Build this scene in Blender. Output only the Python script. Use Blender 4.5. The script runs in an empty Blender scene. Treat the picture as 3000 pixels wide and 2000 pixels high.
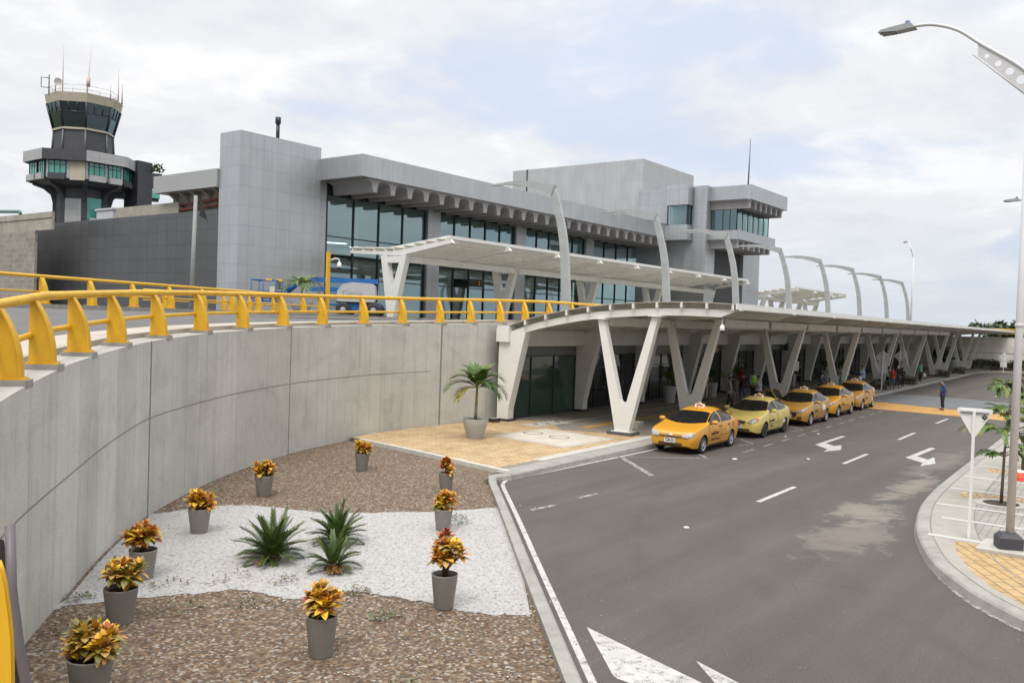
import bpy, bmesh, math, random
import numpy as np
from mathutils import Vector, Matrix
R = math.radians
scene = bpy.context.scene
COL = scene.collection

# ------------------------------------------------------------------ camera
CAM_H = 4.2
def cam_axes(yaw, pitch, roll):
    f = Vector((math.sin(yaw)*math.cos(pitch), math.cos(yaw)*math.cos(pitch), math.sin(pitch)))
    r = Vector((math.cos(yaw), -math.sin(yaw), 0)); u = r.cross(f)
    return (math.cos(roll)*r+math.sin(roll)*u, -math.sin(roll)*r+math.cos(roll)*u, f)
cr, cu, cf_ = cam_axes(R(52.7466), R(-1.33233), R(1.91114))
cam_data = bpy.data.cameras.new("camera"); cam = bpy.data.objects.new("camera", cam_data)
COL.objects.link(cam)
cam.matrix_world = Matrix(((cr.x, cu.x, -cf_.x, 0), (cr.y, cu.y, -cf_.y, 0), (cr.z, cu.z, -cf_.z, CAM_H), (0, 0, 0, 1)))
cam_data.sensor_width = 36; cam_data.sensor_fit = 'HORIZONTAL'; cam_data.lens = 36*2578.82/3000
cam_data.clip_start = 0.05; cam_data.clip_end = 8000
scene.camera = cam

# ------------------------------------------------------------------ sky, sun, exposure
SUN_EL, SUN_AZ = 58, 246          # azimuth clockwise from +Y
world = bpy.data.worlds.new("World"); scene.world = world; world.use_nodes = True
nt = world.node_tree; N = nt.nodes; Lk = nt.links
for n in list(N): N.remove(n)
out = N.new('ShaderNodeOutputWorld'); bg = N.new('ShaderNodeBackground'); bg.inputs['Strength'].default_value = 0.1
sky = N.new('ShaderNodeTexSky'); sky.sky_type = 'NISHITA'; sky.sun_disc = False
sky.sun_elevation = R(SUN_EL); sky.sun_rotation = R(SUN_AZ); sky.air_density = 1.0; sky.dust_density = 2.0
tc = N.new('ShaderNodeTexCoord'); sep = N.new('ShaderNodeSeparateXYZ'); Lk.new(tc.outputs['Generated'], sep.inputs[0])
def wm(op, a, b=None, c=None):
    n = N.new('ShaderNodeMath'); n.operation = op
    for i, v in enumerate((a, b, c)):
        if v is None: continue
        if isinstance(v, (int, float)): n.inputs[i].default_value = v
        else: Lk.new(v, n.inputs[i])
    return n.outputs[0]
zz = wm('MAXIMUM', sep.outputs['Z'], 0.0); den = wm('ADD', zz, 0.22)
px, py = wm('DIVIDE', sep.outputs['X'], den), wm('DIVIDE', sep.outputs['Y'], den)
cmb = N.new('ShaderNodeCombineXYZ'); Lk.new(px, cmb.inputs[0]); Lk.new(py, cmb.inputs[1])
cmb.inputs[2].default_value = 3.7
def wnoise(scale, detail, rough, dist=0.0):
    n = N.new('ShaderNodeTexNoise'); n.inputs['Scale'].default_value = scale; n.inputs['Detail'].default_value = detail
    n.inputs['Roughness'].default_value = rough; n.inputs['Distortion'].default_value = dist
    Lk.new(cmb.outputs[0], n.inputs['Vector']); return n.outputs['Fac']
def wramp(x, pts):
    n = N.new('ShaderNodeValToRGB'); n.color_ramp.interpolation = 'EASE'
    e = n.color_ramp.elements
    while len(e) < len(pts): e.new(0.5)
    for i, (p, c) in enumerate(pts): e[i].position = p; e[i].color = (*c, 1)
    Lk.new(x, n.inputs[0]); return n.outputs[0]
big = wnoise(1.15, 7, 0.55, 0.25); fine = wnoise(2.6, 8, 0.6, 0.2)
cover = wramp(big, [(0.34, (0.25,)*3), (0.47, (1, 1, 1))])
cloud = wramp(fine, [(0.34, (5.55, 5.68, 5.98)), (0.48, (6.05, 6.13, 6.28)), (0.60, (6.75, 6.76, 6.82))])
veil = N.new('ShaderNodeMix'); veil.data_type = 'RGBA'; veil.inputs[0].default_value = 0.42      # thin high haze in the blue gaps
Lk.new(sky.outputs[0], veil.inputs[6]); veil.inputs[7].default_value = (4.9, 5.5, 6.6, 1)
gap = N.new('ShaderNodeMix'); gap.data_type = 'RGBA'; gap.blend_type = 'LIGHTEN'; gap.inputs[0].default_value = 1.0
Lk.new(veil.outputs[2], gap.inputs[6]); gap.inputs[7].default_value = (4.35, 5.05, 6.25, 1)
mixc = N.new('ShaderNodeMix'); mixc.data_type = 'RGBA'
Lk.new(cover, mixc.inputs[0]); Lk.new(gap.outputs[2], mixc.inputs[6]); Lk.new(cloud, mixc.inputs[7])
hz = wramp(wm('MULTIPLY', zz, 3.0), [(0.0, (0.72,)*3), (0.55, (0.0,)*3)])            # low band is an even grey blue
mixh = N.new('ShaderNodeMix'); mixh.data_type = 'RGBA'
Lk.new(hz, mixh.inputs[0]); Lk.new(mixc.outputs[2], mixh.inputs[6]); mixh.inputs[7].default_value = (4.2, 4.65, 5.15, 1)
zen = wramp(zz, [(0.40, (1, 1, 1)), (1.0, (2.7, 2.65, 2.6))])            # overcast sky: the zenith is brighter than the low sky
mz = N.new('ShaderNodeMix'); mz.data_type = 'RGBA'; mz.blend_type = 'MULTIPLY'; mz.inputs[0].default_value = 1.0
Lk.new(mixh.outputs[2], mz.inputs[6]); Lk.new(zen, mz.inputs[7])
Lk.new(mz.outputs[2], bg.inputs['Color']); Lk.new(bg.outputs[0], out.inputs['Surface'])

sun_d = bpy.data.lights.new("sun", 'SUN'); sun_d.energy = 1.5; sun_d.angle = R(28); sun_d.color = (1.0, 0.95, 0.88)
sun = bpy.data.objects.new("sun", sun_d); COL.objects.link(sun)
sv = Vector((math.sin(R(SUN_AZ))*math.cos(R(SUN_EL)), math.cos(R(SUN_AZ))*math.cos(R(SUN_EL)), math.sin(R(SUN_EL))))
sun.rotation_euler = sv.to_track_quat('Z', 'Y').to_euler(); sun.location = sv*60
scene.view_settings.view_transform = 'Standard'; scene.view_settings.look = 'None'
scene.view_settings.exposure = 0.55; scene.view_settings.gamma = 1.0
try: scene.cycles.max_bounces = 8; scene.cycles.caustics_reflective = False; scene.cycles.caustics_refractive = False
except Exception: pass

# ------------------------------------------------------------------ materials
MATS = {}
class NT:
    """small helper round a material node tree"""
    def __init__(s, name):
        m = bpy.data.materials.new(name); m.use_nodes = True; s.m = m; s.t = m.node_tree; s.N = s.t.nodes; s.L = s.t.links
        s.b = s.N['Principled BSDF']
    def n(s, typ, **kw):
        x = s.N.new(typ)
        for k, v in kw.items(): setattr(x, k, v)
        return x
    def set(s, node, key, v):
        if isinstance(v, bpy.types.NodeSocket): s.L.new(v, node.inputs[key])
        else: node.inputs[key].default_value = v
    def math(s, op, a, b=0.0, c=None):
        x = s.n('ShaderNodeMath', operation=op); s.set(x, 0, a); s.set(x, 1, b)
        if c is not None: s.set(x, 2, c)
        return x.outputs[0]
    def coord(s, kind='Object', scale=(1, 1, 1), loc=(0, 0, 0), rot=(0, 0, 0)):
        t = s.n('ShaderNodeTexCoord'); mp = s.n('ShaderNodeMapping'); s.L.new(t.outputs[kind], mp.inputs[0])
        mp.inputs['Scale'].default_value = scale; mp.inputs['Location'].default_value = loc; mp.inputs['Rotation'].default_value = rot
        return mp.outputs[0]
    def noise(s, vec, scale=5, detail=4, rough=0.55, dist=0.0):
        x = s.n('ShaderNodeTexNoise'); s.L.new(vec, x.inputs['Vector']); x.inputs['Scale'].default_value = scale
        x.inputs['Detail'].default_value = detail; x.inputs['Roughness'].default_value = rough; x.inputs['Distortion'].default_value = dist
        return x.outputs['Fac']
    def ramp(s, x, pts, ease=False):
        r = s.n('ShaderNodeValToRGB'); e = r.color_ramp.elements
        if ease: r.color_ramp.interpolation = 'EASE'
        while len(e) < len(pts): e.new(0.5)
        for i, (p, c) in enumerate(pts):
            e[i].position = p; e[i].color = (c, c, c, 1) if isinstance(c, (int, float)) else (*c, 1)
        s.L.new(x, r.inputs[0]); return r.outputs[0]
    def mix(s, fac, a, b, blend='MIX'):
        x = s.n('ShaderNodeMix', data_type='RGBA', blend_type=blend)
        for k, v in ((0, fac), (6, a), (7, b)):
            if isinstance(v, bpy.types.NodeSocket): s.L.new(v, x.inputs[k])
            elif k == 0: x.inputs[0].default_value = v
            else: x.inputs[k].default_value = (*v, 1) if len(v) == 3 else v
        return x.outputs[2]
    def bump(s, h, strength=0.3, dist=0.02):
        x = s.n('ShaderNodeBump'); s.L.new(h, x.inputs['Height']); x.inputs['Strength'].default_value = strength
        x.inputs['Distance'].default_value = dist; s.L.new(x.outputs[0], s.b.inputs['Normal'])
    def col(s, v): s.set(s.b, 'Base Color', v if isinstance(v, bpy.types.NodeSocket) else (*v, 1))
    def done(s, rough=0.6, metal=0.0, spec=None, coat=None):
        s.set(s.b, 'Roughness', rough); s.set(s.b, 'Metallic', metal)
        if spec is not None: s.b.inputs['Specular IOR Level'].default_value = spec
        if coat: s.b.inputs['Coat Weight'].default_value = coat; s.b.inputs['Coat Roughness'].default_value = 0.08
        return s.m

def mul(c, k): return tuple(min(1, x*k) for x in c)
def M(name, c, rough=0.6, metal=0.0, var=0.12, scale=3.0, bump=0.0, coat=None, spec=None, dirt=0.0):
    """plain material with a broken-up base colour"""
    if name in MATS: return MATS[name]
    t = NT(name); v = t.coord('Object')
    n1 = t.noise(v, scale, 5, 0.6); n2 = t.noise(v, scale*9, 3, 0.6)
    k = t.math('ADD', t.math('MULTIPLY', n1, 0.7), t.math('MULTIPLY', n2, 0.3))
    cc = t.ramp(k, [(0.3, mul(c, 1-var)), (0.7, mul(c, 1+var))])
    if dirt:
        d = t.ramp(t.noise(t.coord('Object', (1, 1, 0.25)), scale*1.7, 6, 0.7), [(0.52, 0.0), (0.75, dirt)])
        cc = t.mix(d, cc, mul(c, 0.45))
    t.col(cc)
    if bump: t.bump(n2, bump, 0.01)
    MATS[name] = t.done(rough, metal, spec, coat); return MATS[name]

def cladding(name, c, w, h, rough, metal, var=0.05, mortar=0.012, joint=0.45, off=(0, 0)):
    """metal cladding panels with open joints, laid out in metres on the UVs"""
    if name in MATS: return MATS[name]
    t = NT(name); uv = t.coord('UV', loc=(off[0], off[1], 0))
    b = t.n('ShaderNodeTexBrick', offset=0.0, squash=1.0); t.L.new(uv, b.inputs['Vector'])
    for k, v in (('Scale', 1.0), ('Mortar Size', mortar), ('Mortar Smooth', 0.0), ('Brick Width', w), ('Row Height', h), ('Bias', 0.0)):
        b.inputs[k].default_value = v
    b.inputs['Color1'].default_value = (*mul(c, 1-var), 1); b.inputs['Color2'].default_value = (*mul(c, 1+var), 1)
    b.inputs['Mortar'].default_value = (*mul(c, joint), 1)
    n = t.noise(t.coord('UV', (0.35, 0.12, 1)), 2.0, 6, 0.65); st = t.noise(t.coord('UV', (2.5, 0.12, 1)), 1.5, 5, 0.6)
    cc = t.mix(1.0, b.outputs['Color'], t.ramp(n, [(0.3, 0.90), (0.7, 1.06)]), 'MULTIPLY')
    cc = t.mix(1.0, cc, t.ramp(st, [(0.35, 0.95), (0.65, 1.03)]), 'MULTIPLY')
    t.col(cc)
    wav = t.noise(t.coord('UV', (0.5, 0.5, 1)), 1.2, 2, 0.5); t.bump(wav, 0.10, 0.25)
    MATS[name] = t.done(t.ramp(n, [(0.3, rough-0.06), (0.7, rough+0.08)]), metal); return MATS[name]

silver = cladding('silver_cladding', (0.45, 0.465, 0.485), 1.13, 1.30, 0.38, 0.6, off=(0, 0.42), joint=0.68, var=0.02)
silver_tall = cladding('silver_fascia', (0.44, 0.455, 0.475), 1.05, 4.0, 0.38, 0.6, off=(0, 0.2), joint=0.78, var=0.02)
silver_box = cladding('silver_rear_cladding', (0.45, 0.457, 0.47), 2.4, 1.9, 0.5, 0.25, var=0.015, joint=0.8)
anthracite = cladding('anthracite_cladding', (0.105, 0.108, 0.113), 1.25, 0.98, 0.38, 0.45, var=0.06, joint=0.4)
anthracite_tower = cladding('dark_tower_cladding', (0.060, 0.061, 0.070), 1.6, 1.3, 0.5, 0.2, var=0.07)
soffit_grey = M('painted_concrete_soffit', (0.30, 0.29, 0.30), 0.8, var=0.12, scale=1.2, bump=0.15)
white_steel = M('white_painted_steel', (0.68, 0.67, 0.64), 0.42, var=0.05, scale=0.9, dirt=0.10)
old_white = M('stained_white_steel', (0.66, 0.65, 0.61), 0.5, var=0.10, scale=1.3, dirt=0.25)
pole_grey = M('galvanised_steel', (0.40, 0.415, 0.41), 0.45, 0.45, var=0.14, scale=1.4)
lamp_grey = M('grey_powder_coat', (0.56, 0.56, 0.57), 0.45, 0.0, var=0.05, scale=1.0)
dark_metal = M('dark_metal', (0.035, 0.036, 0.04), 0.45, 0.3, var=0.15)
black = M('black_rubber', (0.018, 0.018, 0.019), 0.7, var=0.2)
yellow_paint = M('yellow_rail_paint', (0.64, 0.365, 0.014), 0.48, var=0.15, scale=2.5, dirt=0.30)
kerb_con = M('kerb_concrete', (0.28, 0.27, 0.245), 0.85, var=0.22, scale=2.0, bump=0.25, dirt=0.45)
pale_con = M('pale_cement', (0.40, 0.385, 0.35), 0.85, var=0.12, scale=2.0, bump=0.15, dirt=0.2)
old_con = M('weathered_concrete', (0.33, 0.31, 0.26), 0.9, var=0.3, scale=0.7, bump=0.3, dirt=0.5)
pot_taupe = M('taupe_resin_pot', (0.225, 0.21, 0.19), 0.6, var=0.08, scale=4)
pot_grey = M('grey_resin_pot', (0.36, 0.36, 0.35), 0.5, var=0.07, scale=2, dirt=0.15)
soil = M('dark_soil', (0.05, 0.033, 0.024), 0.95, var=0.4, scale=14, bump=0.5)
red_steel = M('red_oxide_steel', (0.20, 0.045, 0.03), 0.6, var=0.2)

def glass_mat(name, tint, opac, rough=0.03, spec=0.5):
    """tinted glazing: see-through tint mixed with a mirror reflection"""
    if name in MATS: return MATS[name]
    t = NT(name); t.N.remove(t.b)
    tr = t.n('ShaderNodeBsdfTransparent'); tr.inputs[0].default_value = (*tint, 1)
    gl = t.n('ShaderNodeBsdfGlossy'); gl.inputs['Roughness'].default_value = rough; gl.inputs['Color'].default_value = (0.68, 0.87, 0.90, 1)
    fr = t.n('ShaderNodeFresnel'); fr.inputs['IOR'].default_value = 1.55
    geo = t.n('ShaderNodeTexCoord'); wob = t.noise(t.coord('Object', (0.25, 0.25, 0.25)), 1.0, 1, 0.5)
    bp = t.n('ShaderNodeBump'); t.L.new(wob, bp.inputs['Height']); bp.inputs['Strength'].default_value = 0.03; bp.inputs['Distance'].default_value = 1.0
    t.L.new(bp.outputs[0], gl.inputs['Normal'])
    mx = t.n('ShaderNodeMixShader'); t.L.new(t.math('ADD', t.math('MULTIPLY', fr.outputs[0], 1.0), opac), mx.inputs[0])
    t.L.new(tr.outputs[0], mx.inputs[1]); t.L.new(gl.outputs[0], mx.inputs[2])
    t.L.new(mx.outputs[0], t.N['Material Output'].inputs['Surface'])
    MATS[name] = t.m; return t.m
glass_teal = glass_mat('teal_curtain_glass', (0.46, 0.63, 0.62), 0.30)
glass_clear = glass_mat('pale_office_glass', (0.55, 0.70, 0.68), 0.18)
glass_green = M('green_tinted_glazing', (0.03, 0.16, 0.12), 0.05, var=0.25, scale=0.8, spec=0.8)
glass_dark = M('dark_lobby_glass', (0.018, 0.022, 0.022), 0.04, var=0.2, scale=0.5, spec=0.6)
glass_lobby = M('greenish_lobby_glass', (0.045, 0.075, 0.062), 0.05, var=0.15, scale=0.5, spec=0.6)
car_glass = M('tinted_car_glass', (0.008, 0.009, 0.010), 0.04, var=0.2, spec=0.38)
frame_dark = M('dark_window_frame', (0.035, 0.042, 0.048), 0.4, 0.3, var=0.1)

def frosted(name, c, transl):
    t = NT(name); n = t.noise(t.coord('Object'), 0.5, 5, 0.6); d = t.ramp(t.noise(t.coord('Object', (1, 0.3, 1)), 1.4, 6, 0.7), [(0.5, 0.0), (0.8, 0.4)])
    cc = t.mix(d, t.ramp(n, [(0.3, mul(c, 0.85)), (0.7, mul(c, 1.1))]), mul(c, 0.5)); t.col(cc); t.b.inputs['Roughness'].default_value = 0.35
    tl = t.n('ShaderNodeBsdfTranslucent'); t.L.new(cc, tl.inputs[0]); mx = t.n('ShaderNodeMixShader'); mx.inputs[0].default_value = transl
    t.L.new(t.b.outputs[0], mx.inputs[1]); t.L.new(tl.outputs[0], mx.inputs[2]); t.L.new(mx.outputs[0], t.N['Material Output'].inputs['Surface']); return t.m
def concrete_wall_mat():
    t = NT('board_marked_concrete'); uv = t.coord('UV')
    se = t.n('ShaderNodeSeparateXYZ'); t.L.new(uv, se.inputs[0])
    big = t.noise(t.coord('UV', (0.25, 0.35, 1)), 1.6, 7, 0.65); st = t.noise(t.coord('UV', (3.0, 0.14, 1)), 1.6, 6, 0.62)
    fi = t.noise(t.coord('UV', (1, 1, 1)), 22, 4, 0.6)
    cc = t.ramp(big, [(0.28, (0.42, 0.413, 0.372)), (0.5, (0.475, 0.468, 0.428)), (0.72, (0.52, 0.514, 0.472))])
    cc = t.mix(1.0, cc, t.ramp(st, [(0.30, 0.86), (0.46, 0.99), (0.70, 1.04)]), 'MULTIPLY')
    cc = t.mix(1.0, cc, t.ramp(fi, [(0.35, 0.92), (0.65, 1.06)]), 'MULTIPLY')
    # formwork board edges every 0.61 m, broken up
    fr = t.math('FRACT', t.math('DIVIDE', se.outputs['X'], 0.61)); ln = t.math('LESS_THAN', fr, 0.022)
    brk = t.ramp(t.noise(t.coord('UV', (0.9, 0.6, 1)), 2.2, 3, 0.6), [(0.40, 0.0), (0.58, 0.6)])
    cc = t.mix(t.math('MULTIPLY', ln, brk), cc, (0.12, 0.105, 0.08))
    pan = t.n('ShaderNodeTexWhiteNoise', noise_dimensions='1D'); t.L.new(t.math('FLOOR', t.math('DIVIDE', se.outputs['X'], 1.22)), pan.inputs['W'])
    cc = t.mix(1.0, cc, t.ramp(pan.outputs['Value'], [(0.0, 0.90), (1.0, 1.07)]), 'MULTIPLY')
    mot = t.noise(t.coord('UV', (0.55, 0.7, 1), loc=(4, 2, 0)), 1.3, 8, 0.72, 0.5); cc = t.mix(1.0, cc, t.ramp(mot, [(0.34, 0.87), (0.5, 1.0), (0.66, 1.06)]), 'MULTIPLY')
    drip = t.noise(t.coord('UV', (5.0, 0.10, 1), loc=(1, 7, 0)), 1.2, 5, 0.7); cc = t.mix(t.ramp(drip, [(0.62, 0.0), (0.72, 0.30)]), cc, (0.20, 0.185, 0.155))
    wsh = t.noise(t.coord('UV', (0.8, 0.5, 1), loc=(9, 3, 0)), 1.5, 7, 0.75); cc = t.mix(t.ramp(wsh, [(0.58, 0.0), (0.70, 0.45)]), cc, (0.56, 0.555, 0.53))
    holes = t.n('ShaderNodeTexVoronoi'); t.L.new(t.coord('UV'), holes.inputs['Vector']); holes.inputs['Scale'].default_value = 1.1
    cc = t.mix(t.math('LESS_THAN', holes.outputs['Distance'], 0.022), cc, (0.10, 0.09, 0.075))
    t.col(cc); t.bump(t.math('ADD', t.math('MULTIPLY', fi, 0.5), big), 0.18, 0.03)
    return t.done(0.85)
wall_con = concrete_wall_mat()

def asphalt_mat():
    t = NT('worn_asphalt'); v = t.coord('Object')
    a = t.noise(v, 0.25, 6, 0.6, 0.3); b = t.noise(v, 2.2, 5, 0.65); g = t.noise(v, 55, 3, 0.7); g2 = t.noise(v, 16, 5, 0.7)
    cc = t.ramp(a, [(0.3, (0.071, 0.061, 0.054)), (0.55, (0.080, 0.069, 0.0615)), (0.75, (0.087, 0.075, 0.067))])
    cc = t.mix(1.0, cc, t.ramp(b, [(0.3, 0.93), (0.7, 1.07)]), 'MULTIPLY')
    cc = t.mix(1.0, cc, t.ramp(g, [(0.3, 0.62), (0.5, 1.0), (0.72, 1.5)]), 'MULTIPLY')
    cc = t.mix(1.0, cc, t.ramp(g2, [(0.3, 0.90), (0.7, 1.10)]), 'MULTIPLY')
    # long wheel-worn streaks following the lanes
    w = t.noise(t.coord('Object', (0.05, 0.9, 1), rot=(0, 0, R(-2.75))), 1.0, 4, 0.6)
    cc = t.mix(1.0, cc, t.ramp(w, [(0.35, 0.88), (0.65, 1.12)]), 'MULTIPLY')
    # pale dried-mud patches with their own ragged outline
    for (x, y, sx, sy, amt) in ((21.5, 5.75, 0.42, 0.95, 0.58), (26.0, 5.75, 0.26, 1.5, 0.6), (18.6, 5.3, 0.34, 0.85, 0.40), (31.5, 6.2, 0.16, 1.1, 0.3)):
        p = t.coord('Object', (sx, sy, 1), loc=(-x*sx, -y*sy, 0))
        ln = t.n('ShaderNodeVectorMath', operation='LENGTH'); t.L.new(p, ln.inputs[0])
        m = t.math('SUBTRACT', 1.0, ln.outputs['Value']); m = t.math('ADD', m, t.math('MULTIPLY', t.math('SUBTRACT', t.noise(v, 1.1, 7, 0.75, 0.4), 0.52), 2.6))
        cc = t.mix(t.ramp(m, [(0.22, 0.0), (0.48, amt*0.7), (0.9, amt)]), cc, (0.27, 0.235, 0.19))
    # paint specks and oil drips
    sp = t.noise(v, 9, 2, 0.5); cc = t.mix(t.ramp(sp, [(0.765, 0.0), (0.79, 0.45)]), cc, (0.26, 0.25, 0.23))
    oil = t.noise(t.coord('Object', loc=(7, 3, 0)), 3.3, 3, 0.6); cc = t.mix(t.ramp(oil, [(0.70, 0.0), (0.78, 0.45)]), cc, (0.035, 0.032, 0.03))
    # tyre-polished arcs where cars swing round the island
    pr = t.n('ShaderNodeVectorMath', operation='LENGTH'); t.L.new(t.coord('Object', loc=(-25.5, 9.5, 0)), pr.inputs[0])
    for r0, wd in ((17.2, 0.16), (18.75, 0.16), (20.6, 0.14), (22.1, 0.14)):
        b_ = t.math('SUBTRACT', 1.0, t.math('DIVIDE', t.math('ABSOLUTE', t.math('SUBTRACT', pr.outputs['Value'], r0)), wd*2))
        b_ = t.math('MULTIPLY', t.math('MAXIMUM', b_, 0.0), t.ramp(t.noise(v, 0.7, 3, 0.6), [(0.42, 0.0), (0.62, 0.38)])); cc = t.mix(b_, cc, (0.052, 0.046, 0.042))
    sp2 = t.n('ShaderNodeTexVoronoi'); t.L.new(v, sp2.inputs['Vector']); sp2.inputs['Scale'].default_value = 6.5
    cc = t.mix(t.math('MULTIPLY', t.math('LESS_THAN', sp2.outputs['Distance'], 0.085), t.ramp(t.noise(v, 0.9, 4, 0.7), [(0.5, 0.0), (0.62, 0.6)])), cc, (0.33, 0.31, 0.28))
    crk = t.n('ShaderNodeTexVoronoi', feature='DISTANCE_TO_EDGE'); t.L.new(t.coord('Object', (0.16, 0.16, 1)), crk.inputs['Vector']); crk.inputs['Scale'].default_value = 1.0; crk.inputs['Randomness'].default_value = 1.0
    cc = t.mix(t.math('MULTIPLY', t.math('LESS_THAN', crk.outputs['Distance'], 0.0022), t.ramp(t.noise(v, 0.35, 3, 0.6), [(0.5, 0.0), (0.6, 0.6)])), cc, (0.045, 0.04, 0.037))
    t.col(cc); t.bump(g, 0.35, 0.01)
    return t.done(t.ramp(b, [(0.3, 0.78), (0.7, 0.92)]))
asphalt = asphalt_mat()

def paver_mat(name, c1, c2, mortar, w=0.40, h=0.20, rot=0.0, stain=0.25):
    t = NT(name); uv = t.coord('Object', rot=(0, 0, rot))
    b = t.n('ShaderNodeTexBrick', offset=0.5); t.L.new(uv, b.inputs['Vector'])
    for k, v in (('Scale', 1.0), ('Mortar Size', 0.011), ('Mortar Smooth', 0.1), ('Brick Width', w), ('Row Height', h), ('Bias', 0.0)): b.inputs[k].default_value = v
    b.inputs['Color1'].default_value = (*c1, 1); b.inputs['Color2'].default_value = (*c2, 1); b.inputs['Mortar'].default_value = (*mortar, 1)
    v = t.coord('Object'); n = t.noise(v, 1.3, 6, 0.65); f = t.noise(v, 30, 3, 0.6)
    cc = t.mix(1.0, b.outputs['Color'], t.ramp(n, [(0.3, 1-stain), (0.7, 1+stain*0.5)]), 'MULTIPLY')
    cc = t.mix(1.0, cc, t.ramp(f, [(0.3, 0.92), (0.7, 1.07)]), 'MULTIPLY')
    d = t.noise(t.coord('Object', loc=(3, 9, 0)), 5, 5, 0.7); cc = t.mix(t.ramp(d, [(0.62, 0.0), (0.78, 0.4)]), cc, mul(mortar, 0.6))
    t.col(cc); t.bump(b.outputs['Fac'], -0.3, 0.01); MATS[name] = t.done(0.85); return MATS[name]
pav_yellow = paver_mat('yellow_clay_pavers', (0.43, 0.29, 0.14), (0.49, 0.36, 0.195), (0.13, 0.105, 0.075), w=0.20, h=0.36, rot=R(87))
pav_yellow_b = paver_mat('yellow_island_pavers', (0.40, 0.26, 0.11), (0.46, 0.32, 0.155), (0.12, 0.10, 0.07), rot=R(-30))
pav_grey = paver_mat('grey_stone_pavers', (0.285, 0.268, 0.24), (0.32, 0.302, 0.272), (0.20, 0.185, 0.16), w=0.30, h=0.15, rot=R(-3))
pav_hall = paver_mat('brownish_canopy_pavers', (0.22, 0.198, 0.165), (0.265, 0.24, 0.20), (0.13, 0.117, 0.096), rot=R(-3))
pav_ochre = paver_mat('ochre_crossing_pavers', (0.46, 0.25, 0.065), (0.53, 0.30, 0.085), (0.27, 0.15, 0.05), rot=R(-3))

def paint_mat(name, c, wear):
    t = NT(name); v = t.coord('Object'); n = t.noise(v, 6, 6, 0.7); f = t.noise(v, 40, 3, 0.7); g = t.noise(v, 1.5, 4, 0.6)
    k = t.math('ADD', t.math('MULTIPLY', n, 0.6), t.math('MULTIPLY', f, 0.4))
    cc = t.mix(t.ramp(k, [(wear, 0.9), (wear+0.09, 0.0)]), c, (0.10, 0.095, 0.088))
    cc = t.mix(1.0, cc, t.ramp(g, [(0.3, 0.82), (0.7, 1.05)]), 'MULTIPLY')
    t.col(cc); MATS[name] = t.done(0.75); return MATS[name]
road_white = paint_mat('road_paint_white', (0.46, 0.45, 0.425), 0.395)
road_worn = paint_mat('worn_road_paint', (0.36, 0.35, 0.325), 0.47)
crossing_grey = M('grey_crossing_asphalt', (0.125, 0.13, 0.135), 0.85, var=0.15, scale=1.2, bump=0.2)
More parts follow.
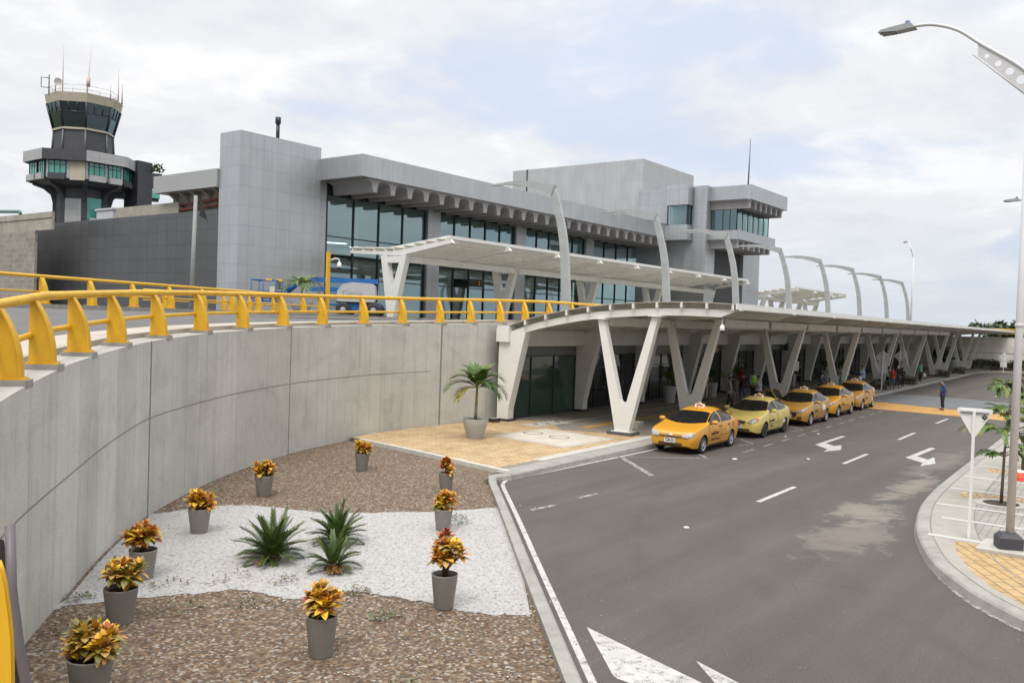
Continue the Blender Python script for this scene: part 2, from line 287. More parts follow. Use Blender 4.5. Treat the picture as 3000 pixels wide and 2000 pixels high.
# ------------------------------------------------------------------ mesh builder
def V3(*a): return Vector(a)
class MB:
    def __init__(s): s.v = []; s.f = []; s.uv = []; s.mi = []; s.sm = []
    def face(s, pts, uv=None, mi=0, smooth=False):
        i = len(s.v); s.v += [tuple(p) for p in pts]; s.f.append(tuple(range(i, i+len(pts))))
        if uv is None:
            p0, p1, p2 = Vector(pts[0]), Vector(pts[1]), Vector(pts[-1]); n = (p1-p0).cross(p2-p0)
            ax = max(range(3), key=lambda k: abs(n[k]))
            uv = [((p[1], p[2]) if ax == 0 else (p[0], p[2]) if ax == 1 else (p[0], p[1])) for p in pts]
        s.uv += list(uv); s.mi.append(mi); s.sm.append(smooth)
    def mesh(s, verts, faces, mi=0, smooth=True, uvs=None):
        i = len(s.v); s.v += [tuple(p) for p in verts]
        for f in faces:
            s.f.append(tuple(i+k for k in f)); s.mi.append(mi); s.sm.append(smooth)
            s.uv += [((verts[k][0], verts[k][2]) if uvs is None else uvs[k]) for k in f]
    def box(s, x0, x1, y0, y1, z0, z1, mi=0, M=None):
        P = [V3(x, y, z) for z in (z0, z1) for y in (y0, y1) for x in (x0, x1)]
        for q in ((0, 1, 5, 4), (3, 2, 6, 7), (2, 0, 4, 6), (1, 3, 7, 5), (4, 5, 7, 6), (2, 3, 1, 0)):
            pts = [P[k] for k in q]; uv = None
            if M is not None:
                n = (pts[1]-pts[0]).cross(pts[3]-pts[0]); ax = max(range(3), key=lambda k: abs(n[k]))
                uv = [((p.y, p.z) if ax == 0 else (p.x, p.z) if ax == 1 else (p.x, p.y)) for p in pts]
                pts = [M @ p for p in pts]
            s.face(pts, uv, mi)
    def prism(s, poly, d0, d1, axis='x', mi=0, smooth=False, caps=True):
        """poly: 2D outline; extruded along axis. axis x: poly=(y,z); y: (x,z); z: (x,y)"""
        def P(p, d): return V3(d, p[0], p[1]) if axis == 'x' else V3(p[0], d, p[1]) if axis == 'y' else V3(p[0], p[1], d)
        n = len(poly)
        area = sum(poly[i][0]*poly[(i+1) % n][1]-poly[(i+1) % n][0]*poly[i][1] for i in range(n))
        ccw = area > 0
        if axis == 'y': ccw = not ccw
        pl = poly if ccw else poly[::-1]
        if caps:
            s.face([P(p, d1) for p in pl], None, mi); s.face([P(p, d0) for p in pl[::-1]], None, mi)
        i0 = len(s.v); s.v += [tuple(P(p, d0)) for p in pl]+[tuple(P(p, d1)) for p in pl]
        for i in range(n):
            j = (i+1) % n
            s.f.append((i0+i, i0+j, i0+n+j, i0+n+i)); s.mi.append(mi); s.sm.append(smooth)
            a, b = pl[i], pl[j]; L = math.hypot(b[0]-a[0], b[1]-a[1])
            s.uv += [(d0, 0), (d0, L), (d1, L), (d1, 0)]
    def tube(s, pts, r, n=8, mi=0, cap=True, ref=None):
        pts = [Vector(p) for p in pts]; rs = r if isinstance(r, (list, tuple)) else [r]*len(pts)
        i0 = len(s.v); up = ref or V3(0, 0, 1); prev = None
        for k, p in enumerate(pts):
            t = (pts[min(k+1, len(pts)-1)]-pts[max(k-1, 0)]).normalized()
            if prev is None:
                a = t.cross(up)
                if a.length < 1e-3: a = t.cross(V3(1, 0, 0))
                a.normalize()
            else: a = (prev-t*prev.dot(t)).normalized()
            prev = a; b = t.cross(a)
            for j in range(n):
                th = 2*math.pi*j/n; s.v.append(tuple(p+a*(rs[k]*math.cos(th))+b*(rs[k]*math.sin(th))))
        for k in range(len(pts)-1):
            for j in range(n):
                q = (i0+k*n+j, i0+k*n+(j+1) % n, i0+(k+1)*n+(j+1) % n, i0+(k+1)*n+j)
                s.f.append(q); s.mi.append(mi); s.sm.append(True); s.uv += [(0, 0)]*4
        if cap:
            s.f.append(tuple(i0+j for j in range(n))[::-1]); s.mi.append(mi); s.sm.append(False); s.uv += [(0, 0)]*n
            k = i0+(len(pts)-1)*n; s.f.append(tuple(k+j for j in range(n))); s.mi.append(mi); s.sm.append(False); s.uv += [(0, 0)]*n
    def lathe(s, prof, c=(0, 0, 0), n=24, mi=0, M=None):
        i0 = len(s.v); m = len(prof)
        for (r, z) in prof:
            for j in range(n):
                th = 2*math.pi*j/n; p = V3(c[0]+r*math.cos(th), c[1]+r*math.sin(th), c[2]+z)
                s.v.append(tuple(M @ p if M is not None else p))
        for k in range(m-1):
            for j in range(n):
                s.f.append((i0+k*n+j, i0+k*n+(j+1) % n, i0+(k+1)*n+(j+1) % n, i0+(k+1)*n+j)); s.mi.append(mi); s.sm.append(True)
                s.uv += [(j/n, prof[k][1])]*4
    def disc(s, c, r, n=20, mi=0, M=None):
        pts = [V3(c[0]+r*math.cos(2*math.pi*j/n), c[1]+r*math.sin(2*math.pi*j/n), c[2]) for j in range(n)]
        s.face([M @ p for p in pts] if M is not None else pts, [(p.x, p.y) for p in pts], mi)
    def strip(s, path, w, z=None, mi=0, side=0.0):
        """flat ribbon of width w along path of (x,y[,z])"""
        P = [V3(p[0], p[1], p[2] if len(p) > 2 else z) for p in path]; L = 0
        lft, rgt, us = [], [], []
        for k, p in enumerate(P):
            t = (P[min(k+1, len(P)-1)]-P[max(k-1, 0)]); t.z = 0; t.normalize(); nrm = V3(-t.y, t.x, 0)
            if k: L += (P[k]-P[k-1]).length
            lft.append(p+nrm*(w/2+side)); rgt.append(p+nrm*(side-w/2)); us.append(L)
        for k in range(len(P)-1):
            s.face([rgt[k], rgt[k+1], lft[k+1], lft[k]], [(us[k], 0), (us[k+1], 0), (us[k+1], w), (us[k], w)], mi)
    def build(s, name, mats, parent=None, local=False, sharp=None):
        me = bpy.data.meshes.new(name); vs = s.v
        if parent is not None and not local:
            L = parent.get('_o') or (0, 0, 0); vs = [(a-L[0], b-L[1], c-L[2]) for a, b, c in vs]
        me.from_pydata(vs, [], s.f)
        if not isinstance(mats, (list, tuple)): mats = [mats]
        for m in mats: me.materials.append(m)
        me.polygons.foreach_set('material_index', s.mi); me.polygons.foreach_set('use_smooth', s.sm)
        if len(s.uv) == len(me.loops):
            uvl = me.uv_layers.new(name='UVMap'); uvl.data.foreach_set('uv', [c for p in s.uv for c in p])
        if sharp:
            bm = bmesh.new(); bm.from_mesh(me); bmesh.ops.remove_doubles(bm, verts=bm.verts, dist=1e-4); bm.to_mesh(me); bm.free()
            me.set_sharp_from_angle(angle=R(sharp))
        me.update()
        o = bpy.data.objects.new(name, me); COL.objects.link(o)
        if parent is not None: o.parent = parent
        return o

def tag(o, label=None, cat=None, group=None, kind=None):
    if label: o['label'] = label
    if cat: o['category'] = cat
    if group: o['group'] = group
    if kind: o['kind'] = kind
    return o
def thing(name, loc, label, cat, group=None, rotz=0.0):
    e = bpy.data.objects.new(name, None); COL.objects.link(e); e.location = loc; e.rotation_euler.z = rotz
    e.empty_display_size = 0.3
    if rotz == 0: e['_o'] = tuple(loc)
    return tag(e, label, cat, group)
def struct(name, mb, mats): return tag(mb.build(name, mats), kind='structure')
def kids(o): return [c for c in bpy.data.objects if c.parent == o]
def copy_tree(o, parent=None):
    c = o.copy(); COL.objects.link(c)
    if parent is not None: c.parent = parent
    for ch in CH.get(o.name, None) or kids(o): copy_tree(ch, c)
    return c
CH = {}
def from_eval(o, name, parent=None):
    """bake an object with modifiers into a plain mesh object"""
    dg = bpy.context.evaluated_depsgraph_get(); me = bpy.data.meshes.new_from_object(o.evaluated_get(dg)); me.name = name
    bpy.data.objects.remove(o, do_unlink=True)
    n = bpy.data.objects.new(name, me); COL.objects.link(n)
    if parent is not None: n.parent = parent
    return n
def text_mesh(txt, name, size, mat, parent, mtx, bold=0.0, depth=0.002, align='CENTER', width=None):
    cu_ = bpy.data.curves.new(name, 'FONT'); cu_.body = txt; cu_.size = size; cu_.extrude = depth; cu_.offset = bold
    cu_.align_x = align; cu_.align_y = 'CENTER'; cu_.resolution_u = 3
    o = bpy.data.objects.new(name, cu_); COL.objects.link(o); bpy.context.view_layer.update()
    o = from_eval(o, name, parent); o.data.materials.clear(); o.data.materials.append(mat)
    if width:
        xs = [v.co.x for v in o.data.vertices]
        k = width/max(1e-6, max(xs)-min(xs)); o.data.transform(Matrix.Diagonal((k, 1, 1, 1)))
    o.data.transform(mtx); return o
def frame(o, x, y, z):
    """matrix from origin + axis vectors"""
    x, y, z = Vector(x).normalized(), Vector(y).normalized(), Vector(z).normalized()
    return Matrix(((x.x, y.x, z.x, o[0]), (x.y, y.y, z.y, o[1]), (x.z, y.z, z.z, o[2]), (0, 0, 0, 1)))
def catmull(P, n=8, closed=False):
    P = [Vector(p) for p in P]; out_ = []
    for k in range(len(P)-1):
        a, b, c, d = P[max(k-1, 0)], P[k], P[k+1], P[min(k+2, len(P)-1)]
        for i in range(n):
            t = i/n; out_.append(0.5*((2*b)+(c-a)*t+(2*a-5*b+4*c-d)*t*t+(3*b-a-3*c+d)*t**3))
    out_.append(P[-1]); return out_
def poly_fill(name, pts, z, mat, kind='structure', z0=None):
    """flat sheet from an outline (triangulated)"""
    bm = bmesh.new(); vs = [bm.verts.new((p[0], p[1], z)) for p in pts]
    f = bm.faces.new(vs); bm.normal_update()
    if f.normal.z < 0: bmesh.ops.reverse_faces(bm, faces=[f])
    bmesh.ops.triangulate(bm, faces=bm.faces[:], ngon_method='EAR_CLIP')
    if z0 is not None:
        r = bmesh.ops.extrude_face_region(bm, geom=bm.faces[:])
        for g in r['geom']:
            if isinstance(g, bmesh.types.BMVert): g.co.z = z0
        bmesh.ops.recalc_face_normals(bm, faces=bm.faces[:])
    me = bpy.data.meshes.new(name); bm.to_mesh(me); bm.free(); me.materials.append(mat)
    o = bpy.data.objects.new(name, me); COL.objects.link(o)
    return tag(o, kind=kind) if kind else o

SL = 0.048                                   # the kerb, lower canopy and lanes run at this slope to the building
TH = math.atan(SL); E1 = V3(math.cos(TH), math.sin(TH), 0); E2 = V3(-math.sin(TH), math.cos(TH), 0)
def ky(x, y0, x0=27.3): return y0+SL*(x-x0)

# ------------------------------------------------------------------ ground, road, pavements
grass_far = M('dry_grass', (0.10, 0.115, 0.04), 0.95, var=0.35, scale=0.6)
mb = MB(); mb.face([(-3000, -3000, -0.05), (3000, -3000, -0.05), (3000, 3000, -0.05), (-3000, 3000, -0.05)]); struct('ground', mb, grass_far)
mb = MB(); mb.face([(-60, -70, 0), (140, -70, 0), (140, 40, 0), (-60, 40, 0)]); struct('road', mb, asphalt)

# retaining wall line (plan) and its top height
WALL = catmull([(-1.9, -7.0, 0), (-0.75, -3.0, 0), (0.05, 0.2, 0), (0.95, 3.3, 0), (2.15, 6.2, 0), (3.55, 8.95, 0), (4.54, 10.55, 0), (6.15, 12.55, 0), (8.0, 14.72, 0), (9.9, 16.6, 0),
                (12.45, 18.55, 0), (14.5, 19.80, 0), (16.85, 20.95, 0), (19.2, 21.75, 0), (21.7, 22.30, 0), (25.1, 22.42, 0), (29.5, 22.5, 0), (31.0, 22.52, 0)], 6)
WL = [0.0]
for a, b in zip(WALL[:-1], WALL[1:]): WL.append(WL[-1]+(b-a).length)
ztab = [(-1.9, 1.9), (0.05, 2.5), (2.15, 2.93), (4.54, 3.19), (6.15, 3.38), (9.9, 3.57), (12.45, 3.67), (16.85, 3.79), (21.7, 3.90), (25.1, 3.98), (29.5, 4.10), (31.0, 4.13)]
def wall_top(p): return float(np.interp(p.x, [a for a, _ in ztab], [b for _, b in ztab]))
def wall_at(x):
    for k in range(len(WALL)-1):
        if WALL[k].x <= x <= WALL[k+1].x:
            t = (x-WALL[k].x)/(WALL[k+1].x-WALL[k].x+1e-9); p = WALL[k].lerp(WALL[k+1], t); tg = (WALL[k+1]-WALL[k]).normalized()
            return p, V3(-tg.y, tg.x, 0), WL[k]+t*(WL[k+1]-WL[k])
    return WALL[-1], V3(0, 1, 0), WL[-1]

rw = thing('retaining_wall', (0, 0, 0), 'curved board marked concrete retaining wall holding up the ramp behind the gravel bed', 'wall')
mb = MB(); T = 0.56
for k in range(len(WALL)-1):
    a, b = WALL[k], WALL[k+1]; za, zb_ = wall_top(a), wall_top(b)
    na = wall_at(a.x+1e-4)[1]; nb = wall_at(min(b.x+1e-4, WALL[-1].x-1e-4))[1]
    a2, b2 = a+na*T, b+nb*T; u0, u1 = WL[k], WL[k+1]
    mb.face([a, b, V3(b.x, b.y, zb_), V3(a.x, a.y, za)], [(u0, 0), (u1, 0), (u1, zb_), (u0, za)], 0, True)
    mb.face([V3(a.x, a.y, za), V3(b.x, b.y, zb_), V3(b2.x, b2.y, zb_), V3(a2.x, a2.y, za)], [(u0, 0), (u1, 0), (u1, T), (u0, T)], 1)
    mb.face([b2, a2, V3(a2.x, a2.y, za), V3(b2.x, b2.y, zb_)], [(u1, 0), (u0, 0), (u0, za), (u1, zb_)], 0)
mb.build('wall_face', [wall_con, pale_con], rw, sharp=30)
joint_dark = M('dark_joint_strip', (0.20, 0.185, 0.16), 0.9, var=0.25, scale=6)  # dark grey-brown colour of the joint strips themselves
for wx, jw in ((9.63, 0.032), (16.71, 0.02), (25.05, 0.04)):                    # vertical construction joints
    p, n, u = wall_at(wx); t = V3(n.y, -n.x, 0); mb = MB(); zt = wall_top(p)
    a, b = p-t*jw-n*0.006, p+t*jw-n*0.006
    mb.face([a, b, b+V3(0, 0, zt), a+V3(0, 0, zt)]); mb.face([a, a+V3(0, 0, zt), a+n*0.02+V3(0, 0, zt), a+n*0.02]); mb.face([b, b+n*0.02, b+n*0.02+V3(0, 0, zt), b+V3(0, 0, zt)])
    mb.build('wall_joint', joint_dark, rw)
mb = MB(); prev = None
for k in range(len(WALL)):                                                     # long horizontal pour line
    p = WALL[k]
    if p.x < 2 or p.x > 25.0: continue
    z = float(np.interp(p.x, [2, 4.54, 9.63, 16.71, 25.07], [1.55, 1.66, 2.02, 2.13, 2.22])); n = wall_at(p.x+1e-4)[1]; q = p-n*0.005
    if prev is not None:
        mb.face([prev+V3(0, 0, -0.010), V3(q.x, q.y, z-0.010), V3(q.x, q.y, z+0.010), prev+V3(0, 0, 0.010)])
    prev = V3(q.x, q.y, z)
mb.build('wall_joint', joint_dark, rw)

# upper road deck (a slab carrying the ramp and the forecourt in front of the terminal)
deck = thing('upper_road_deck', (0, 0, 0), 'raised asphalt forecourt and ramp in front of the terminal', 'deck'); deck['kind'] = 'structure'
mb = MB(); off = []
for k in range(len(WALL)):
    p = WALL[k]; n = wall_at(min(p.x+1e-4, WALL[-1].x-1e-4))[1]; off.append((p+n*(T+0.002), n, wall_top(p)))
deck_asphalt = M('deck_asphalt', (0.115, 0.112, 0.108), 0.85, var=0.18, scale=1.0, bump=0.2)
deck_pale = M('deck_walkway_concrete', (0.40, 0.365, 0.315), 0.85, var=0.14, scale=0.8)
def ring(d, dz): return [V3(p.x+n.x*d, p.y+n.y*d, z+dz) for p, n, z in off]
r0, r1, r2 = ring(0, 0.10), ring(1.0, 0.10), ring(1.0, -0.06)
for k in range(len(off)-1):
    mb.face([r0[k], r0[k+1], r1[k+1], r1[k]], None, 1); mb.face([r1[k], r1[k+1], r2[k+1], r2[k]], None, 1)
    mb.face([V3(off[k][0].x, off[k][0].y, off[k][2]-0.3), V3(off[k+1][0].x, off[k+1][0].y, off[k+1][2]-0.3), r0[k+1], r0[k]], None, 1)
farr = []
for p in r2:
    x = p.x
    if x < 20: q = V3(-22+ (x+2)*1.55, 26.0+(x+2)*0.25, 4.10)
    else: q = V3(12.1+(x-20)*2.15, 31.5+(x-20)*0.75, 4.10)
    farr.append(q)
for k in range(len(off)-1):
    a, b = r2[k], r2[k+1]; c, d = farr[k+1], farr[k]; m1, m2 = a.lerp(d, 0.5), b.lerp(c, 0.5)
    m1.z = max(a.z, min(4.08, a.z+0.42)); m2.z = max(b.z, min(4.08, b.z+0.42))
    mb.face([a, b, m2, m1]); mb.face([m1, m2, c, d])
mb.build('ramp_surface', [deck_asphalt, deck_pale], deck)
mb = MB()
mb.face([(31.0, ky(31, 22.6), 4.06), (140, ky(140, 22.6), 4.06), (140, 60, 4.06), (31.0, 60, 4.06)])
mb.face([(-60, 28, 4.055), (31.0, 28, 4.055), (31.0, 140, 4.055), (-60, 140, 4.055)]); mb.face([(31, 60, 4.055), (260, 60, 4.055), (260, 140, 4.055), (31, 140, 4.055)])
mb.build('forecourt_surface', deck_asphalt, deck)
mb = MB()                                                                       # slab edge over the arrivals hall
mb.prism([(31.0, ky(31, 22.45)), (124, ky(124, 22.45)), (124, ky(124, 22.8)), (31.0, ky(31, 22.8))], 3.70, 4.13, 'z'); mb.build('slab_edge', kerb_con, deck)
mb = MB()                                                                       # raised far kerb under the second railing
fk = [(9.0, 28.4), (12.3, 29.8), (15.8, 31.2), (34.4, 39.0), (36.0, 39.7)]
mb.strip(fk, 1.6, 4.25, side=0.45); 
for a, b in zip(fk[:-1], fk[1:]):
    d = (V3(*b, 0)-V3(*a, 0)).normalized(); n = V3(d.y, -d.x, 0)*0.35
    mb.face([(a[0]+n.x, a[1]+n.y, 4.0), (b[0]+n.x, b[1]+n.y, 4.0), (b[0]+n.x, b[1]+n.y, 4.25), (a[0]+n.x, a[1]+n.y, 4.25)])
mb.build('far_kerb', kerb_con, deck)
mb = MB(); mb.box(38, 128, 36.9, 50, 4.0, 4.2); mb.build('terminal_pavement', pav_grey, deck)

# left pavement under the canopy
bord = [(19.97, 20.6), (19.46, 17.52), (18.97, 14.62)]
curb_in = lambda x: (x, ky(x, 14.35)+0.62)
farc = [(108, ky(108, 14.35)), (112.5, 18.2), (116, 17.3), (118.3, 14.8), (119.6, 10), (120.3, 2), (120.6, -25)]
pav = [(20.0, 20.4), (19.5, 17.5), (19.0, 14.75)]
outl = [(18.9, ky(18.9, 14.6)), (27.3, 14.6), (60, ky(60, 14.6)), (90, ky(90, 14.6))]+farc
walk = [(20.1, 21.95), (19.97, 20.6), (19.46, 17.5), (18.97, 14.65)]+outl+[(128, -25), (128, 27), (119, 27.5), (95, 27), (60, 24.8), (31.2, 23.2), (31.2, 22.6), (25.1, 22.5), (21.7, 22.38)]
poly_fill('pavement', walk, 0.146, pav_hall, z0=0.0)
poly_fill('paved_forecourt', [(20.15, 21.9), (20.02, 20.6), (19.52, 17.5), (19.05, 14.85), (22.7, 14.98), (28.6, 15.27), (28.6, 16.1), (27.6, 18.5), (29.6, 20.4), (28.4, 22.3), (25.1, 22.40), (21.7, 22.28)], 0.150, pav_yellow)
mb = MB(); q = 0.154
for c in ((33.0, 18.9), ):
    mb.strip([(28.9, 18.35), (60, ky(60, 18.3, 28.9)), (112, ky(112, 18.3, 28.9))], 0.42, q)
struct('tactile_paving', mb, pav_ochre)
mb = MB(); mb.strip([(21, ky(21, 14.35)+0.86), (60, ky(60, 14.35)+0.86), (108, ky(108, 14.35)+0.86)], 0.40, 0.1545)
mb.strip([(29.2, 19.9), (60, ky(60, 19.8, 29.2)), (112, ky(112, 19.8, 29.2))], 0.14, 0.1545); struct('paving_band', mb, M('pale_paving_band', (0.43, 0.41, 0.37), 0.85, var=0.15))
# manhole slab and small utility covers
mb = MB(); sl = [(24.2, 19.1), (27.5, 19.2), (26.95, 15.8), (23.75, 15.75)]
mb.prism(sl, 0.150, 0.158, 'z'); inner = [((a*0.86+25.6*0.14), (b*0.86+17.47*0.14)) for a, b in sl]; mb.prism(inner, 0.150, 0.1625, 'z', mi=1)
o = struct('concrete_slab', mb, [pale_con, M('slab_centre', (0.47, 0.43, 0.36), 0.9, var=0.15, scale=2, bump=0.2)])
rust = M('rusty_iron', (0.13, 0.065, 0.04), 0.7, 0.3, var=0.3, scale=8)
for x, y in ((25.92, 18.62), (25.73, 17.33)):
    mb = MB(); mb.lathe([(0.33, 0.163), (0.33, 0.170), (0.37, 0.170), (0.37, 0.163)], (x, y, 0), 28)
    tag(mb.build('manhole_ring', rust), 'rusty manhole ring set in the pale slab, %s' % ('farther from the road' if y > 18 else 'nearer to the road'), 'manhole', 'manhole rings in the slab')
for k, (x, y) in enumerate(((28.0, 20.35), (28.6, 19.95), (29.3, 20.0), (29.5, 20.5))): pass
mb = MB()
for pts in ([(27.75, 20.55), (27.62, 19.65), (28.8, 19.6), (28.9, 20.5)], [(28.95, 20.5), (28.86, 19.6), (29.9, 19.5), (30.1, 20.45)]): mb.prism(pts, 0.15, 0.162, 'z')
sm_ = mb.build('utility_cover', pale_con); tag(sm_, 'pair of flat concrete utility covers with iron handles by the first column', 'cover')
mb = MB()
for x, y in ((28.0, 20.1), (28.5, 19.85), (29.3, 19.95), (29.6, 20.2)): mb.tube([(x, y, 0.16), (x, y, 0.21), (x+0.05, y-0.16, 0.21), (x+0.05, y-0.16, 0.16)], 0.014, 6)
h_ = mb.build('handle', rust); h_.parent = sm_

# kerbs
def kerb(name, path, w, zt, zb=0.0, mat=kerb_con, lean=0.03):
    """path = road-side edge; body lies to the left of the path; sloped face"""
    mb = MB(); P = [V3(p[0], p[1], 0) for p in path]; L = 0; rows = []
    for k, p in enumerate(P):
        t = (P[min(k+1, len(P)-1)]-P[max(k-1, 0)]).normalized(); n = V3(-t.y, t.x, 0)
        if k: L += (P[k]-P[k-1]).length
        rows.append(([p+V3(0, 0, zb), p+n*lean*0.8+V3(0, 0, zt-0.03), p+n*(lean+0.03)+V3(0, 0, zt), p+n*w+V3(0, 0, zt), p+n*w+V3(0, 0, zb)], L))
    for (a, la), (b, lb) in zip(rows[:-1], rows[1:]):
        for j in range(4): mb.face([a[j], b[j], b[j+1], a[j+1]], [(la, j*.1), (lb, j*.1), (lb, j*.1+.1), (la, j*.1+.1)], 0, j < 2)
    mb.face([rows[0][0][j] for j in (4, 3, 2, 1, 0)]); mb.face(rows[-1][0])
    return struct(name, mb, mat)
GC = [(8.1, 4.62), (9.28, 5.72), (11.98, 8.23), (15.2, 11.2), (17.55, 13.4), (17.95, 13.74)]      # painted line beside the garden
gk = []
for k in range(len(GC)):
    a = V3(*GC[max(k-1, 0)], 0); b = V3(*GC[min(k+1, len(GC)-1)], 0); t = (b-a).normalized(); n = V3(-t.y, t.x, 0); gk.append((V3(*GC[k], 0)+n*0.20))
gk = [(p.x, p.y) for p in gk]; gk[-1] = (18.05, 14.06)
kp = [(7.0, 3.75)]+gk+[(18.25, 14.02), (18.6, ky(18.6, 14.33))]
kerb('garden_kerb', kp, 0.23, 0.15)
kp2 = [(18.55, ky(18.55, 14.33)), (27.3, 14.33), (45, ky(45, 14.33)), (70, ky(70, 14.33)), (95, ky(95, 14.33))]+farc
fine_k = [tuple(v[:2]) for v in catmull([(a, b, 0) for a, b in kp2], 6)]
kerb('pavement_kerb', fine_k, 0.62, 0.158)
mb = MB(); mb.prism([(20.0, 21.4), (19.87, 20.6), (19.36, 17.52), (18.75, 14.3), (18.90, 14.28), (19.50, 17.50), (20.01, 20.58), (20.14, 21.4)], 0.0, 0.17, 'z'); struct('garden_border', mb, M('border_white_concrete', (0.50, 0.485, 0.45), 0.8, var=0.12, scale=3, dirt=0.3))

# painted markings (4 mm sheets)
zp = 0.004
mb = MB(); mb.strip([(7.0, 3.6)]+GC+[(18.5, 14.02)], 0.10, zp, side=0.05); mb.strip([(18.45, 13.98), (27.6, 14.12), (40, ky(40, 14.12, 27.6)), (50, ky(50, 14.12, 27.6))], 0.11, zp)
ik = [(14.2, 1.25), (14.75, 1.85), (15.4, 2.42), (16.6, 3.10), (17.9, 3.62), (18.9, 3.95)]
struct('edge_line', mb, road_white)
mb = MB(); mb.strip([tuple(v[:2]) for v in catmull([(a, b, 0) for a, b in ik], 6)], 0.12, zp, side=0.02); struct('edge_line', mb, road_worn)
mb = MB()
def line(a, b, w): mb.strip([a, b], w, zp)
line((24.35, 14.02), (22.02, 11.66), 0.17); line((24.5, 13.95), (26.35, 11.9), 0.10); line((26.2, 11.85), (27.0, 12.6), 0.11)
for k, x in enumerate((30.9, 37.0, 43.3, 49.0)):
    y = ky(x, 12.2, 30.6); line((x, y), (x+1.0, y+1.0), 0.12); line((x-0.8, y+0.35), (x+0.1, y), 0.10)
for x in np.arange(28.6, 60, 2.05): line((x, ky(x, 11.78, 30)), (x+1.0, ky(x+1.0, 11.78, 30)), 0.10)
struct('taxi_bay_lines', mb, road_worn)
mb = MB()
for a, b in (((15.9, 11.40), (16.75, 11.32)), ((17.8, 11.40), (18.65, 11.37))): line(a, b, 0.12)
struct('lane_dash', mb, road_worn)
mb = MB()
for a, b in (((20.7, 8.05), (23.45, 8.12)), ((28.8, 8.44), (31.8, 8.53)), ((37.15, 8.80), (40.4, 8.93)), ((45.6, 9.16), (48.6, 9.23)), ((70, 10.3), (73, 10.45)), ((78.5, 10.7), (81.5, 10.85))): line(a, b, 0.13)
struct('lane_dash', mb, road_white)
def arrow(name, pts):
    mb = MB(); bm_pts = [V3(a, b, zp) for a, b in pts]
    o = poly_fill(name, [(p.x, p.y) for p in bm_pts], zp, road_white); return o
arrow('turn_arrow', [(32.75, 10.66), (36.4, 10.80), (36.4, 10.62), (33.55, 10.50), (32.95, 10.02), (33.45, 9.90), (32.1, 9.52), (31.05, 9.80), (31.85, 9.90)])
arrow('turn_arrow', [(32.0, 7.33), (35.6, 7.31), (35.5, 7.10), (32.7, 7.12), (32.15, 6.66), (32.9, 6.62), (31.3, 6.25), (30.3, 6.50), (31.15, 6.60)])
arrow('road_arrow', [(10.34, 6.40), (9.09, 5.22), (9.07, 5.01), (8.5, 4.3), (8.2, 3.7), (9.3, 4.0), (9.65, 4.35), (9.84, 4.92)])
arrow('road_arrow', [(10.25, 4.72), (9.76, 4.24), (9.2, 3.7), (8.8, 2.9), (9.3, 3.3), (9.95, 4.02)])
mb = MB()
for k, x in enumerate(np.arange(68, 100, 3.1)):
    y = ky(x, 14.0); line((x, y-0.6), (x-1.2, y-2.7), 0.12)
struct('parking_lines', mb, road_worn)
poly_fill('crossing_strip', [(51.1, 13.75), (56.2, 15.6), (56.35, 14.3), (55.35, 11.6), (54.2, 7.3), (53.9, 6.3), (50.3, 6.15), (50.75, 8.9)], 0.005, pav_ochre)
poly_fill('crossing_pavement', [(56.4, 15.75), (64.8, 16.1), (65.6, 14.6), (65.2, 11.5), (64.3, 8.6), (63.6, 6.7), (54.0, 6.3), (54.3, 7.3), (55.45, 11.6), (56.4, 14.3)], 0.0055, crossing_grey)
mb = MB()
for x, y, r in ((26.9, 11.3, .085), (34.2, 12.3, .05), (36.3, 11.7, .06), (28.9, 9.6, .06), (16.9, 8.1, .06)): mb.lathe([(r, 0.004), (r*0.8, 0.018), (0.0, 0.022)], (x, y, 0), 10)
struct('road_stud', mb, M('reflective_stud', (0.65, 0.65, 0.62), 0.5))

# right-hand island
IK = [(13.4, 0.2), (14.0, 1.15), (14.6, 1.72), (15.04, 2.12), (15.68, 2.62), (16.98, 3.36), (18.18, 3.82), (19.6, 4.25), (21.3, 4.62), (23.16, 4.9), (25.95, 5.12), (31.7, 5.38), (39.6, 5.67), (60, 6.6), (85, 7.8), (104, 8.6), (107, 8.0), (108.5, 5.5), (109, -20)]
ikf = [tuple(v[:2]) for v in catmull([(a, b, 0) for a, b in IK], 5)]
kerb('island_kerb', [(a, b) for a, b in ikf][::-1], 0.30, 0.155, lean=0.05)
ins = []
for k in range(len(ikf)):
    a, b = V3(*ikf[max(k-1, 0)], 0), V3(*ikf[min(k+1, len(ikf)-1)], 0); d_ = (b-a).normalized(); ins.append((ikf[k][0]+d_.y*0.2, ikf[k][1]-d_.x*0.2))
poly_fill('island_pavement', ins+[(13.2, -20), (13.2, 0.2)], 0.150, pav_grey)
poly_fill('island_yellow_paving', [(19.15, 3.42), (18.2, 3.2), (17.08, 2.80), (16.04, 2.27), (15.3, 1.74), (14.3, 0.6), (14.0, -6), (19.3, -6), (19.25, 0)], 0.154, pav_yellow_b)
mb = MB()
for (a, b) in (((19.4, 3.95), (19.5, -1.5)), ((21.4, 4.1), (21.4, -1.5)), ((23.1, 4.55), (23.2, -1)), ((25.75, 4.75), (25.6, -1)), ((28.2, 4.85), (28.2, 0)), ((30.85, 4.95), (31.2, 0))): line(a, b, 0.19)
for f in mb.v: pass
mb.v = [(a, b, 0.158) for a, b, c in mb.v]; struct('paving_band', mb, M('white_paving_band', (0.46, 0.45, 0.425), 0.8, var=0.1, dirt=0.2))
poly_fill('tactile_paving', [(24.45, 4.35), (25.4, 4.38), (25.5, 3.5), (25.4, -2), (24.6, -2), (24.9, 3.4)], 0.156, pav_yellow)
poly_fill('tactile_paving', [(29.75, 4.5), (30.6, 4.6), (30.7, 3.5), (30.6, -1), (29.7, -1), (29.8, 3.5)], 0.156, pav_yellow)
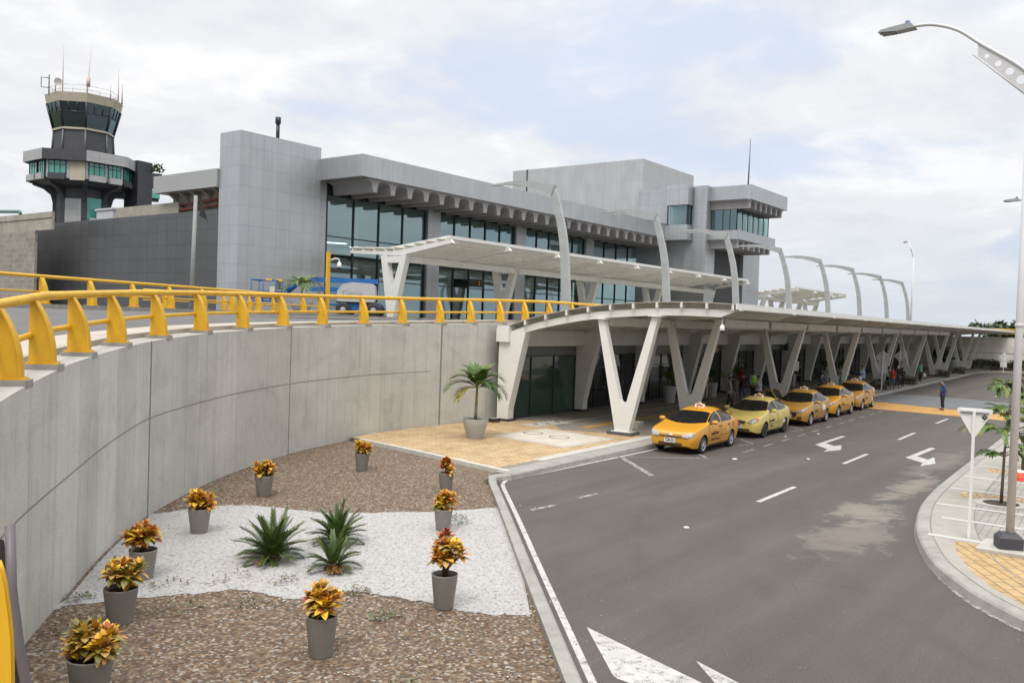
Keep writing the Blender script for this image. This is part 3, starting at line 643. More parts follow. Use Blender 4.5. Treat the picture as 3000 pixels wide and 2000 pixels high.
poly_fill('drain_slab', [(17.3, 1.75), (17.55, 0.9), (15.9, 0.6), (15.6, 1.35)], 0.158, pale_con)
mb = MB(); mb.strip([(17.2, 1.70), (15.75, 1.36)], 0.04, 0.161); mb.strip([(17.45, 0.95), (15.95, 0.66)], 0.03, 0.161); struct('drain_slot', mb, dark_metal)
mb = MB(); mb.strip([q for q in ikf if -3 < q[1] and q[0] < 104], 0.86, 0.1535, side=-0.74); struct('kerb_band', mb, M('pale_band_concrete', (0.31, 0.29, 0.255), 0.85, var=0.12, scale=2.5, bump=0.1, dirt=0.2))
mb = MB(); mb.strip([q for q in ikf if -3 < q[1] and q[0] < 104], 0.03, 0.1545, side=-1.18); mb.strip([q for q in ikf if -3 < q[1] and q[0] < 104], 0.02, 0.1545, side=-0.32); struct('band_joint', mb, joint_dark)
poly_fill('tree_pit', [(24.33+0.62*math.cos(t), 3.35+0.62*math.sin(t)) for t in np.arange(0, 6.28, 0.35)], 0.157, pale_con)
poly_fill('tree_pit_soil', [(24.33+0.40*math.cos(t), 3.35+0.40*math.sin(t)) for t in np.arange(0, 6.28, 0.35)], 0.161, soil)
# ------------------------------------------------------------------ yellow railings
def rail_post(parent, p, t, n, z, h, flip=1):
    """plate post with a bowed outer edge; n points to the deck side"""
    mb = MB(); th = 0.05; prof = []
    for k in range(9):
        s = k/8; prof.append((-0.30+0.24*(s**2.3), s*h*0.985))
    poly = [(0.0, 0.0)]+[(a, b) for a, b in prof]+[(0.0, h*0.985)]
    Mx = frame((p.x, p.y, z), t, n*flip, (0, 0, 1))
    q = MB(); q.prism(poly, -th, th, 'x'); mb.mesh([Mx @ Vector(v) for v in q.v], q.f, 0, False)
    for (a, b), (c, d) in zip(prof[:-1], prof[1:]):                             # flange on the bowed edge
        P = [V3(s_, y, z_) for (y, z_) in ((a, b), (c, d)) for s_ in (-0.085, 0.085)]
        Q = [V3(v.x, v.y-0.022, v.z) for v in P]
        for f in ((Q[0], Q[1], Q[3], Q[2]), (P[1], P[0], P[2], P[3]), (P[0], Q[0], Q[2], P[2]), (Q[1], P[1], P[3], Q[3])): mb.face([Mx @ v for v in f])
    q = MB(); q.box(-0.13, 0.13, -0.37, 0.03, 0.0, 0.014)
    for a in (-0.1, 0.1):
        for b in (-0.34, 0.0): q.lathe([(0.018, 0.0), (0.018, 0.03), (0, 0.03)], (a, b, 0), 6)
    mb.mesh([Mx @ Vector(v) for v in q.v], q.f, 0, False)
    q = MB(); q.box(-0.16, 0.16, -0.40, 0.06, -0.09, 0.0); mb.mesh([Mx @ Vector(v) for v in q.v], q.f, 1, False)
    return mb.build('post', [yellow_paint, kerb_con], parent)
def railing(label, pts, posts, h, group, rt=0.064, rm=0.042, mid=0.45, flip=1):
    """pts: list of (pos, zbase) along the line; posts: list of (pos, tangent, normal, z)"""
    o = thing('yellow_railing', (pts[0][0].x, pts[0][0].y, pts[0][1]), label, 'railing', group)
    mb = MB(); mb.tube([V3(p.x, p.y, z+h+0.02) for p, z in pts], rt, 12); mb.build('top_rail', yellow_paint, o)
    mb = MB(); mb.tube([V3(p.x, p.y, z+h*mid) for p, z in pts], rm, 10); mb.build('lower_rail', yellow_paint, o)
    for p, t, n, z in posts: rail_post(o, p, t, n, z, h, flip)
    return o
px_ = [4.93, 5.84, 7.08, 8.62, 10.43, 12.4, 14.47, 16.62, 18.75, 21.06, 23.1, 25.18, 27.06, 29.02, 30.8]
pts, posts = [], []
for k, p in enumerate(WALL):
    if p.x < -1.5 or k % 2: continue
    n = wall_at(min(p.x+1e-4, 30.99))[1]; pts.append((p+n*0.37, wall_top(p)+0.06))
for x in (-1.2, -0.35, 0.42, 1.15, 1.9, 2.9, 3.95): px_.insert(0, x)
for x in px_:
    p, n, u = wall_at(x); posts.append((p+n*0.39, V3(n.y, -n.x, 0), n, wall_top(p)+0.06))
for k in range(0, 14):
    x = 32.6+k*2.05; y = ky(x, 22.5, 31); pts.append((V3(x, y+0.26, 0), 4.22)); posts.append((V3(x, y+0.30, 0), E1, E2, 4.22))
railing('yellow steel railing with bowed plate posts along the top of the curved concrete wall', pts, posts, 0.87, 'yellow ramp railings')
def straight_rail(label, a, b, z, n, h=0.9, step=2.25, flip=1, group='yellow ramp railings'):
    a, b = V3(*a, 0), V3(*b, 0); L = (b-a).length; t = (b-a).normalized(); nn = V3(*n, 0).normalized()
    return railing(label, [(a.lerp(b, k/12), z) for k in range(13)], [(a+t*s, t, nn, z) for s in np.arange(1.35, L, step)], h, group, 0.06, 0.036, 0.45, flip)
straight_rail('straight yellow railing on the far kerb of the ramp before the dark clad wall', (8.5, 28.3), (34.3, 39.0), 4.25, (-0.39, 0.92), flip=1)
straight_rail('short yellow railing behind the far kerb railing beside the blue boom lift', (24.5, 42.5), (35.6, 45.4), 4.25, (-0.25, 0.97))
straight_rail('distant yellow railing on top of the end wall beyond the far canopy', (118.9, 30.0), (126.5, -6.0), 4.25, (0.978, 0.208))

# ------------------------------------------------------------------ arrivals canopy (lower level)
can = thing('arrivals_canopy', (29.08, 0.0, 0.15), 'long white arrivals canopy on white V columns curving over the taxi rank', 'canopy', rotz=TH)
Z0 = 0.15
def cbuild(mb, name, mat, sharp=None):
    mb.v = [(a, b, c-Z0) for a, b, c in mb.v]; return mb.build(name, mat, can, local=True, sharp=sharp)
RT = catmull([(0, 22.05, 3.84), (0, 21.5, 4.04), (0, 20.1, 4.45), (0, 18.0, 4.84), (0, 16.0, 5.02), (0, 14.4, 5.085), (0, 13.2, 5.075), (0, 12.15, 5.03)], 4)
RT = [(p.y, p.z) for p in RT]
def roof_z(t): 
    a = sorted(RT); return float(np.interp(t, [q[0] for q in a], [q[1] for q in a]))
NR = 17; SP = 6.05; LEN = (NR-1)*SP
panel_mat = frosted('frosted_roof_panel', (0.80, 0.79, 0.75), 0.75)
mb = MB()
for (t0, z0), (t1, z1) in zip(RT[:-1], RT[1:]):
    mb.face([(0.0, t1, z1), (LEN+1.6, t1, z1), (LEN+1.6, t0, z0), (0.0, t0, z0)], None, 0, True)
    mb.face([(0.0, t0, z0-0.022), (LEN+1.6, t0, z0-0.022), (LEN+1.6, t1, z1-0.022), (0.0, t1, z1-0.022)], None, 0, True)
mb.face([(0, t, z) for t, z in RT]+[(0, t, z-0.022) for t, z in RT[::-1]])
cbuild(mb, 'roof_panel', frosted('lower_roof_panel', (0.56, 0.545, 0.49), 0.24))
pt = np.linspace(21.7, 12.25, 11)
for k, t in enumerate(pt):                                                      # purlins
    mb = MB(); z = roof_z(t)-0.03; h = 0.19
    mb.box(-0.02, LEN+1.6, t-0.035, t+0.035, z-0.02, z); mb.box(-0.02, LEN+1.6, t-0.010, t+0.010, z-h+0.02, z-0.02); mb.box(-0.02, LEN+1.6, t-0.035, t+0.035, z-h, z-h+0.02)
    mb.box(-0.028, -0.02, t-0.045, t+0.045, z-h, z)
    cbuild(mb, 'purlin', old_white)
mb = MB(); mb.box(-0.02, LEN+1.6, 12.09, 12.15, 4.84, 5.05); cbuild(mb, 'front_fascia', white_steel)
mb = MB(); mb.box(-0.03, LEN+1.6, 22.05, 22.12, 3.35, 3.9); mb.box(-0.05, 0.45, 21.5, 22.05, 3.35, 4.0); cbuild(mb, 'rear_gutter', white_steel)
def rib_poly():
    top = [(t, z-0.235) for t, z in RT if 12.2 <= t <= 21.6]; top = [(21.6, roof_z(21.6)-0.235)]+top+[(12.2, 4.80)]
    bot = [(t, z-0.26) for t, z in top[::-1]]; bot[0] = (12.75, 4.80-0.235); bot[-1] = (21.45, bot[-1][1]-0.12)
    return top+bot
RP = rib_poly()
for k in range(NR):
    s = k*SP+0.3; mb = MB(); mb.prism(RP, s-0.13, s+0.13, 'x'); mb.prism([(12.05, 4.83), (12.75, 4.83), (12.7, 4.805), (12.05, 4.805)], s-0.16, s+0.16, 'x')
    cbuild(mb, 'rib', white_steel if k < 2 else old_white)
def vcolumn(tc, s, top1, top2, crotch_z, base_w, z0, th=0.14, leg=0.25):
    """V in the cross plane: tops (t, z), rounded crotch, tapered foot"""
    (ta, za), (tb, zb) = top1, top2          # ta > tb
    out = [(tc+base_w/2, z0), (ta+leg/2, za), (ta-leg/2, za)]
    r = 0.17; cx = tc-0.02; arc = []
    aL = math.atan2(za-crotch_z, (ta-leg/2)-(cx+r)); aR = math.atan2(zb-crotch_z, (cx-r)-(tb+leg/2))
    for k in range(9):
        th_ = -math.pi*k/8; arc.append((cx+r*math.cos(th_), crotch_z+r+r*math.sin(th_)))
    out += arc+[(tb+leg/2, zb), (tb-leg/2, zb), (tc-base_w/2, z0)]
    mb = MB(); mb.prism(out, s-th, s+th, 'x')
    return mb, out
VK = [0, 1, 3, 5, 7, 9, 11, 12, 14, 15]
for i, k in enumerate(VK):
    s = k*SP+0.12; tc = 16.32
    zt = lambda t: roof_z(t)-0.235-0.26
    mb, _ = vcolumn(tc, s, (17.36, zt(17.36)), (15.12, zt(15.12)), 1.32, 0.56, Z0+0.10)
    for t in (17.36, 15.12): mb.box(s-0.26, s+0.26, t-0.24, t+0.24, zt(t)-0.045, zt(t)-0.012)
    mb.box(s-0.26, s+0.26, tc-0.40, tc+0.40, Z0+0.10, Z0+0.125)
    v = cbuild(mb, 'v_column', white_steel if i < 2 else M('shaded_v_white', (0.70, 0.685, 0.645), 0.5, var=0.08, scale=1.2, dirt=0.15), sharp=25)
    mb = MB(); mb.box(s-0.36, s+0.36, tc-0.50, tc+0.50, Z0, Z0+0.11); b = cbuild(mb, 'column_base', M('dark_grey_plinth', (0.085, 0.088, 0.095), 0.8, var=0.15)); b.parent = v
for t, zc in ((15.12, 4.23), (17.36, 4.13)):                                       # longitudinal beams
    for k in range(1 if t < 16 else 0, NR-6):
        s0, s1 = k*SP+0.3, (k+1)*SP+0.3; mb = MB(); mb.box(s0+0.22, s1-0.22, t-0.10, t+0.10, zc, zc+0.33); cbuild(mb, 'tie_beam', old_white)
colp = [(22.06, Z0), (22.06, 3.62), (20.85, 3.92), (20.80, 3.74), (21.52, 0.62), (21.53, Z0)]
for k in range(NR-2):
    s = k*SP+0.3; mb = MB(); mb.prism(colp, s-0.2, s+0.2, 'x'); v = cbuild(mb, 'facade_column', white_steel if k == 0 else old_white)
    mb = MB(); mb.box(s-0.26, s+0.26, 21.44, 22.06, Z0, Z0+0.09); b = cbuild(mb, 'column_base', dark_metal); b.parent = v
    if k < NR-3:
        mb = MB(); mb.box(s+0.2, s+SP-0.2, 21.55, 21.75, 3.17, 3.82); cbuild(mb, 'soffit_beam', old_white)

# arrivals hall front under the deck
hall = thing('arrivals_hall', (29.08, 0.0, 0.15), 'dark glazed arrivals hall front beneath the upper road deck', 'building', rotz=TH)
def hbuild(mb, name, mat, par=hall, sharp=None):
    mb.v = [(a, b, c-Z0) for a, b, c in mb.v]; return mb.build(name, mat, par, local=True, sharp=sharp)
grey_band = M('grey_facade_panel', (0.16, 0.165, 0.165), 0.5, 0.2, var=0.1, scale=0.8)
for k in range(NR-4):
    s0 = k*SP+0.55; s1 = s0+SP-0.5
    w = MB(); w.face([(s0, 22.0, 0.18), (s1, 22.0, 0.18), (s1, 22.0, 2.72), (s0, 22.0, 2.72)])
    win = hbuild(w, 'window', glass_lobby if k == 0 else glass_dark)
    mb = MB()
    for q in np.linspace(s0, s1, 4 if k == 0 else 5): mb.box(q-0.025, q+0.025, 21.955, 22.03, 0.15, 2.74)
    mb.box(s0, s1, 21.96, 22.03, 2.70, 2.76); mb.box(s0, s1, 21.96, 22.03, 0.15, 0.21)
    if k > 0: mb.box(s0, s1, 21.965, 22.03, 2.08, 2.12)
    hbuild(mb, 'window_frame', frame_dark, win); 
    mb = MB()
    for q0, q1 in zip(np.linspace(s0, s1, 4)[:-1], np.linspace(s0, s1, 4)[1:]): mb.box(q0+0.01, q1-0.01, 21.93, 22.0, 2.765, 3.30)
    hbuild(mb, 'facade_panel', grey_band)
for o in list(bpy.data.objects):
    if o.name.startswith('window_frame') and o.parent and o.parent.parent == hall: pass
mb = MB(); mb.box(0.55, LEN-3*SP, 22.06, 22.5, 3.28, 3.72); mb.box(LEN-3*SP-0.3, LEN-3*SP+0.3, 21.8, 27, Z0, 3.72)
hbuild(mb, 'wall', anthracite)
mb = MB(); mb.box(0.62, 0.95, 21.9, 22.05, Z0, 2.9); hbuild(mb, 'pier', M('black_brick_pier', (0.03, 0.03, 0.032), 0.6, var=0.2, scale=8))
# exit signs
sign_black = M('black_sign_panel', (0.015, 0.015, 0.017), 0.4); sign_yellow = M('amber_sign_panel', (0.55, 0.27, 0.02), 0.5); letter_white = M('white_lettering', (0.75, 0.75, 0.73), 0.6)
def exit_sign(s, t, num, label, z=2.97):
    p = V3(29.08, 0, 0)+E1*s+E2*t
    o = thing('exit_sign', (p.x, p.y, z), label, 'sign', 'exit signs over the doors', rotz=TH)
    mb = MB(); mb.box(-1.35, 0.95, -0.06, 0.06, -0.26, 0.26); mb.build('sign_panel', sign_black, o, local=True)
    mb = MB(); mb.box(0.95, 1.38, -0.062, 0.062, -0.26, 0.26); mb.build('number_panel', sign_yellow, o, local=True)
    text_mesh('Salida', 'lettering', 0.34, letter_white, o, frame((0.22, -0.063, 0), (1, 0, 0), (0, 0, 1), (0, -1, 0)), 0.008)
    text_mesh(str(num), 'lettering', 0.46, sign_black, o, frame((1.165, -0.065, 0), (1, 0, 0), (0, 0, 1), (0, -1, 0)), 0.01)
    mb = MB(); mb.box(-1.0, -0.96, -0.02, 0.02, 0.26, 0.6); mb.box(0.9, 0.94, -0.02, 0.02, 0.26, 0.6); mb.build('hanger', dark_metal, o, local=True)
exit_sign(21.0, 21.55, 1, 'black exit sign reading Salida with an amber panel numbered 1')
exit_sign(37.3, 21.55, 2, 'black exit sign reading Salida with an amber panel numbered 2')

# dome cameras
def dome_cam(name, loc, label, drop=0.42, arm=None):
    o = thing(name, loc, label, 'camera', 'dome security cameras'); x, y, z = loc
    mb = MB()
    if arm: mb.tube([(x, y, z)]+[(x+arm[0]*a, y+arm[1]*a, z+b) for a, b in ((0.5, 0.12), (0.85, 0.12), (1, 0.0), (1, -0.15))], 0.045, 8); hx, hy, hz = x+arm[0], y+arm[1], z-0.15
    else: mb.tube([(x, y, z), (x, y, z-drop)], 0.022, 8); hx, hy, hz = x, y, z-drop
    mb.build('bracket', lamp_grey, o)
    wh = M('white_plastic', (0.78, 0.78, 0.76), 0.4); k = 1.5 if arm else 1.0
    mb = MB(); mb.lathe([(0.0, 0.06*k), (0.05*k, 0.05*k), (0.085*k, -0.03*k), (0.09*k, -0.13*k), (0.075*k, -0.15*k)], (hx, hy, hz), 14); mb.build('housing', wh, o)
    mb = MB(); mb.lathe([(0.072*k, -0.15*k), (0.06*k, -0.20*k), (0.03*k, -0.225*k), (0, -0.23*k)], (hx, hy, hz), 14); mb.build('lens_dome', dark_metal, o)
pc = V3(29.08, 0, 0)+E1*0.3+E2*12.72
dome_cam('dome_camera', (pc.x, pc.y, 4.56), 'white dome camera hanging from the near end rib of the arrivals canopy', 0.30)

# ------------------------------------------------------------------ departures canopies (upper level)
def upper_canopy(label, x0, n, sp, vk, yb=46.8, zg=4.2):
    o = thing('departures_canopy', (x0, 42.5, zg), label, 'canopy', 'white departures canopies on the upper deck')
    L = (n-1)*sp
    prof = [(yb, 9.02), (42.95, 8.90), (37.7, 9.53)]
    for (ya, za), (yb_, zb) in zip(prof[:-1], prof[1:]):
        mb = MB(); mb.face([(x0-0.05, yb_, zb), (x0+L+0.6, yb_, zb), (x0+L+0.6, ya, za), (x0-0.05, ya, za)]); mb.face([(x0-0.05, ya, za-0.02), (x0+L+0.6, ya, za-0.02), (x0+L+0.6, yb_, zb-0.02), (x0-0.05, yb_, zb-0.02)])
        mb.build('roof_panel', panel_mat, o)
    for t in list(np.linspace(yb-0.1, 43.4, 4))+list(np.linspace(42.6, 37.75, 6)):
        z = float(np.interp(t, [37.7, 42.95, yb], [9.53, 8.90, 9.02]))-0.03; mb = MB()
        mb.box(x0-0.06, x0+L+0.6, t-0.04, t+0.04, z-0.03, z); mb.box(x0-0.06, x0+L+0.6, t-0.012, t+0.012, z-0.2, z); mb.box(x0-0.06, x0+L+0.6, t-0.04, t+0.04, z-0.23, z-0.2)
        mb.build('purlin', old_white, o)
    mb = MB(); mb.box(x0-0.06, x0+L+0.6, 37.64, 37.71, 9.33, 9.55); mb.build('front_fascia', white_steel, o)
    rib = [(yb, 8.76), (42.6, 8.62), (37.45, 9.27), (37.25, 9.05), (41.7, 8.36), (42.4, 8.34), (yb, 8.58)]
    for k in range(n):
        mb = MB(); mb.prism(rib, x0+k*sp-0.12, x0+k*sp+0.12, 'x'); mb.build('rib', white_steel if k == 0 else old_white, o)
    for k in vk:
        x = x0+k*sp; mb = MB()
        mb.prism([(42.85, zg), (43.62, 8.36), (43.17, 8.36), (42.62, 6.25), (42.42, 6.25), (41.70, 8.36), (41.22, 8.36), (42.30, zg)], x-0.22, x+0.22, 'x')
        mb.box(x-0.18, x+0.18, 41.7, 43.17, 7.85, 8.3); mb.build('v_column', white_steel if k == 0 else old_white, o)
    for a, b in zip(vk[:-1], vk[1:]):
        mb = MB(); mb.box(x0+a*sp+0.24, x0+b*sp-0.24, 41.25, 41.55, 7.86, 8.28); mb.build('tie_beam', old_white, o)
    return o
upper_canopy('butterfly roofed white departures canopy on V columns in front of the terminal glass', 42.5, 9, 6.05, [0, 2, 4, 6, 8])
upper_canopy('farther short white departures canopy beyond the grey office tower', 106.2, 4, 6.6, [0, 1, 2, 3], yb=43.2)

# ------------------------------------------------------------------ curved mast lights on the deck edge
def mast():
    mb = MB(); rows = []
    P = catmull([(0, 0.0, 0), (0, 0.02, 1.6), (0, 0.22, 3.9), (0, 0.55, 5.4), (0, 0.95, 6.62)], 5)
    W = np.linspace(0.24, 0.165, len(P)); Tt = np.linspace(0.12, 0.085, len(P))
    def ringp(p, d, w, t):
        d = Vector(d).normalized(); side = V3(1, 0, 0); n = d.cross(side)
        return [p+side*t+n*w, p-side*t+n*w, p-side*t-n*w, p+side*t-n*w]
    rows = [ringp(P[k], P[min(k+1, len(P)-1)]-P[max(k-1, 0)], W[k], Tt[k]) for k in range(len(P))]
    for a, b in zip(rows[:-1], rows[1:]):
        for j in range(4): mb.face([a[j], a[(j+1) % 4], b[(j+1) % 4], b[j]][::-1])
    mb.face(rows[-1])
    arm = MB(); A = catmull([(0, 0.90, 6.60), (0, 2.0, 6.90), (0, 3.2, 7.08), (0, 4.7, 7.06)], 5); Wa = np.linspace(0.24, 0.03, len(A)); Ta = np.linspace(0.14, 0.07, len(A))
    rows = [ringp(A[k], A[min(k+1, len(A)-1)]-A[max(k-1, 0)], Wa[k], Ta[k]) for k in range(len(A))]
    for a, b in zip(rows[:-1], rows[1:]):
        for j in range(4): arm.face([a[j], a[(j+1) % 4], b[(j+1) % 4], b[j]][::-1])
    arm.face(rows[0][::-1]); arm.face(rows[-1])
    lamp = MB(); lamp.box(-0.07, 0.07, 3.0, 3.75, 6.93, 6.955)
    return mb, arm, lamp
ordn = ['nearest of the eight', 'second nearest', 'third nearest', 'fourth nearest', 'fifth nearest', 'fourth from the far end, of the eight', 'second from the far end', 'farthest of the eight']
mx = [35.8, 47.4, 59.0, 71.2, 83.0, 95.2, 108.3, 121.0]
a_, b_, c_ = mast()
mlab = ['largest and nearest curved grey mast light, above the near end of the arrivals canopy', 'curved grey mast light just right of the nearest one, in front of the terminal glass',
        'curved grey mast light in front of the grey office tower, third from the near end', 'fourth curved grey mast light, its arm crossing below the tower balcony',
        'fifth curved grey mast light, first one standing wholly against the sky', 'sixth curved grey mast light, middle of those against the sky', 'second farthest curved grey mast light against the sky', 'smallest and farthest curved grey mast light at the far end']
proto = None
for k, x in enumerate(mx):
    loc = (x, ky(x, 24.0, 35.8), 4.1)
    if proto is None:
        proto = thing('mast_light', loc, mlab[0], 'street light', 'curved mast lights along the deck edge', rotz=TH)
        mp_ = [a_.build('mast', pole_grey, proto, local=True), b_.build('arm', pole_grey, proto, local=True), c_.build('lamp', M('lamp_lens', (0.7, 0.7, 0.68), 0.3), proto, local=True)]
        CH[proto.name] = mp_
    else:
        c = copy_tree(proto); c.location = loc; c['label'] = mlab[k]

# ------------------------------------------------------------------ terminal building
ter = thing('terminal_building', (42.2, 50, 4.1), 'grey metal clad terminal with tall teal glazing under a concrete ribbed overhang', 'building')
mb = MB(); mb.box(35.36, 42.2, 49.95, 52.2, 4.0, 16.2); mb.build('end_pylon', silver, ter)
mb = MB(); mb.box(42.203, 43.0, 50.15, 52, 4.0, 13.9); mb.build('wall', silver, ter)
mb = MB(); mb.box(42.203, 88.2, 45.6, 68, 13.9, 15.42); mb.build('parapet', silver_tall, ter)
mb = MB(); mb.box(43.0, 100, 66, 68, 4, 13.88); mb.build('rear_wall', M('lobby_back_wall', (0.42, 0.43, 0.43), 0.8, var=0.1, scale=0.3), ter)
mb = MB(); mb.box(42.9, 88.3, 45.75, 50.3, 13.84, 13.897); mb.build('soffit', soffit_grey, ter)
nr = 26; pitch = (88.0-43.75)/(nr-1)
for k in range(nr):
    x = 43.75+k*pitch; w = 0.23
    prof = [(x-0.86, 13.855), (x-0.84, 13.80), (x-0.60, 13.77), (x-0.36, 13.66), (x-0.29, 13.50), (x-0.20, 12.98), (x+0.20, 12.98), (x+0.29, 13.50), (x+0.36, 13.66), (x+0.60, 13.77), (x+0.84, 13.80), (x+0.86, 13.855)]
    mb = MB(); mb.prism(prof, 45.9, 50.05, 'y'); mb.build('coffer_rib', soffit_grey, ter)
bayx = [43.05+12.1*k for k in range(4)]
in_white = M('interior_white', (0.62, 0.64, 0.63), 0.7, var=0.06, scale=0.3); in_floor = M('interior_floor', (0.22, 0.22, 0.21), 0.35, var=0.1)
for k, x0 in enumerate(bayx):
    x1 = x0+10.5 if k < 3 else 92.0
    w = MB(); w.face([(x0, 50.2, 4.1), (x1, 50.2, 4.1), (x1, 50.2, 13.0), (x0, 50.2, 13.0)]); win = w.build('window', glass_teal, ter)
    mb = MB(); n = 5 if k == 0 else 6
    for q in np.linspace(x0, x1, n): mb.box(q-0.045, q+0.045, 50.1, 50.28, 4.1, 13.0)
    for z in (4.15, 6.95, 9.98, 12.95): mb.box(x0, x1, 50.12, 50.27, z-0.04, z+0.04)
    f = mb.build('window_frame', frame_dark, ter); f.parent = win
    mb = MB(); mb.box(x1+0.06, x1+1.54, 49.85, 50.5, 4.0, 13.8)
    if k < 3: mb.build('column', silver, ter)
    mb = MB(); mb.box(x0, x1, 50.3, 50.6, 13.0, 13.6); mb.build('lintel', frame_dark, ter)
mb = MB(); mb.box(43, 88, 53.5, 66, 9.0, 9.45); mb.box(43.1, 88, 50.45, 66, 12.9, 13.1); mb.build('upper_floor', in_white, ter)
mb = MB(); mb.box(43, 88, 50.5, 66, 4.0, 4.12); mb.build('lobby_floor', in_floor, ter)
strip_m = NT('lit_tube'); strip_m.b.inputs['Emission Color'].default_value = (1, 0.97, 0.9, 1); strip_m.b.inputs['Emission Strength'].default_value = 3.0; strip_m = strip_m.m
for k, (xa, ya, xb, yb_) in enumerate(((43.4, 51.6, 46.6, 51.9), (47.6, 52.6, 52.2, 51.4), (60, 52, 64.0, 52), (70, 52.2, 74, 52.2))):
    mb = MB(); mb.tube([(xa, ya, 9.6), (xb, yb_, 9.75)], 0.05, 6); mb.build('ceiling_light', strip_m, ter)
for k in range(9):
    x = 46+k*5.0; mb = MB(); mb.box(x, x+0.6, 56, 56.6, 4.1, 12.9); mb.build('inner_column', in_white, ter)
# screens, signs seen through the glass and a hanging arrow sign
mb = MB(); mb.box(58.3, 60.3, 49.2, 49.32, 7.05, 7.75); sg = mb.build('direction_sign', sign_black, ter)
mb = MB(); mb.face([(59.5, 49.18, 7.6), (59.62, 49.18, 7.6), (59.8, 49.18, 7.4), (59.62, 49.18, 7.2), (59.5, 49.18, 7.2), (59.68, 49.18, 7.4)]); a = mb.build('sign_arrow', sign_yellow, ter); a.parent = sg
mb = MB(); mb.box(78.0, 78.5, 49.2, 49.3, 6.6, 7.5); sg = mb.build('gate_sign', sign_yellow, ter)
text_mesh('2', 'lettering', 0.8, sign_black, sg, frame((78.25-42.2, 49.19-50, 7.05-4.1), (1, 0, 0), (0, 0, 1), (0, -1, 0)), 0.015)
# roof plant box, chimney
mb = MB(); mb.box(89.5, 102.6, 50.0, 68.8, 13, 23.3); mb.build('plant_room', silver_box, ter)
mb = MB(); mb.box(89.44, 89.52, 66.45, 66.6, 15, 23.32); mb.build('movement_joint', dark_metal, ter)
mb = MB(); mb.tube([(39.3, 51.2, 16.2), (39.3, 51.2, 17.55)], 0.13, 10); mb.tube([(39.3, 51.2, 17.5), (39.3, 51.2, 17.95)], 0.2, 10); mb.build('vent_pipe', dark_metal, ter)
# low wing behind the pylon and the dark clad wing
wing_grey = M('grey_painted_panel', (0.33, 0.34, 0.34), 0.7, var=0.07, scale=0.4)
mb = MB(); mb.box(35.2, 43, 52.25, 60.05, 12.6, 13.82); mb.build('wing_parapet', wing_grey, ter)
mb = MB(); mb.box(36.4, 43, 52.3, 59.4, 10, 12.6); mb.build('wing_wall', old_con, ter)
for y in (53.2, 54.6, 56.0, 57.4, 58.8):
    mb = MB(); mb.prism([(35.5, 12.6), (36.4, 12.6), (36.4, 12.0), (36.0, 12.3)], y-0.12, y+0.12, 'y'); mb.build('wing_rib', old_con, ter)
mb = MB(); mb.box(35.55, 45, 52.25, 76.2, 4.0, 11.12); mb.build('dark_wing', anthracite, ter)
mb = MB(); mb.box(36.1, 45, 76.2, 84, 4.0, 11.0); mb.build('dark_wing', anthracite, ter)
mb = MB(); mb.box(35.9, 41, 57.9, 66.5, 11.1, 11.95); mb.build('roof_upstand', old_con, ter)
mb = MB(); mb.box(37, 39.5, 69.0, 71.6, 11.1, 12.1); mb.box(36.9, 39.6, 68.9, 71.7, 12.1, 12.25); mb.build('roof_plant', M('pale_sheet_metal', (0.5, 0.5, 0.52), 0.5, 0.2), ter)
mb = MB()
for z in (11.35, 11.75): mb.tube([(36.2, 52.4, z+0.25), (36.0, 58.6, z)], 0.09, 8)
for y in (53, 54.5, 56, 57.5): mb.tube([(36.15, y, 11.4), (36.1, y+0.8, 11.95)], 0.05, 6)
mb.build('roof_truss', red_steel, ter)
mb = MB()
for k in range(9): mb.box(38.0, 38.9, 59.3+k*0.02, 59.7, 11.2+k*0.2, 11.23+k*0.2)
for x in (38, 38.9): mb.tube([(x, 59.2, 11.1), (x, 59.3, 13.1)], 0.03, 6); mb.tube([(x, 60.2, 11.1), (x, 60.2, 12.3)], 0.03, 6)
mb.build('roof_ladder', dark_metal, ter)
# office tower at the end of the facade
mb = MB(); mb.box(88.2, 90.6, 41.3, 42.75, 4, 19.5); mb.box(88.45, 99, 42.75, 49.9, 4, 19.45); mb.box(98.6, 103.5, 41.3, 49, 4, 13.4); mb.box(103.5, 104.3, 41.6, 44, 4, 10.2); mb.build('office_tower', silver, ter)
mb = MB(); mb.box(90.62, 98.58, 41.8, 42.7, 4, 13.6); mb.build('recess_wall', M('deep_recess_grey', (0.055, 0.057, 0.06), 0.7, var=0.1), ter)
mb = MB(); mb.box(88.4, 89.4, 45.75, 48.4, 14.5, 19.2); mb.build('office_tower', silver, ter)
# oriel window box
mb = MB(); mb.box(87.1, 88.4, 43.0, 45.6, 17.4, 19.6); mb.build('oriel_head', silver, ter)
mb = MB(); mb.box(87.1, 88.4, 43.0, 45.6, 13.62, 15.25); mb.build('oriel_base', silver, ter)
w = MB()
for q in ([(87.25, 45.4, 15.25), (87.25, 43.15, 15.25), (87.25, 43.15, 17.4), (87.25, 45.4, 17.4)], [(87.25, 43.15, 15.25), (88.3, 43.15, 15.25), (88.3, 43.15, 17.4), (87.25, 43.15, 17.4)]): w.face(q)
win = w.build('oriel_window', glass_clear, ter); mb = MB()
for x, y in ((87.22, 43.12), (87.22, 45.45), (88.3, 43.12)): mb.box(x-0.05, x+0.05, y-0.05, y+0.05, 15.25, 17.4)
mb.box(87.18, 88.3, 43.1, 45.5, 17.34, 17.42); f = mb.build('window_frame', frame_dark, ter); f.parent = win
mb = MB(); mb.box(88.25, 88.4, 43.3, 45.4, 15.3, 17.3); mb.build('oriel_room', in_white, ter)
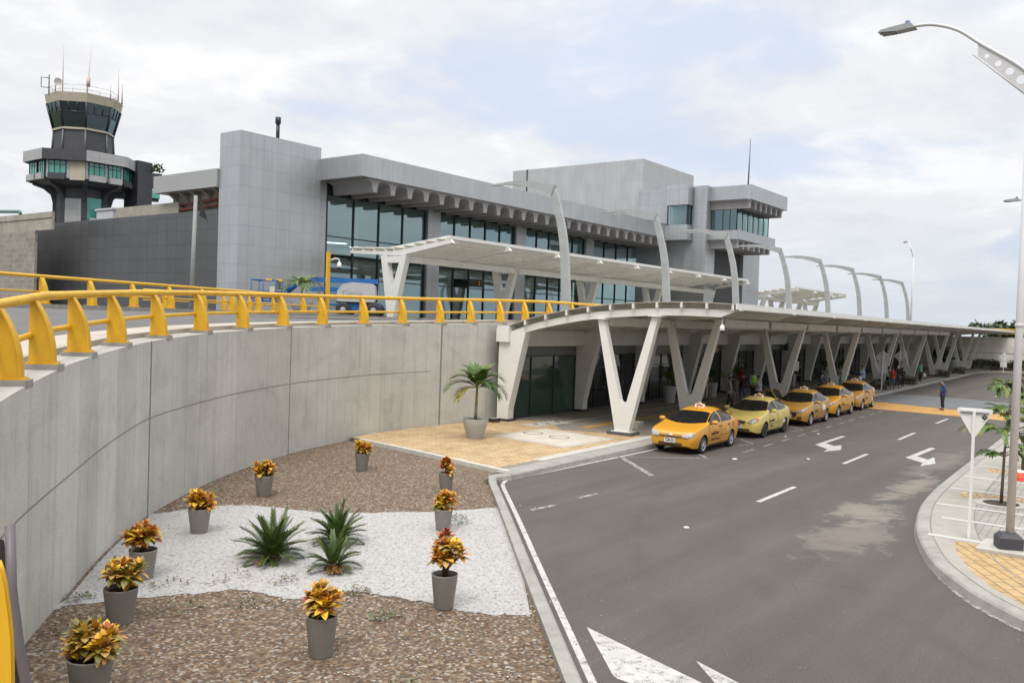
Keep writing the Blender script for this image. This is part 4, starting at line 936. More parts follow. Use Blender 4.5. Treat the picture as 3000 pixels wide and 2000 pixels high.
# projecting head, glazed gallery, sill
mb = MB(); mb.box(89.0, 99.55, 36.67, 49, 17.87, 19.4); mb.build('tower_head', silver_tall, ter)
mb = MB(); mb.box(89.0, 99.4, 37.87, 49, 13.68, 14.66); mb.build('tower_sill', silver_tall, ter)
for (zt, y0, xe) in ((17.87, 36.9, 98.4), (13.68, 38.1, 98.3)):
    for k in range(7):
        x = 89.35+k*(xe-89.35)/6.0; mb = MB(); mb.prism([(x-0.72, zt-0.002), (x-0.4, zt-0.16), (x-0.2, zt-0.3), (x-0.15, zt-0.92), (x+0.15, zt-0.92), (x+0.2, zt-0.3), (x+0.4, zt-0.16), (x+0.72, zt-0.002)], y0, 41.5, 'y'); mb.build('coffer_rib', soffit_grey, ter)
w = MB(); 
for q in ([(89.3, 41.2, 14.66), (89.3, 38.3, 14.66), (89.3, 38.3, 16.95), (89.3, 41.2, 16.95)], [(89.3, 38.3, 14.66), (98.2, 38.3, 14.66), (98.2, 38.3, 16.95), (89.3, 38.3, 16.95)], [(98.2, 38.3, 14.66), (98.2, 41.2, 14.66), (98.2, 41.2, 16.95), (98.2, 38.3, 16.95)]): w.face(q)
win = w.build('gallery_window', glass_clear, ter); mb = MB()
for y in (41.2, 39.9, 39.1, 38.3): mb.box(89.26, 89.34, y-0.04, y+0.04, 14.66, 16.95)
for x in np.linspace(89.3, 98.2, 7): mb.box(x-0.04, x+0.04, 38.26, 38.34, 14.66, 16.95)
for z in (14.64, 16.90): mb.box(89.24, 98.3, 38.25, 38.35, z, z+0.06); mb.box(89.25, 89.35, 38.3, 41.25, z, z+0.06)
f = mb.build('window_frame', frame_dark, ter); f.parent = win
mb = MB(); 
for k in range(6): mb.box(90.0+k*1.45, 91.1+k*1.45, 38.6+0.02*k, 38.66+0.02*k, 14.7, 16.6)
mb.build('blind', in_white, ter)
mb = MB(); mb.box(89.9, 97.6, 41.3, 41.5, 14.66, 17.0); mb.build('gallery_wall', dark_metal, ter)
mb = MB(); mb.tube([(89.0+0.3, 37.2, 19.4), (89.35, 37.15, 24.2)], [0.09, 0.05], 8); mb.build('roof_aerial', M('aerial_grey', (0.2, 0.2, 0.21), 0.5, 0.3), ter)

# block wall at far left
bw = thing('block_wall', (33.4, 76, 4.1), 'unfinished grey concrete block wall with a cast capping beam at the left edge', 'wall')
bl = paver_mat('bare_blockwork', (0.27, 0.235, 0.205), (0.37, 0.34, 0.305), (0.33, 0.31, 0.28), 0.9, 0.42, stain=0.3)
def blockmat():
    t = NT('bare_block_face'); uv = t.coord('UV'); b = t.n('ShaderNodeTexBrick', offset=0.5); t.L.new(uv, b.inputs['Vector'])
    for k, v in (('Scale', 1.0), ('Mortar Size', 0.03), ('Brick Width', 0.85), ('Row Height', 0.42)): b.inputs[k].default_value = v
    b.inputs['Color1'].default_value = (0.235, 0.205, 0.175, 1); b.inputs['Color2'].default_value = (0.30, 0.272, 0.242, 1); b.inputs['Mortar'].default_value = (0.30, 0.285, 0.26, 1)
    t.col(t.mix(1.0, b.outputs['Color'], t.ramp(t.noise(uv, 2, 6, 0.7), [(0.3, 0.8), (0.7, 1.15)]), 'MULTIPLY')); t.bump(b.outputs['Fac'], -0.4, 0.03); return t.done(0.9)
mb = MB(); mb.box(33.0, 33.2, 73.5, 110, 4.0, 10.15); mb.build('blockwork', blockmat(), bw)
mb = MB(); mb.box(33.02, 33.2, 70.7, 110, 10.155, 11.1); mb.box(32.95, 33.2, 70.7, 110, 11.1, 11.55); mb.build('capping_beam', old_con, bw)
mb = MB(); mb.tube([(33.4, 77.0, 11.65), (33.4, 77.2, 11.9), (33.4, 82, 12.15), (33.4, 82.4, 11.7)], 0.14, 8); tag(mb.build('pipe', M('green_pipe', (0.08, 0.16, 0.13), 0.5)), 'dark green pipe lying on top of the block wall', 'pipe')
# end wall beyond the canopy with its hedge
ew = thing('end_wall', (119, 25, 0), 'pale concrete retaining wall with yellow railing closing the far end of the road', 'wall')
mb = MB(); mb.prism([(118.2, 30), (126.2, -8), (126.7, -8), (118.7, 30)], 0, 4.16, 'z'); mb.build('wall_face', M('pale_panel_concrete', (0.58, 0.555, 0.51), 0.85, var=0.2, scale=0.5, dirt=0.2), ew)
mb = MB(); mb.prism([(118.17, 30), (126.17, -8), (126.19, -8), (118.19, 30)], 2.24, 2.29, 'z'); mb.build('wall_joint', joint_dark, ew)
# ------------------------------------------------------------------ control tower
TC = V3(52.1, 104.2, 0); vd = V3(TC.x, TC.y, 0).normalized(); rr = V3(vd.y, -vd.x, 0); dd = -vd
tw = thing('control_tower', (TC.x, TC.y, 4.1), 'dark octagonal airport control tower with a flared glass cab and aerials on its roof', 'tower')
def octp(r, z, k, off=3.0):
    r *= 0.90 if z > 22 else 0.95; a = R(off+45*k); return TC+rr*(r*math.sin(a))+dd*(r*math.cos(a))+V3(0, 0, z)
def octband(mb, r0, z0, r1, z1, mats=None, facets=range(8), inset=0.0):
    for k in facets:
        a, b, c, d = octp(r0, z0, k), octp(r0, z0, k+1), octp(r1, z1, k+1), octp(r1, z1, k)
        if inset: a, b = a.lerp(b, inset), b.lerp(a, inset); c, d = c.lerp(d, inset), d.lerp(c, inset)
        L = (b-a).length; mb.face([a, b, c, d], [(k*5, z0), (k*5+L, z0), (k*5+L, z1), (k*5, z1)], 0 if mats is None else mats[k])
def octcap(mb, r, z, mi=0): mb.face([octp(r, z, k) for k in range(8)], None, mi)
cream_con = M('cream_concrete', (0.44, 0.40, 0.32), 0.9, var=0.15, scale=0.8, dirt=0.3)
tower_glass = glass_mat('dark_cab_glass', (0.06, 0.085, 0.09), 0.06); green_glass = M('green_office_glazing', (0.08, 0.34, 0.27), 0.06, var=0.3, scale=0.6, spec=0.8)
mb = MB(); octband(mb, 4.42, 27.55, 4.65, 28.55); octcap(mb, 4.65, 28.55); mb.face([octp(4.42, 27.55, 7-k) for k in range(8)]); mb.build('cab_roof', cream_con, tw)
mb = MB(); octband(mb, 3.55, 24.72, 4.36, 27.55); g = mb.build('cab_window', tower_glass, tw)
mb = MB()
for k in range(8):
    mb.tube([octp(3.58, 24.7, k), octp(4.40, 27.55, k)], 0.13, 6)
    mb.tube([octp(4.05, 26.45, k), octp(4.05, 26.45, k+1)], 0.09, 6)
    for q in (1/3, 2/3): mb.tube([octp(4.06, 26.45, k).lerp(octp(4.06, 26.45, k+1), q), octp(4.38, 27.55, k).lerp(octp(4.38, 27.55, k+1), q)], 0.07, 5)
f = mb.build('window_frame', frame_dark, tw); f.parent = g
mb = MB(); octcap(mb, 3.5, 24.73); octband(mb, 2.2, 24.73, 2.2, 25.8); octcap(mb, 4.3, 27.5); mb.build('cab_floor', M('cab_interior', (0.06, 0.06, 0.065), 0.8), tw)
mb = MB(); octband(mb, 3.72, 24.52, 3.72, 24.74); octcap(mb, 3.72, 24.74); mb.face([octp(3.72, 24.52, 7-k) for k in range(8)]); mb.build('cab_ledge', cream_con, tw)
mb = MB(); octband(mb, 3.5, 20.5, 3.5, 24.52); mb.build('drum', anthracite_tower, tw)
mb = MB()
for k in range(8): mb.tube([octp(3.55, 21.6, k), octp(3.55, 24.5, k)], 0.09, 6)
mb.build('drum_rib', M('tower_trim', (0.14, 0.14, 0.15), 0.5), tw)
# office ring
light_clad = cladding('light_tower_cladding', (0.42, 0.42, 0.425), 1.5, 1.4, 0.5, 0.3)
mb = MB(); octband(mb, 6.55, 20.55, 6.55, 21.75, [1, 1, 0, 0, 0, 1, 1, 0], ); octcap(mb, 6.55, 21.75); mb.face([octp(6.55, 20.55, 7-k) for k in range(8)], None, 0)
mb.build('ring_parapet', [anthracite_tower, light_clad], tw)
mb = MB(); octband(mb, 5.85, 18.6, 5.85, 20.55, [1, 1, 0, 0, 0, 0, 0, 1]); mb.build('ring_wall', [anthracite_tower, light_clad], tw)
for k in range(8):
    for q0, q1 in ((0.08, 0.50), (0.60, 0.94)):
        if k == 7 and q0 > 0.5: continue
        a, b = octp(5.95, 19.1, k), octp(5.95, 19.1, k+1); p, q = a.lerp(b, q0), a.lerp(b, q1); up = V3(0, 0, 1.42); nn = (octp(1, 0, k+0.5)-TC)
        mb = MB(); mb.face([p, q, q+up, p+up]); w = mb.build('window', green_glass, tw)
        mb = MB(); mb.tube([p, q], 0.05, 4); mb.tube([p+up, q+up], 0.05, 4)
        for s in np.linspace(0, 1, 4): mb.tube([p.lerp(q, s), p.lerp(q, s)+up], 0.045, 4)
        mb.tube([p+up*0.68, q+up*0.68], 0.035, 4); f = mb.build('window_frame', frame_dark, tw); f.parent = w
        d = nn.normalized(); mb = MB(); P = [p-V3(0, 0, 0.7), q-V3(0, 0, 0.7), q-V3(0, 0, 0.03), p-V3(0, 0, 0.03)]; Q = [v+d*0.35 for v in P]
        mb.face(Q); mb.face([P[3], P[2], Q[2], Q[3]][::-1]); mb.face([P[0], P[1], Q[1], Q[0]]); mb.face([P[0], Q[0], Q[3], P[3]]); mb.face([P[1], P[2], Q[2], Q[1]]); mb.build('planter_box', light_clad if (k+int(q0*10)) % 3 == 0 else anthracite_tower, tw)
mb = MB(); a, b = octp(5.98, 18.4, 7), octp(5.98, 18.4, 8); p, q = a.lerp(b, 0.60), a.lerp(b, 0.98)
mb.face([p, q, q+V3(0, 0, 2.15), p+V3(0, 0, 2.15)]); mb.face([p+V3(0, 0, 2.15), p, p-dd*0.4, p-dd*0.4+V3(0, 0, 2.15)]); mb.build('bare_panel', cream_con, tw)
mb = MB(); octband(mb, 5.5, 18.35, 5.65, 18.62); octband(mb, 5.0, 18.1, 5.5, 18.35); octband(mb, 3.1, 17.8, 5.0, 18.1); mb.build('corbel', anthracite_tower, tw)
mb = MB(); octband(mb, 3.1, 4, 3.15, 15.2); octband(mb, 3.15, 15.2, 3.15, 18); mb.build('stem', anthracite_tower, tw)
for k, (q0, q1, z0, z1, m) in enumerate(((0.12, 0.88, 4, 16.6, light_clad), (0.15, 0.85, 12.5, 16.8, green_glass))):
    fc = (7, 0)[k]; a, b = octp(3.30, 0, fc), octp(3.30, 0, fc+1); p, q = a.lerp(b, q0), a.lerp(b, q1); mb = MB()
    mb.face([p+V3(0, 0, z0), q+V3(0, 0, z0), q+V3(0, 0, z1), p+V3(0, 0, z1)], [(0, z0), (2, z0), (2, z1), (0, z1)]); mb.build('stem_panel', m, tw)
for k in range(8):                                                              # deep fins flaring from the stem to the ring
    a = R(3+45*k); o_ = rr*math.sin(a)+dd*math.cos(a); sd = V3(-o_.y, o_.x, 0)*0.28; pr = [(2.6, 4), (3.1, 4), (3.12, 16.2), (3.35, 17.1), (4.1, 17.7), (5.2, 18.05), (5.3, 18.4), (2.6, 18.4)]
    mb = MB(); P = [TC+o_*r_+V3(0, 0, z) for r_, z in pr]
    mb.face([p+sd for p in P]); mb.face([p-sd for p in P[::-1]])
    for i in range(len(P)): j = (i+1) % len(P); mb.face([P[i]-sd, P[j]-sd, P[j]+sd, P[i]+sd][::-1])
    mb.build('fin', anthracite_tower, tw)
def tbox(name, mat, r0, r1, d0, d1, z0, z1):
    Mx = frame((TC.x, TC.y, 0), rr, vd, (0, 0, 1)); mb = MB(); mb.box(r0, r1, d0, d1, z0, z1, M=Mx); return mb.build(name, mat, tw)
Mx = frame((TC.x, TC.y, 0), rr, vd, (0, 0, 1)); mb = MB(); q = MB(); q.prism([(4.5, 0.2), (5.9, -1.6), (7.6, -0.3), (6.2, 1.5)], 4, 21.9, 'z'); mb.v = [tuple(Mx @ Vector(v)) for v in q.v]; mb.f, mb.uv, mb.mi, mb.sm = q.f, q.uv, q.mi, q.sm; mb.build('lift_shaft', anthracite_tower, tw)
tbox('link_bridge', anthracite_tower, 2.5, 8.4, 0.0, 1.2, 17.4, 18.4); tbox('balcony', anthracite_tower, 7.2, 8.7, -0.4, 1.4, 19.0, 20.7); tbox('balcony_glass', green_glass, 7.2, 8.5, -0.3, 1.3, 17.7, 18.7)
tbox('stem_box', light_clad, 0.8, 2.6, -3.9, -3.0, 11, 14.4); tbox('stem_box', light_clad, 1.9, 2.7, -3.7, -2.9, 11, 15.6)
mb = MB(); rng = random.Random(5)
for k in range(60):
    c = TC+rr*(8.2+rng.uniform(-.5, .5))-vd*rng.uniform(-.3, 1.0)+V3(0, 0, 20.8+rng.uniform(0, .9)); d = V3(rng.uniform(-1, 1), rng.uniform(-1, 1), rng.uniform(-.2, 1))*0.35; e = d.cross(V3(rng.random(), rng.random(), rng.random())).normalized()*0.12
    mb.face([c, c+d+e, c+d*1.6, c+d-e])
leaf_dark = M('dark_green_leaf', (0.035, 0.075, 0.022), 0.6, var=0.35, scale=3)
mb.build('balcony_plant', leaf_dark, tw)
# roof railing and aerials
mb = MB()
for z in (29.0, 29.5): mb.tube([octp(4.1, z, k) for k in range(9)], 0.035, 5)
for k in range(16): mb.tube([octp(4.1, 28.5, k/2), octp(4.1, 29.5, k/2)], 0.03, 5)
mb.build('roof_railing', M('pale_rail', (0.6, 0.6, 0.6), 0.5), tw)
def taerial(r, d, z1, name='aerial', rad=0.04, bulge=None, lean=0.0):
    p = TC+rr*r-vd*d; mb = MB(); mb.tube([p+V3(0, 0, 28.4), p+rr*lean*0.5+V3(0, 0, (28.4+z1)/2), p+rr*lean+V3(0, 0, z1)], [rad*1.6, rad, rad*0.7], 6)
    if bulge: mb.tube([p+rr*lean*0.3+V3(0, 0, bulge), p+rr*lean*0.3+V3(0, 0, bulge+1.1)], 0.22, 8)
    mb.build(name, M('red_white_aerial', (0.55, 0.42, 0.40), 0.5), tw)
taerial(-2.25, 3.2, 33.9); taerial(0.25, 3.9, 33.9, bulge=29.3, lean=0.35); taerial(3.55, 2.2, 32.4); taerial(2.7, 3.0, 30.2, rad=0.04); taerial(-3.0, 2.6, 30.4, rad=0.05); taerial(4.0, 1.0, 30.8, rad=0.06)
mb = MB(); p = TC-rr*3.7-vd*1.2; mb.tube([p+V3(0, 0, 28.4), p+V3(0, 0, 30.7)], 0.06, 6); mb.tube([p+V3(0, 0, 30.3), p-rr*0.8+V3(0, 0, 30.3), p-rr*0.8+V3(0, 0, 29.2), p+V3(0, 0, 29.2)], 0.05, 5); mb.build('aerial_loop', dark_metal, tw)
mb = MB(); mb.lathe([(0, 0), (0.35, 0.1), (0.5, 0.3)], (0, 0, 0), 12, M=Matrix.Translation(TC-rr*2.85-vd*2.6+V3(0, 0, 29.6)) @ Matrix.Rotation(1.57, 4, 'X')); mb.build('dish', white_steel, tw)

# ------------------------------------------------------------------ street lamps
def lamp_arm_parts(o, z0, ht, cobra=True, s=1.0):
    """pole with a perforated bracket plate and a curved arm reaching toward +y"""
    mb = MB(); mb.tube([(0, 0, z0), (0, 0, ht)], [0.074*s, 0.060*s], 14); mb.lathe([(0.075*s, 0), (0.086*s, 0.02), (0.086*s, 0.05), (0.075*s, 0.07)], (0, 0, (z0+ht)*0.47), 14); mb.build('pole', lamp_grey, o, local=True)
    arm = catmull([(0, 0, ht-0.15), (0, 0.08*s, ht+0.28*s), (0, 0.90*s, ht+0.95*s), (0, 1.30*s, ht+1.27*s), (0, 1.75*s, ht+1.45*s), (0, 2.15*s, ht+1.48*s)], 6)
    mb = MB(); mb.tube(arm, 0.034*s, 8); mb.build('arm', lamp_grey, o, local=True)
    # bracket plate with round holes: built as strips between hole edges
    up = lambda y: float(np.interp(y, [p.y for p in arm], [p.z for p in arm])); mb = MB(); y0, y1 = 0.02*s, 0.92*s
    lo = lambda y: ht-0.22*s+ (y/ (0.95*s))*0.92*s
    hol = [(0.16*s+0.2*s*k, 0.085*s*(1-0.16*k)) for k in range(4)]
    ys = np.linspace(y0, y1, 90)
    for a, b in zip(ys[:-1], ys[1:]):
        m = (a+b)/2; segs = [(lo(m), up(m))]
        for hy, hr in hol:
            if abs(m-hy) < hr:
                c = (lo(hy)+up(hy))/2; h = math.sqrt(hr*hr-(m-hy)**2); segs = [(lo(m), c-h), (c+h, up(m))]
        for za, zb in segs: mb.box(-0.006, 0.006, a, b, za, zb)
    mb.tube([(0, y0, lo(y0)), (0, y1+0.08*s, lo(y1+0.08*s))], 0.018*s, 6); mb.build('bracket_plate', lamp_grey, o, local=True)
    hz_ = ht+1.48*s; hy = 2.10*s
    mb = MB(); mb.prism([(hy-0.05, hz_-0.05), (hy+0.05, hz_+0.06), (hy+0.45*s, hz_+0.02), (hy+0.62*s, hz_-0.005), (hy+0.66*s, hz_-0.045), (hy+0.3*s, hz_-0.075)], -0.12*s, 0.12*s, 'x'); mb.build('lamp_head', M('lamp_head_grey', (0.30, 0.32, 0.32), 0.45, 0.2), o, local=True)
    mb = MB(); mb.box(-0.10*s, 0.10*s, hy+0.34*s, hy+0.60*s, hz_-0.085, hz_-0.062); mb.build('lens', M('led_lens', (0.16, 0.165, 0.17), 0.3), o, local=True)
    mb = MB(); mb.lathe([(0.045*s, 0), (0.045*s, 0.07), (0.03*s, 0.08), (0, 0.08)], (0, hy+0.12*s, hz_+0.05), 10); mb.build('photocell', M('blue_photocell', (0.03, 0.10, 0.30), 0.4), o, local=True)
lp = thing('street_lamp', (18.95, 2.44, 0.15), 'tall grey street lamp with perforated bracket, standing on the pavement beside the white yield sign', 'street lamp', 'grey street lamps with curved arms', rotz=0.0001)
lamp_arm_parts(lp, 0.3, 8.75)
mb = MB(); mb.box(-0.42, 0.62, -0.5, 0.5, 0.0, 0.07); o = mb.build('footing', pale_con, lp, local=True)
mb = MB(); Mx = frame((0.03, 0.02, 0), (0.92, 0.39, 0), (-0.39, 0.92, 0), (0, 0, 1))
mb.box(-0.19, 0.19, -0.21, 0.21, 0.07, 0.28, M=Mx); mb.mesh([Mx @ V3(*v) for v in [(-.19, -.21, .28), (.19, -.21, .28), (.19, .21, .28), (-.19, .21, .28), (-.13, -.14, .36), (.13, -.14, .36), (.13, .14, .36), (-.13, .14, .36)]], [(0, 1, 5, 4), (1, 2, 6, 5), (2, 3, 7, 6), (3, 0, 4, 7), (4, 5, 6, 7)], 0, False)
mb.build('boot', M('charcoal_boot', (0.045, 0.046, 0.055), 0.6, var=0.15), lp, local=True)
l2 = thing('street_lamp', (45.6, 4.0, 0.15), 'street lamp whose arm alone reaches in at the right edge, high above the road', 'street lamp', 'grey street lamps with curved arms', rotz=0.0001)
lamp_arm_parts(l2, 0.0, 8.82)
l3 = thing('street_lamp', (108.4, 24.9, 4.1), 'distant street lamp on the deck behind the canopy, alone against the sky', 'street lamp', 'grey street lamps with curved arms', rotz=R(-60))
lamp_arm_parts(l3, 0.0, 9.0, s=1.35)
# octagonal bare pole with a torn black bag, yellow camera pole
o = thing('bare_pole', (21.9, 34.1, 4.2), 'bare grey pole with a torn black bag at its top, before the dark clad wall', 'pole')
mb = MB(); mb.tube([(21.86, 34.1, 4.1), (21.96, 34.1, 9.15)], [0.105, 0.08], 8); mb.build('pole', M('dull_grey_pole', (0.25, 0.26, 0.255), 0.6, var=0.15), o)
mb = MB(); rng = random.Random(3); mb.mesh([(22.02, 34.0, 9.1), (22.12, 33.95, 8.7), (22.05, 33.95, 8.3), (22.30, 33.85, 8.15), (22.38, 33.8, 8.0), (22.22, 33.9, 8.75), (22.10, 33.98, 9.0)], [(0, 1, 6), (1, 5, 6), (1, 2, 5), (2, 3, 5), (3, 4, 5)], 0, False); mb.build('torn_bag', black, o)
o = thing('camera_pole', (34.1, 39.5, 4.25), 'slim yellow pole carrying a white dome camera at the end of the far railing', 'pole')
mb = MB(); mb.box(34.02, 34.20, 39.4, 39.58, 4.2, 7.85); mb.build('pole', yellow_paint, o)
dome_cam('dome_camera', (34.2, 39.42, 7.35), 'white dome camera on a bracket near the top of the slim yellow pole', arm=(0.42, -0.30))

# ------------------------------------------------------------------ signs
o = thing('yield_sign', (19.6, 3.24, 0.15), 'white triangular yield sign seen from behind, on a thin white post', 'sign')
sign_white = M('sign_white_enamel', (0.72, 0.72, 0.70), 0.4, var=0.04, scale=4)
mb = MB(); mb.box(19.575, 19.625, 3.215, 3.265, 0.15, 2.70); mb.lathe([(0.05, 0.15), (0.05, 0.17)], (19.6, 3.24, 0), 10); mb.build('post', sign_white, o)
def round_poly(P, r, n=5):
    out_ = []; N_ = len(P)
    for i in range(N_):
        a, b, c = V3(*P[i-1], 0), V3(*P[i], 0), V3(*P[(i+1) % N_], 0); u, w = (a-b).normalized(), (c-b).normalized(); d = r/math.tan(u.angle(w)/2)
        p, q = b+u*d, b+w*d; m = b+(u+w).normalized()*(r/math.sin(u.angle(w)/2)-r)
        for k in range(n+1):
            t = k/n; x = p*(1-t)**2+ (m*2-(p+q)*0.5)*2*t*(1-t)+q*t*t; out_.append((x.x, x.y))
    return out_
tri = round_poly([(3.595, 2.765), (3.24, 2.14), (2.885, 2.765)], 0.045)
mb = MB(); mb.prism(tri, 19.626, 19.640, 'x'); mb.build('sign_plate', sign_white, o)
mb = MB(); mb.box(19.60, 19.626, 2.98, 3.50, 2.685, 2.725); mb.build('stiffener', M('sign_bracket', (0.62, 0.62, 0.60), 0.5), o)
mb = MB(); mb.box(19.590, 19.602, 2.98, 3.50, 2.672, 2.684); mb.build('bracket_slot', dark_metal, o)
lg = MB(); c = V3(19.622, 3.06, 2.60)
for q in ([(-.055, .0), (0, .052), (.055, .0), (.0, .015)], [(-.055, -.008), (0, -.062), (.055, -.008), (.02, .006), (0, -.012), (-.02, .006)]): lg.prism([(c.y-a, c.z+b) for a, b in q], 19.620, 19.6255, 'x')
lg.build('logo', black, o)
mb = MB()
for k in range(7): mb.box(19.6215, 19.6255, 3.01+k*0.015, 3.021+k*0.015, 2.508, 2.517)
mb.build('small_print', M('grey_ink', (0.2, 0.2, 0.2), 0.6), o)
def diamond_sign(x, y, top, label, plate=False, w=0.62):
    o = thing('diamond_sign', (x, y, 0.15), label, 'sign', 'diamond traffic signs seen from behind')
    mb = MB(); mb.box(x-0.03, x+0.03, y-0.03, y+0.03, 0.15, top-0.05); mb.build('post', sign_white, o)
    h = w*0.72; cz = top-h; mb = MB(); mb.prism(round_poly([(y, cz+h), (y-h, cz), (y, cz-h), (y+h, cz)], 0.04), x+0.031, x+0.045, 'x'); mb.build('sign_plate', sign_white, o)
    mb = MB(); mb.prism([(y-h*0.45-a, cz+0.05+b) for a, b in ((-.05, 0), (0, .06), (.05, 0), (0, -.06))], x+0.026, x+0.0305, 'x'); mb.build('logo', black, o)
    if plate: mb = MB(); mb.box(x+0.031, x+0.045, y-0.34, y+0.34, cz-h-0.62, cz-h+0.10); mb.build('info_plate', sign_white, o)
diamond_sign(65.8, 16.88, 3.03, 'diamond sign with a square plate below, rear seen beside the leg of a V column', True, 0.72)
diamond_sign(73.3, 17.54, 2.9, 'diamond sign on a white post behind the group of waiting people')
diamond_sign(114.7, 16.2, 2.5, 'small far diamond sign with plate on the end pavement before the hedge', True, 0.78)
o = thing('info_board', (44.3, 15.9, 0.15), 'plain white rectangular board fixed beside the leg of a V column', 'sign')
mb = MB(); mb.box(46.6, 46.63, 16.2, 16.85, 2.05, 2.55); mb.build('board', sign_white, o); mb = MB(); mb.box(46.63, 46.68, 16.5, 16.55, 0.15, 2.5); mb.build('post', dark_metal, o)
# foreground post and banner edge at the bottom left, next to the camera
o = thing('banner_stand', (0.62, 1.62, 2.6), 'dark grey banner frame edge behind a yellow post at the lower left corner', 'banner stand')
mb = MB(); mb.tube([(0.676, 1.575, 3.825), (0.672, 1.555, 3.72), (0.680, 1.54, 3.62), (0.692, 1.528, 3.53), (0.715, 1.50, 3.35), (0.75, 1.46, 2.6)], 0.0085, 8); mb.build('frame_edge', M('mauve_grey_tube', (0.12, 0.105, 0.115), 0.5), o)
mb = MB(); mb.face([(0.60, 1.612, 2.6), (0.735, 1.47, 2.6), (0.685, 1.540, 3.55), (0.668, 1.578, 3.80), (0.60, 1.612, 3.80)]); mb.face([(0.60, 1.618, 2.6), (0.60, 1.618, 3.80), (0.668, 1.584, 3.80), (0.685, 1.546, 3.55), (0.735, 1.476, 2.6)]); mb.build('banner_sheet', M('black_banner', (0.02, 0.018, 0.02), 0.6), o)

o = thing('railing_post', (0.58, 1.40, 2.5), 'bowed yellow railing post close to the lens at the lower left corner', 'railing post')
A = [(0.5615, 1.395, 3.8148), (0.5751, 1.3771, 3.8155), (0.5781, 1.3728, 3.8028), (0.581, 1.368, 3.7805), (0.584, 1.3627, 3.7437), (0.5862, 1.3584, 3.7085), (0.5872, 1.356, 3.6764), (0.5874, 1.3543, 3.6414), (0.5875, 1.3521, 3.5881), (0.590, 1.35, 2.5), (0.45, 1.42, 2.5), (0.5619, 1.3857, 3.5867)]
sh_ = V3(0.016, 0.045, 0); mb = MB(); A = [V3(*p) for p in A]; mb.face(A); mb.face([p+sh_ for p in A[::-1]])
for i in range(len(A)): j = (i+1) % len(A); mb.face([A[i], A[i]+sh_, A[j]+sh_, A[j]])
mb.build('post_plate', yellow_paint, o)
mb = MB(); mb.tube([p+sh_*0.4 for p in A[1:10]], 0.006, 6); mb.build('flange', yellow_paint, o)

# ------------------------------------------------------------------ boom lift and cones
bx = frame((38.3, 42.6, 4.12), (0.607, -0.795, 0), (0.795, 0.607, 0), (0, 0, 1))
lift = thing('boom_lift', (38.3, 42.6, 4.12), 'blue articulated boom lift with grey engine hood parked before the metal pylon', 'boom lift')
lift_blue = M('lift_blue', (0.012, 0.11, 0.34), 0.45, var=0.12, scale=2); hood_grey = M('lift_hood_grey', (0.40, 0.41, 0.42), 0.5, var=0.06)
def lb(name, mat, boxes, tubes=()):
    mb = MB()
    for b in boxes: mb.box(*b, M=bx)
    for p, r in tubes: mb.tube([bx @ V3(*q) for q in p], r, 8)
    return mb.build(name, mat, lift)
lb('chassis', lift_blue, [(-0.3, 2.2, -0.8, 0.8, 0.42, 0.85), (-1.0, 0.2, -0.6, 0.6, 0.5, 0.8)])
for x in (0.05, 1.95):
    for y in (-0.95, 0.95):
        mb = MB(); Mx = bx @ Matrix.Translation((x, y, 0.46)) @ Matrix.Rotation(R(90), 4, 'X'); mb.lathe([(0.2, -0.17), (0.40, -0.17), (0.46, -0.11), (0.46, 0.11), (0.40, 0.17), (0.2, 0.17)], (0, 0, 0), 20, M=Mx); w = mb.build('wheel', black, lift)
        mb = MB(); mb.lathe([(0.0, -0.12), (0.21, -0.14), (0.21, 0.14), (0.0, 0.12)], (0, 0, 0), 14, M=Mx); h = mb.build('rim', hood_grey, lift); h.parent = w
mb = MB(); mb.prism([(-0.35, 0.95), (1.95, 0.95), (2.05, 1.3), (2.0, 1.95), (1.75, 2.12), (0.55, 2.18), (-0.05, 2.02), (-0.35, 1.6)], -1.0, -0.3, 'y'); mb.v = [tuple(bx @ V3(*v)) for v in mb.v]; mb.build('engine_hood', hood_grey, lift, sharp=35)
text_mesh('Genie', 'lettering', 0.55, M('hood_grey_letter', (0.25, 0.25, 0.26), 0.5), lift, Matrix.Translation((-38.3, -42.6, -4.12)) @ bx @ frame((0.62, -1.004, 1.45), (1, 0, 0), (0, 0, 1), (0, -1, 0)))  # plain dark grey print on the lighter hood
lb('turntable', dark_metal, [(-0.4, 1.9, -0.9, 0.9, 0.85, 1.0)])
lb('boom', lift_blue, [(-2.9, 2.0, 0.05, 0.30, 2.15, 2.45), (-2.6, 1.8, -0.05, 0.2, 1.55, 1.85)], [(((-2.8, 0.1, 2.3), (-3.7, 0.1, 1.5)), 0.17), (((-3.7, 0.1, 1.5), (-4.3, 0.1, 0.9)), 0.14), (((-2.6, 0.15, 1.7), (-2.9, 0.15, 2.3)), 0.18)])
P = [(-5.8, -0.8), (-4.3, -0.8), (-4.3, 0.9), (-5.8, 0.9)]
lb('basket', lift_blue, [(-5.8, -4.3, -0.8, 0.9, 0.78, 0.88)], [([(a, b, z) for a, b in P+P[:1]], 0.035) for z in (1.0, 1.45, 2.15)]+[(((a, b, 0.85), (a, b, 2.15)), 0.035) for a, b in P+[(-5.05, -0.8), (-5.05, 0.9)]])
lb('control_box', M('control_grey', (0.14, 0.15, 0.14), 0.6), [(-4.5, -4.25, -0.2, 0.4, 1.6, 2.15)]); lb('notice', M('pale_notice', (0.5, 0.52, 0.38), 0.6), [(-4.62, -4.3, -0.86, -0.82, 1.4, 1.75)])
lb('guard_pad', M('yellow_pad', (0.62, 0.42, 0.05), 0.5), [(-4.9, -4.5, -0.84, -0.76, 2.12, 2.25), (-4.45, -4.0, -0.2, -0.05, 2.1, 2.25)])
orange = M('traffic_orange', (0.75, 0.075, 0.02), 0.5); wband = M('white_band', (0.75, 0.75, 0.72), 0.5)
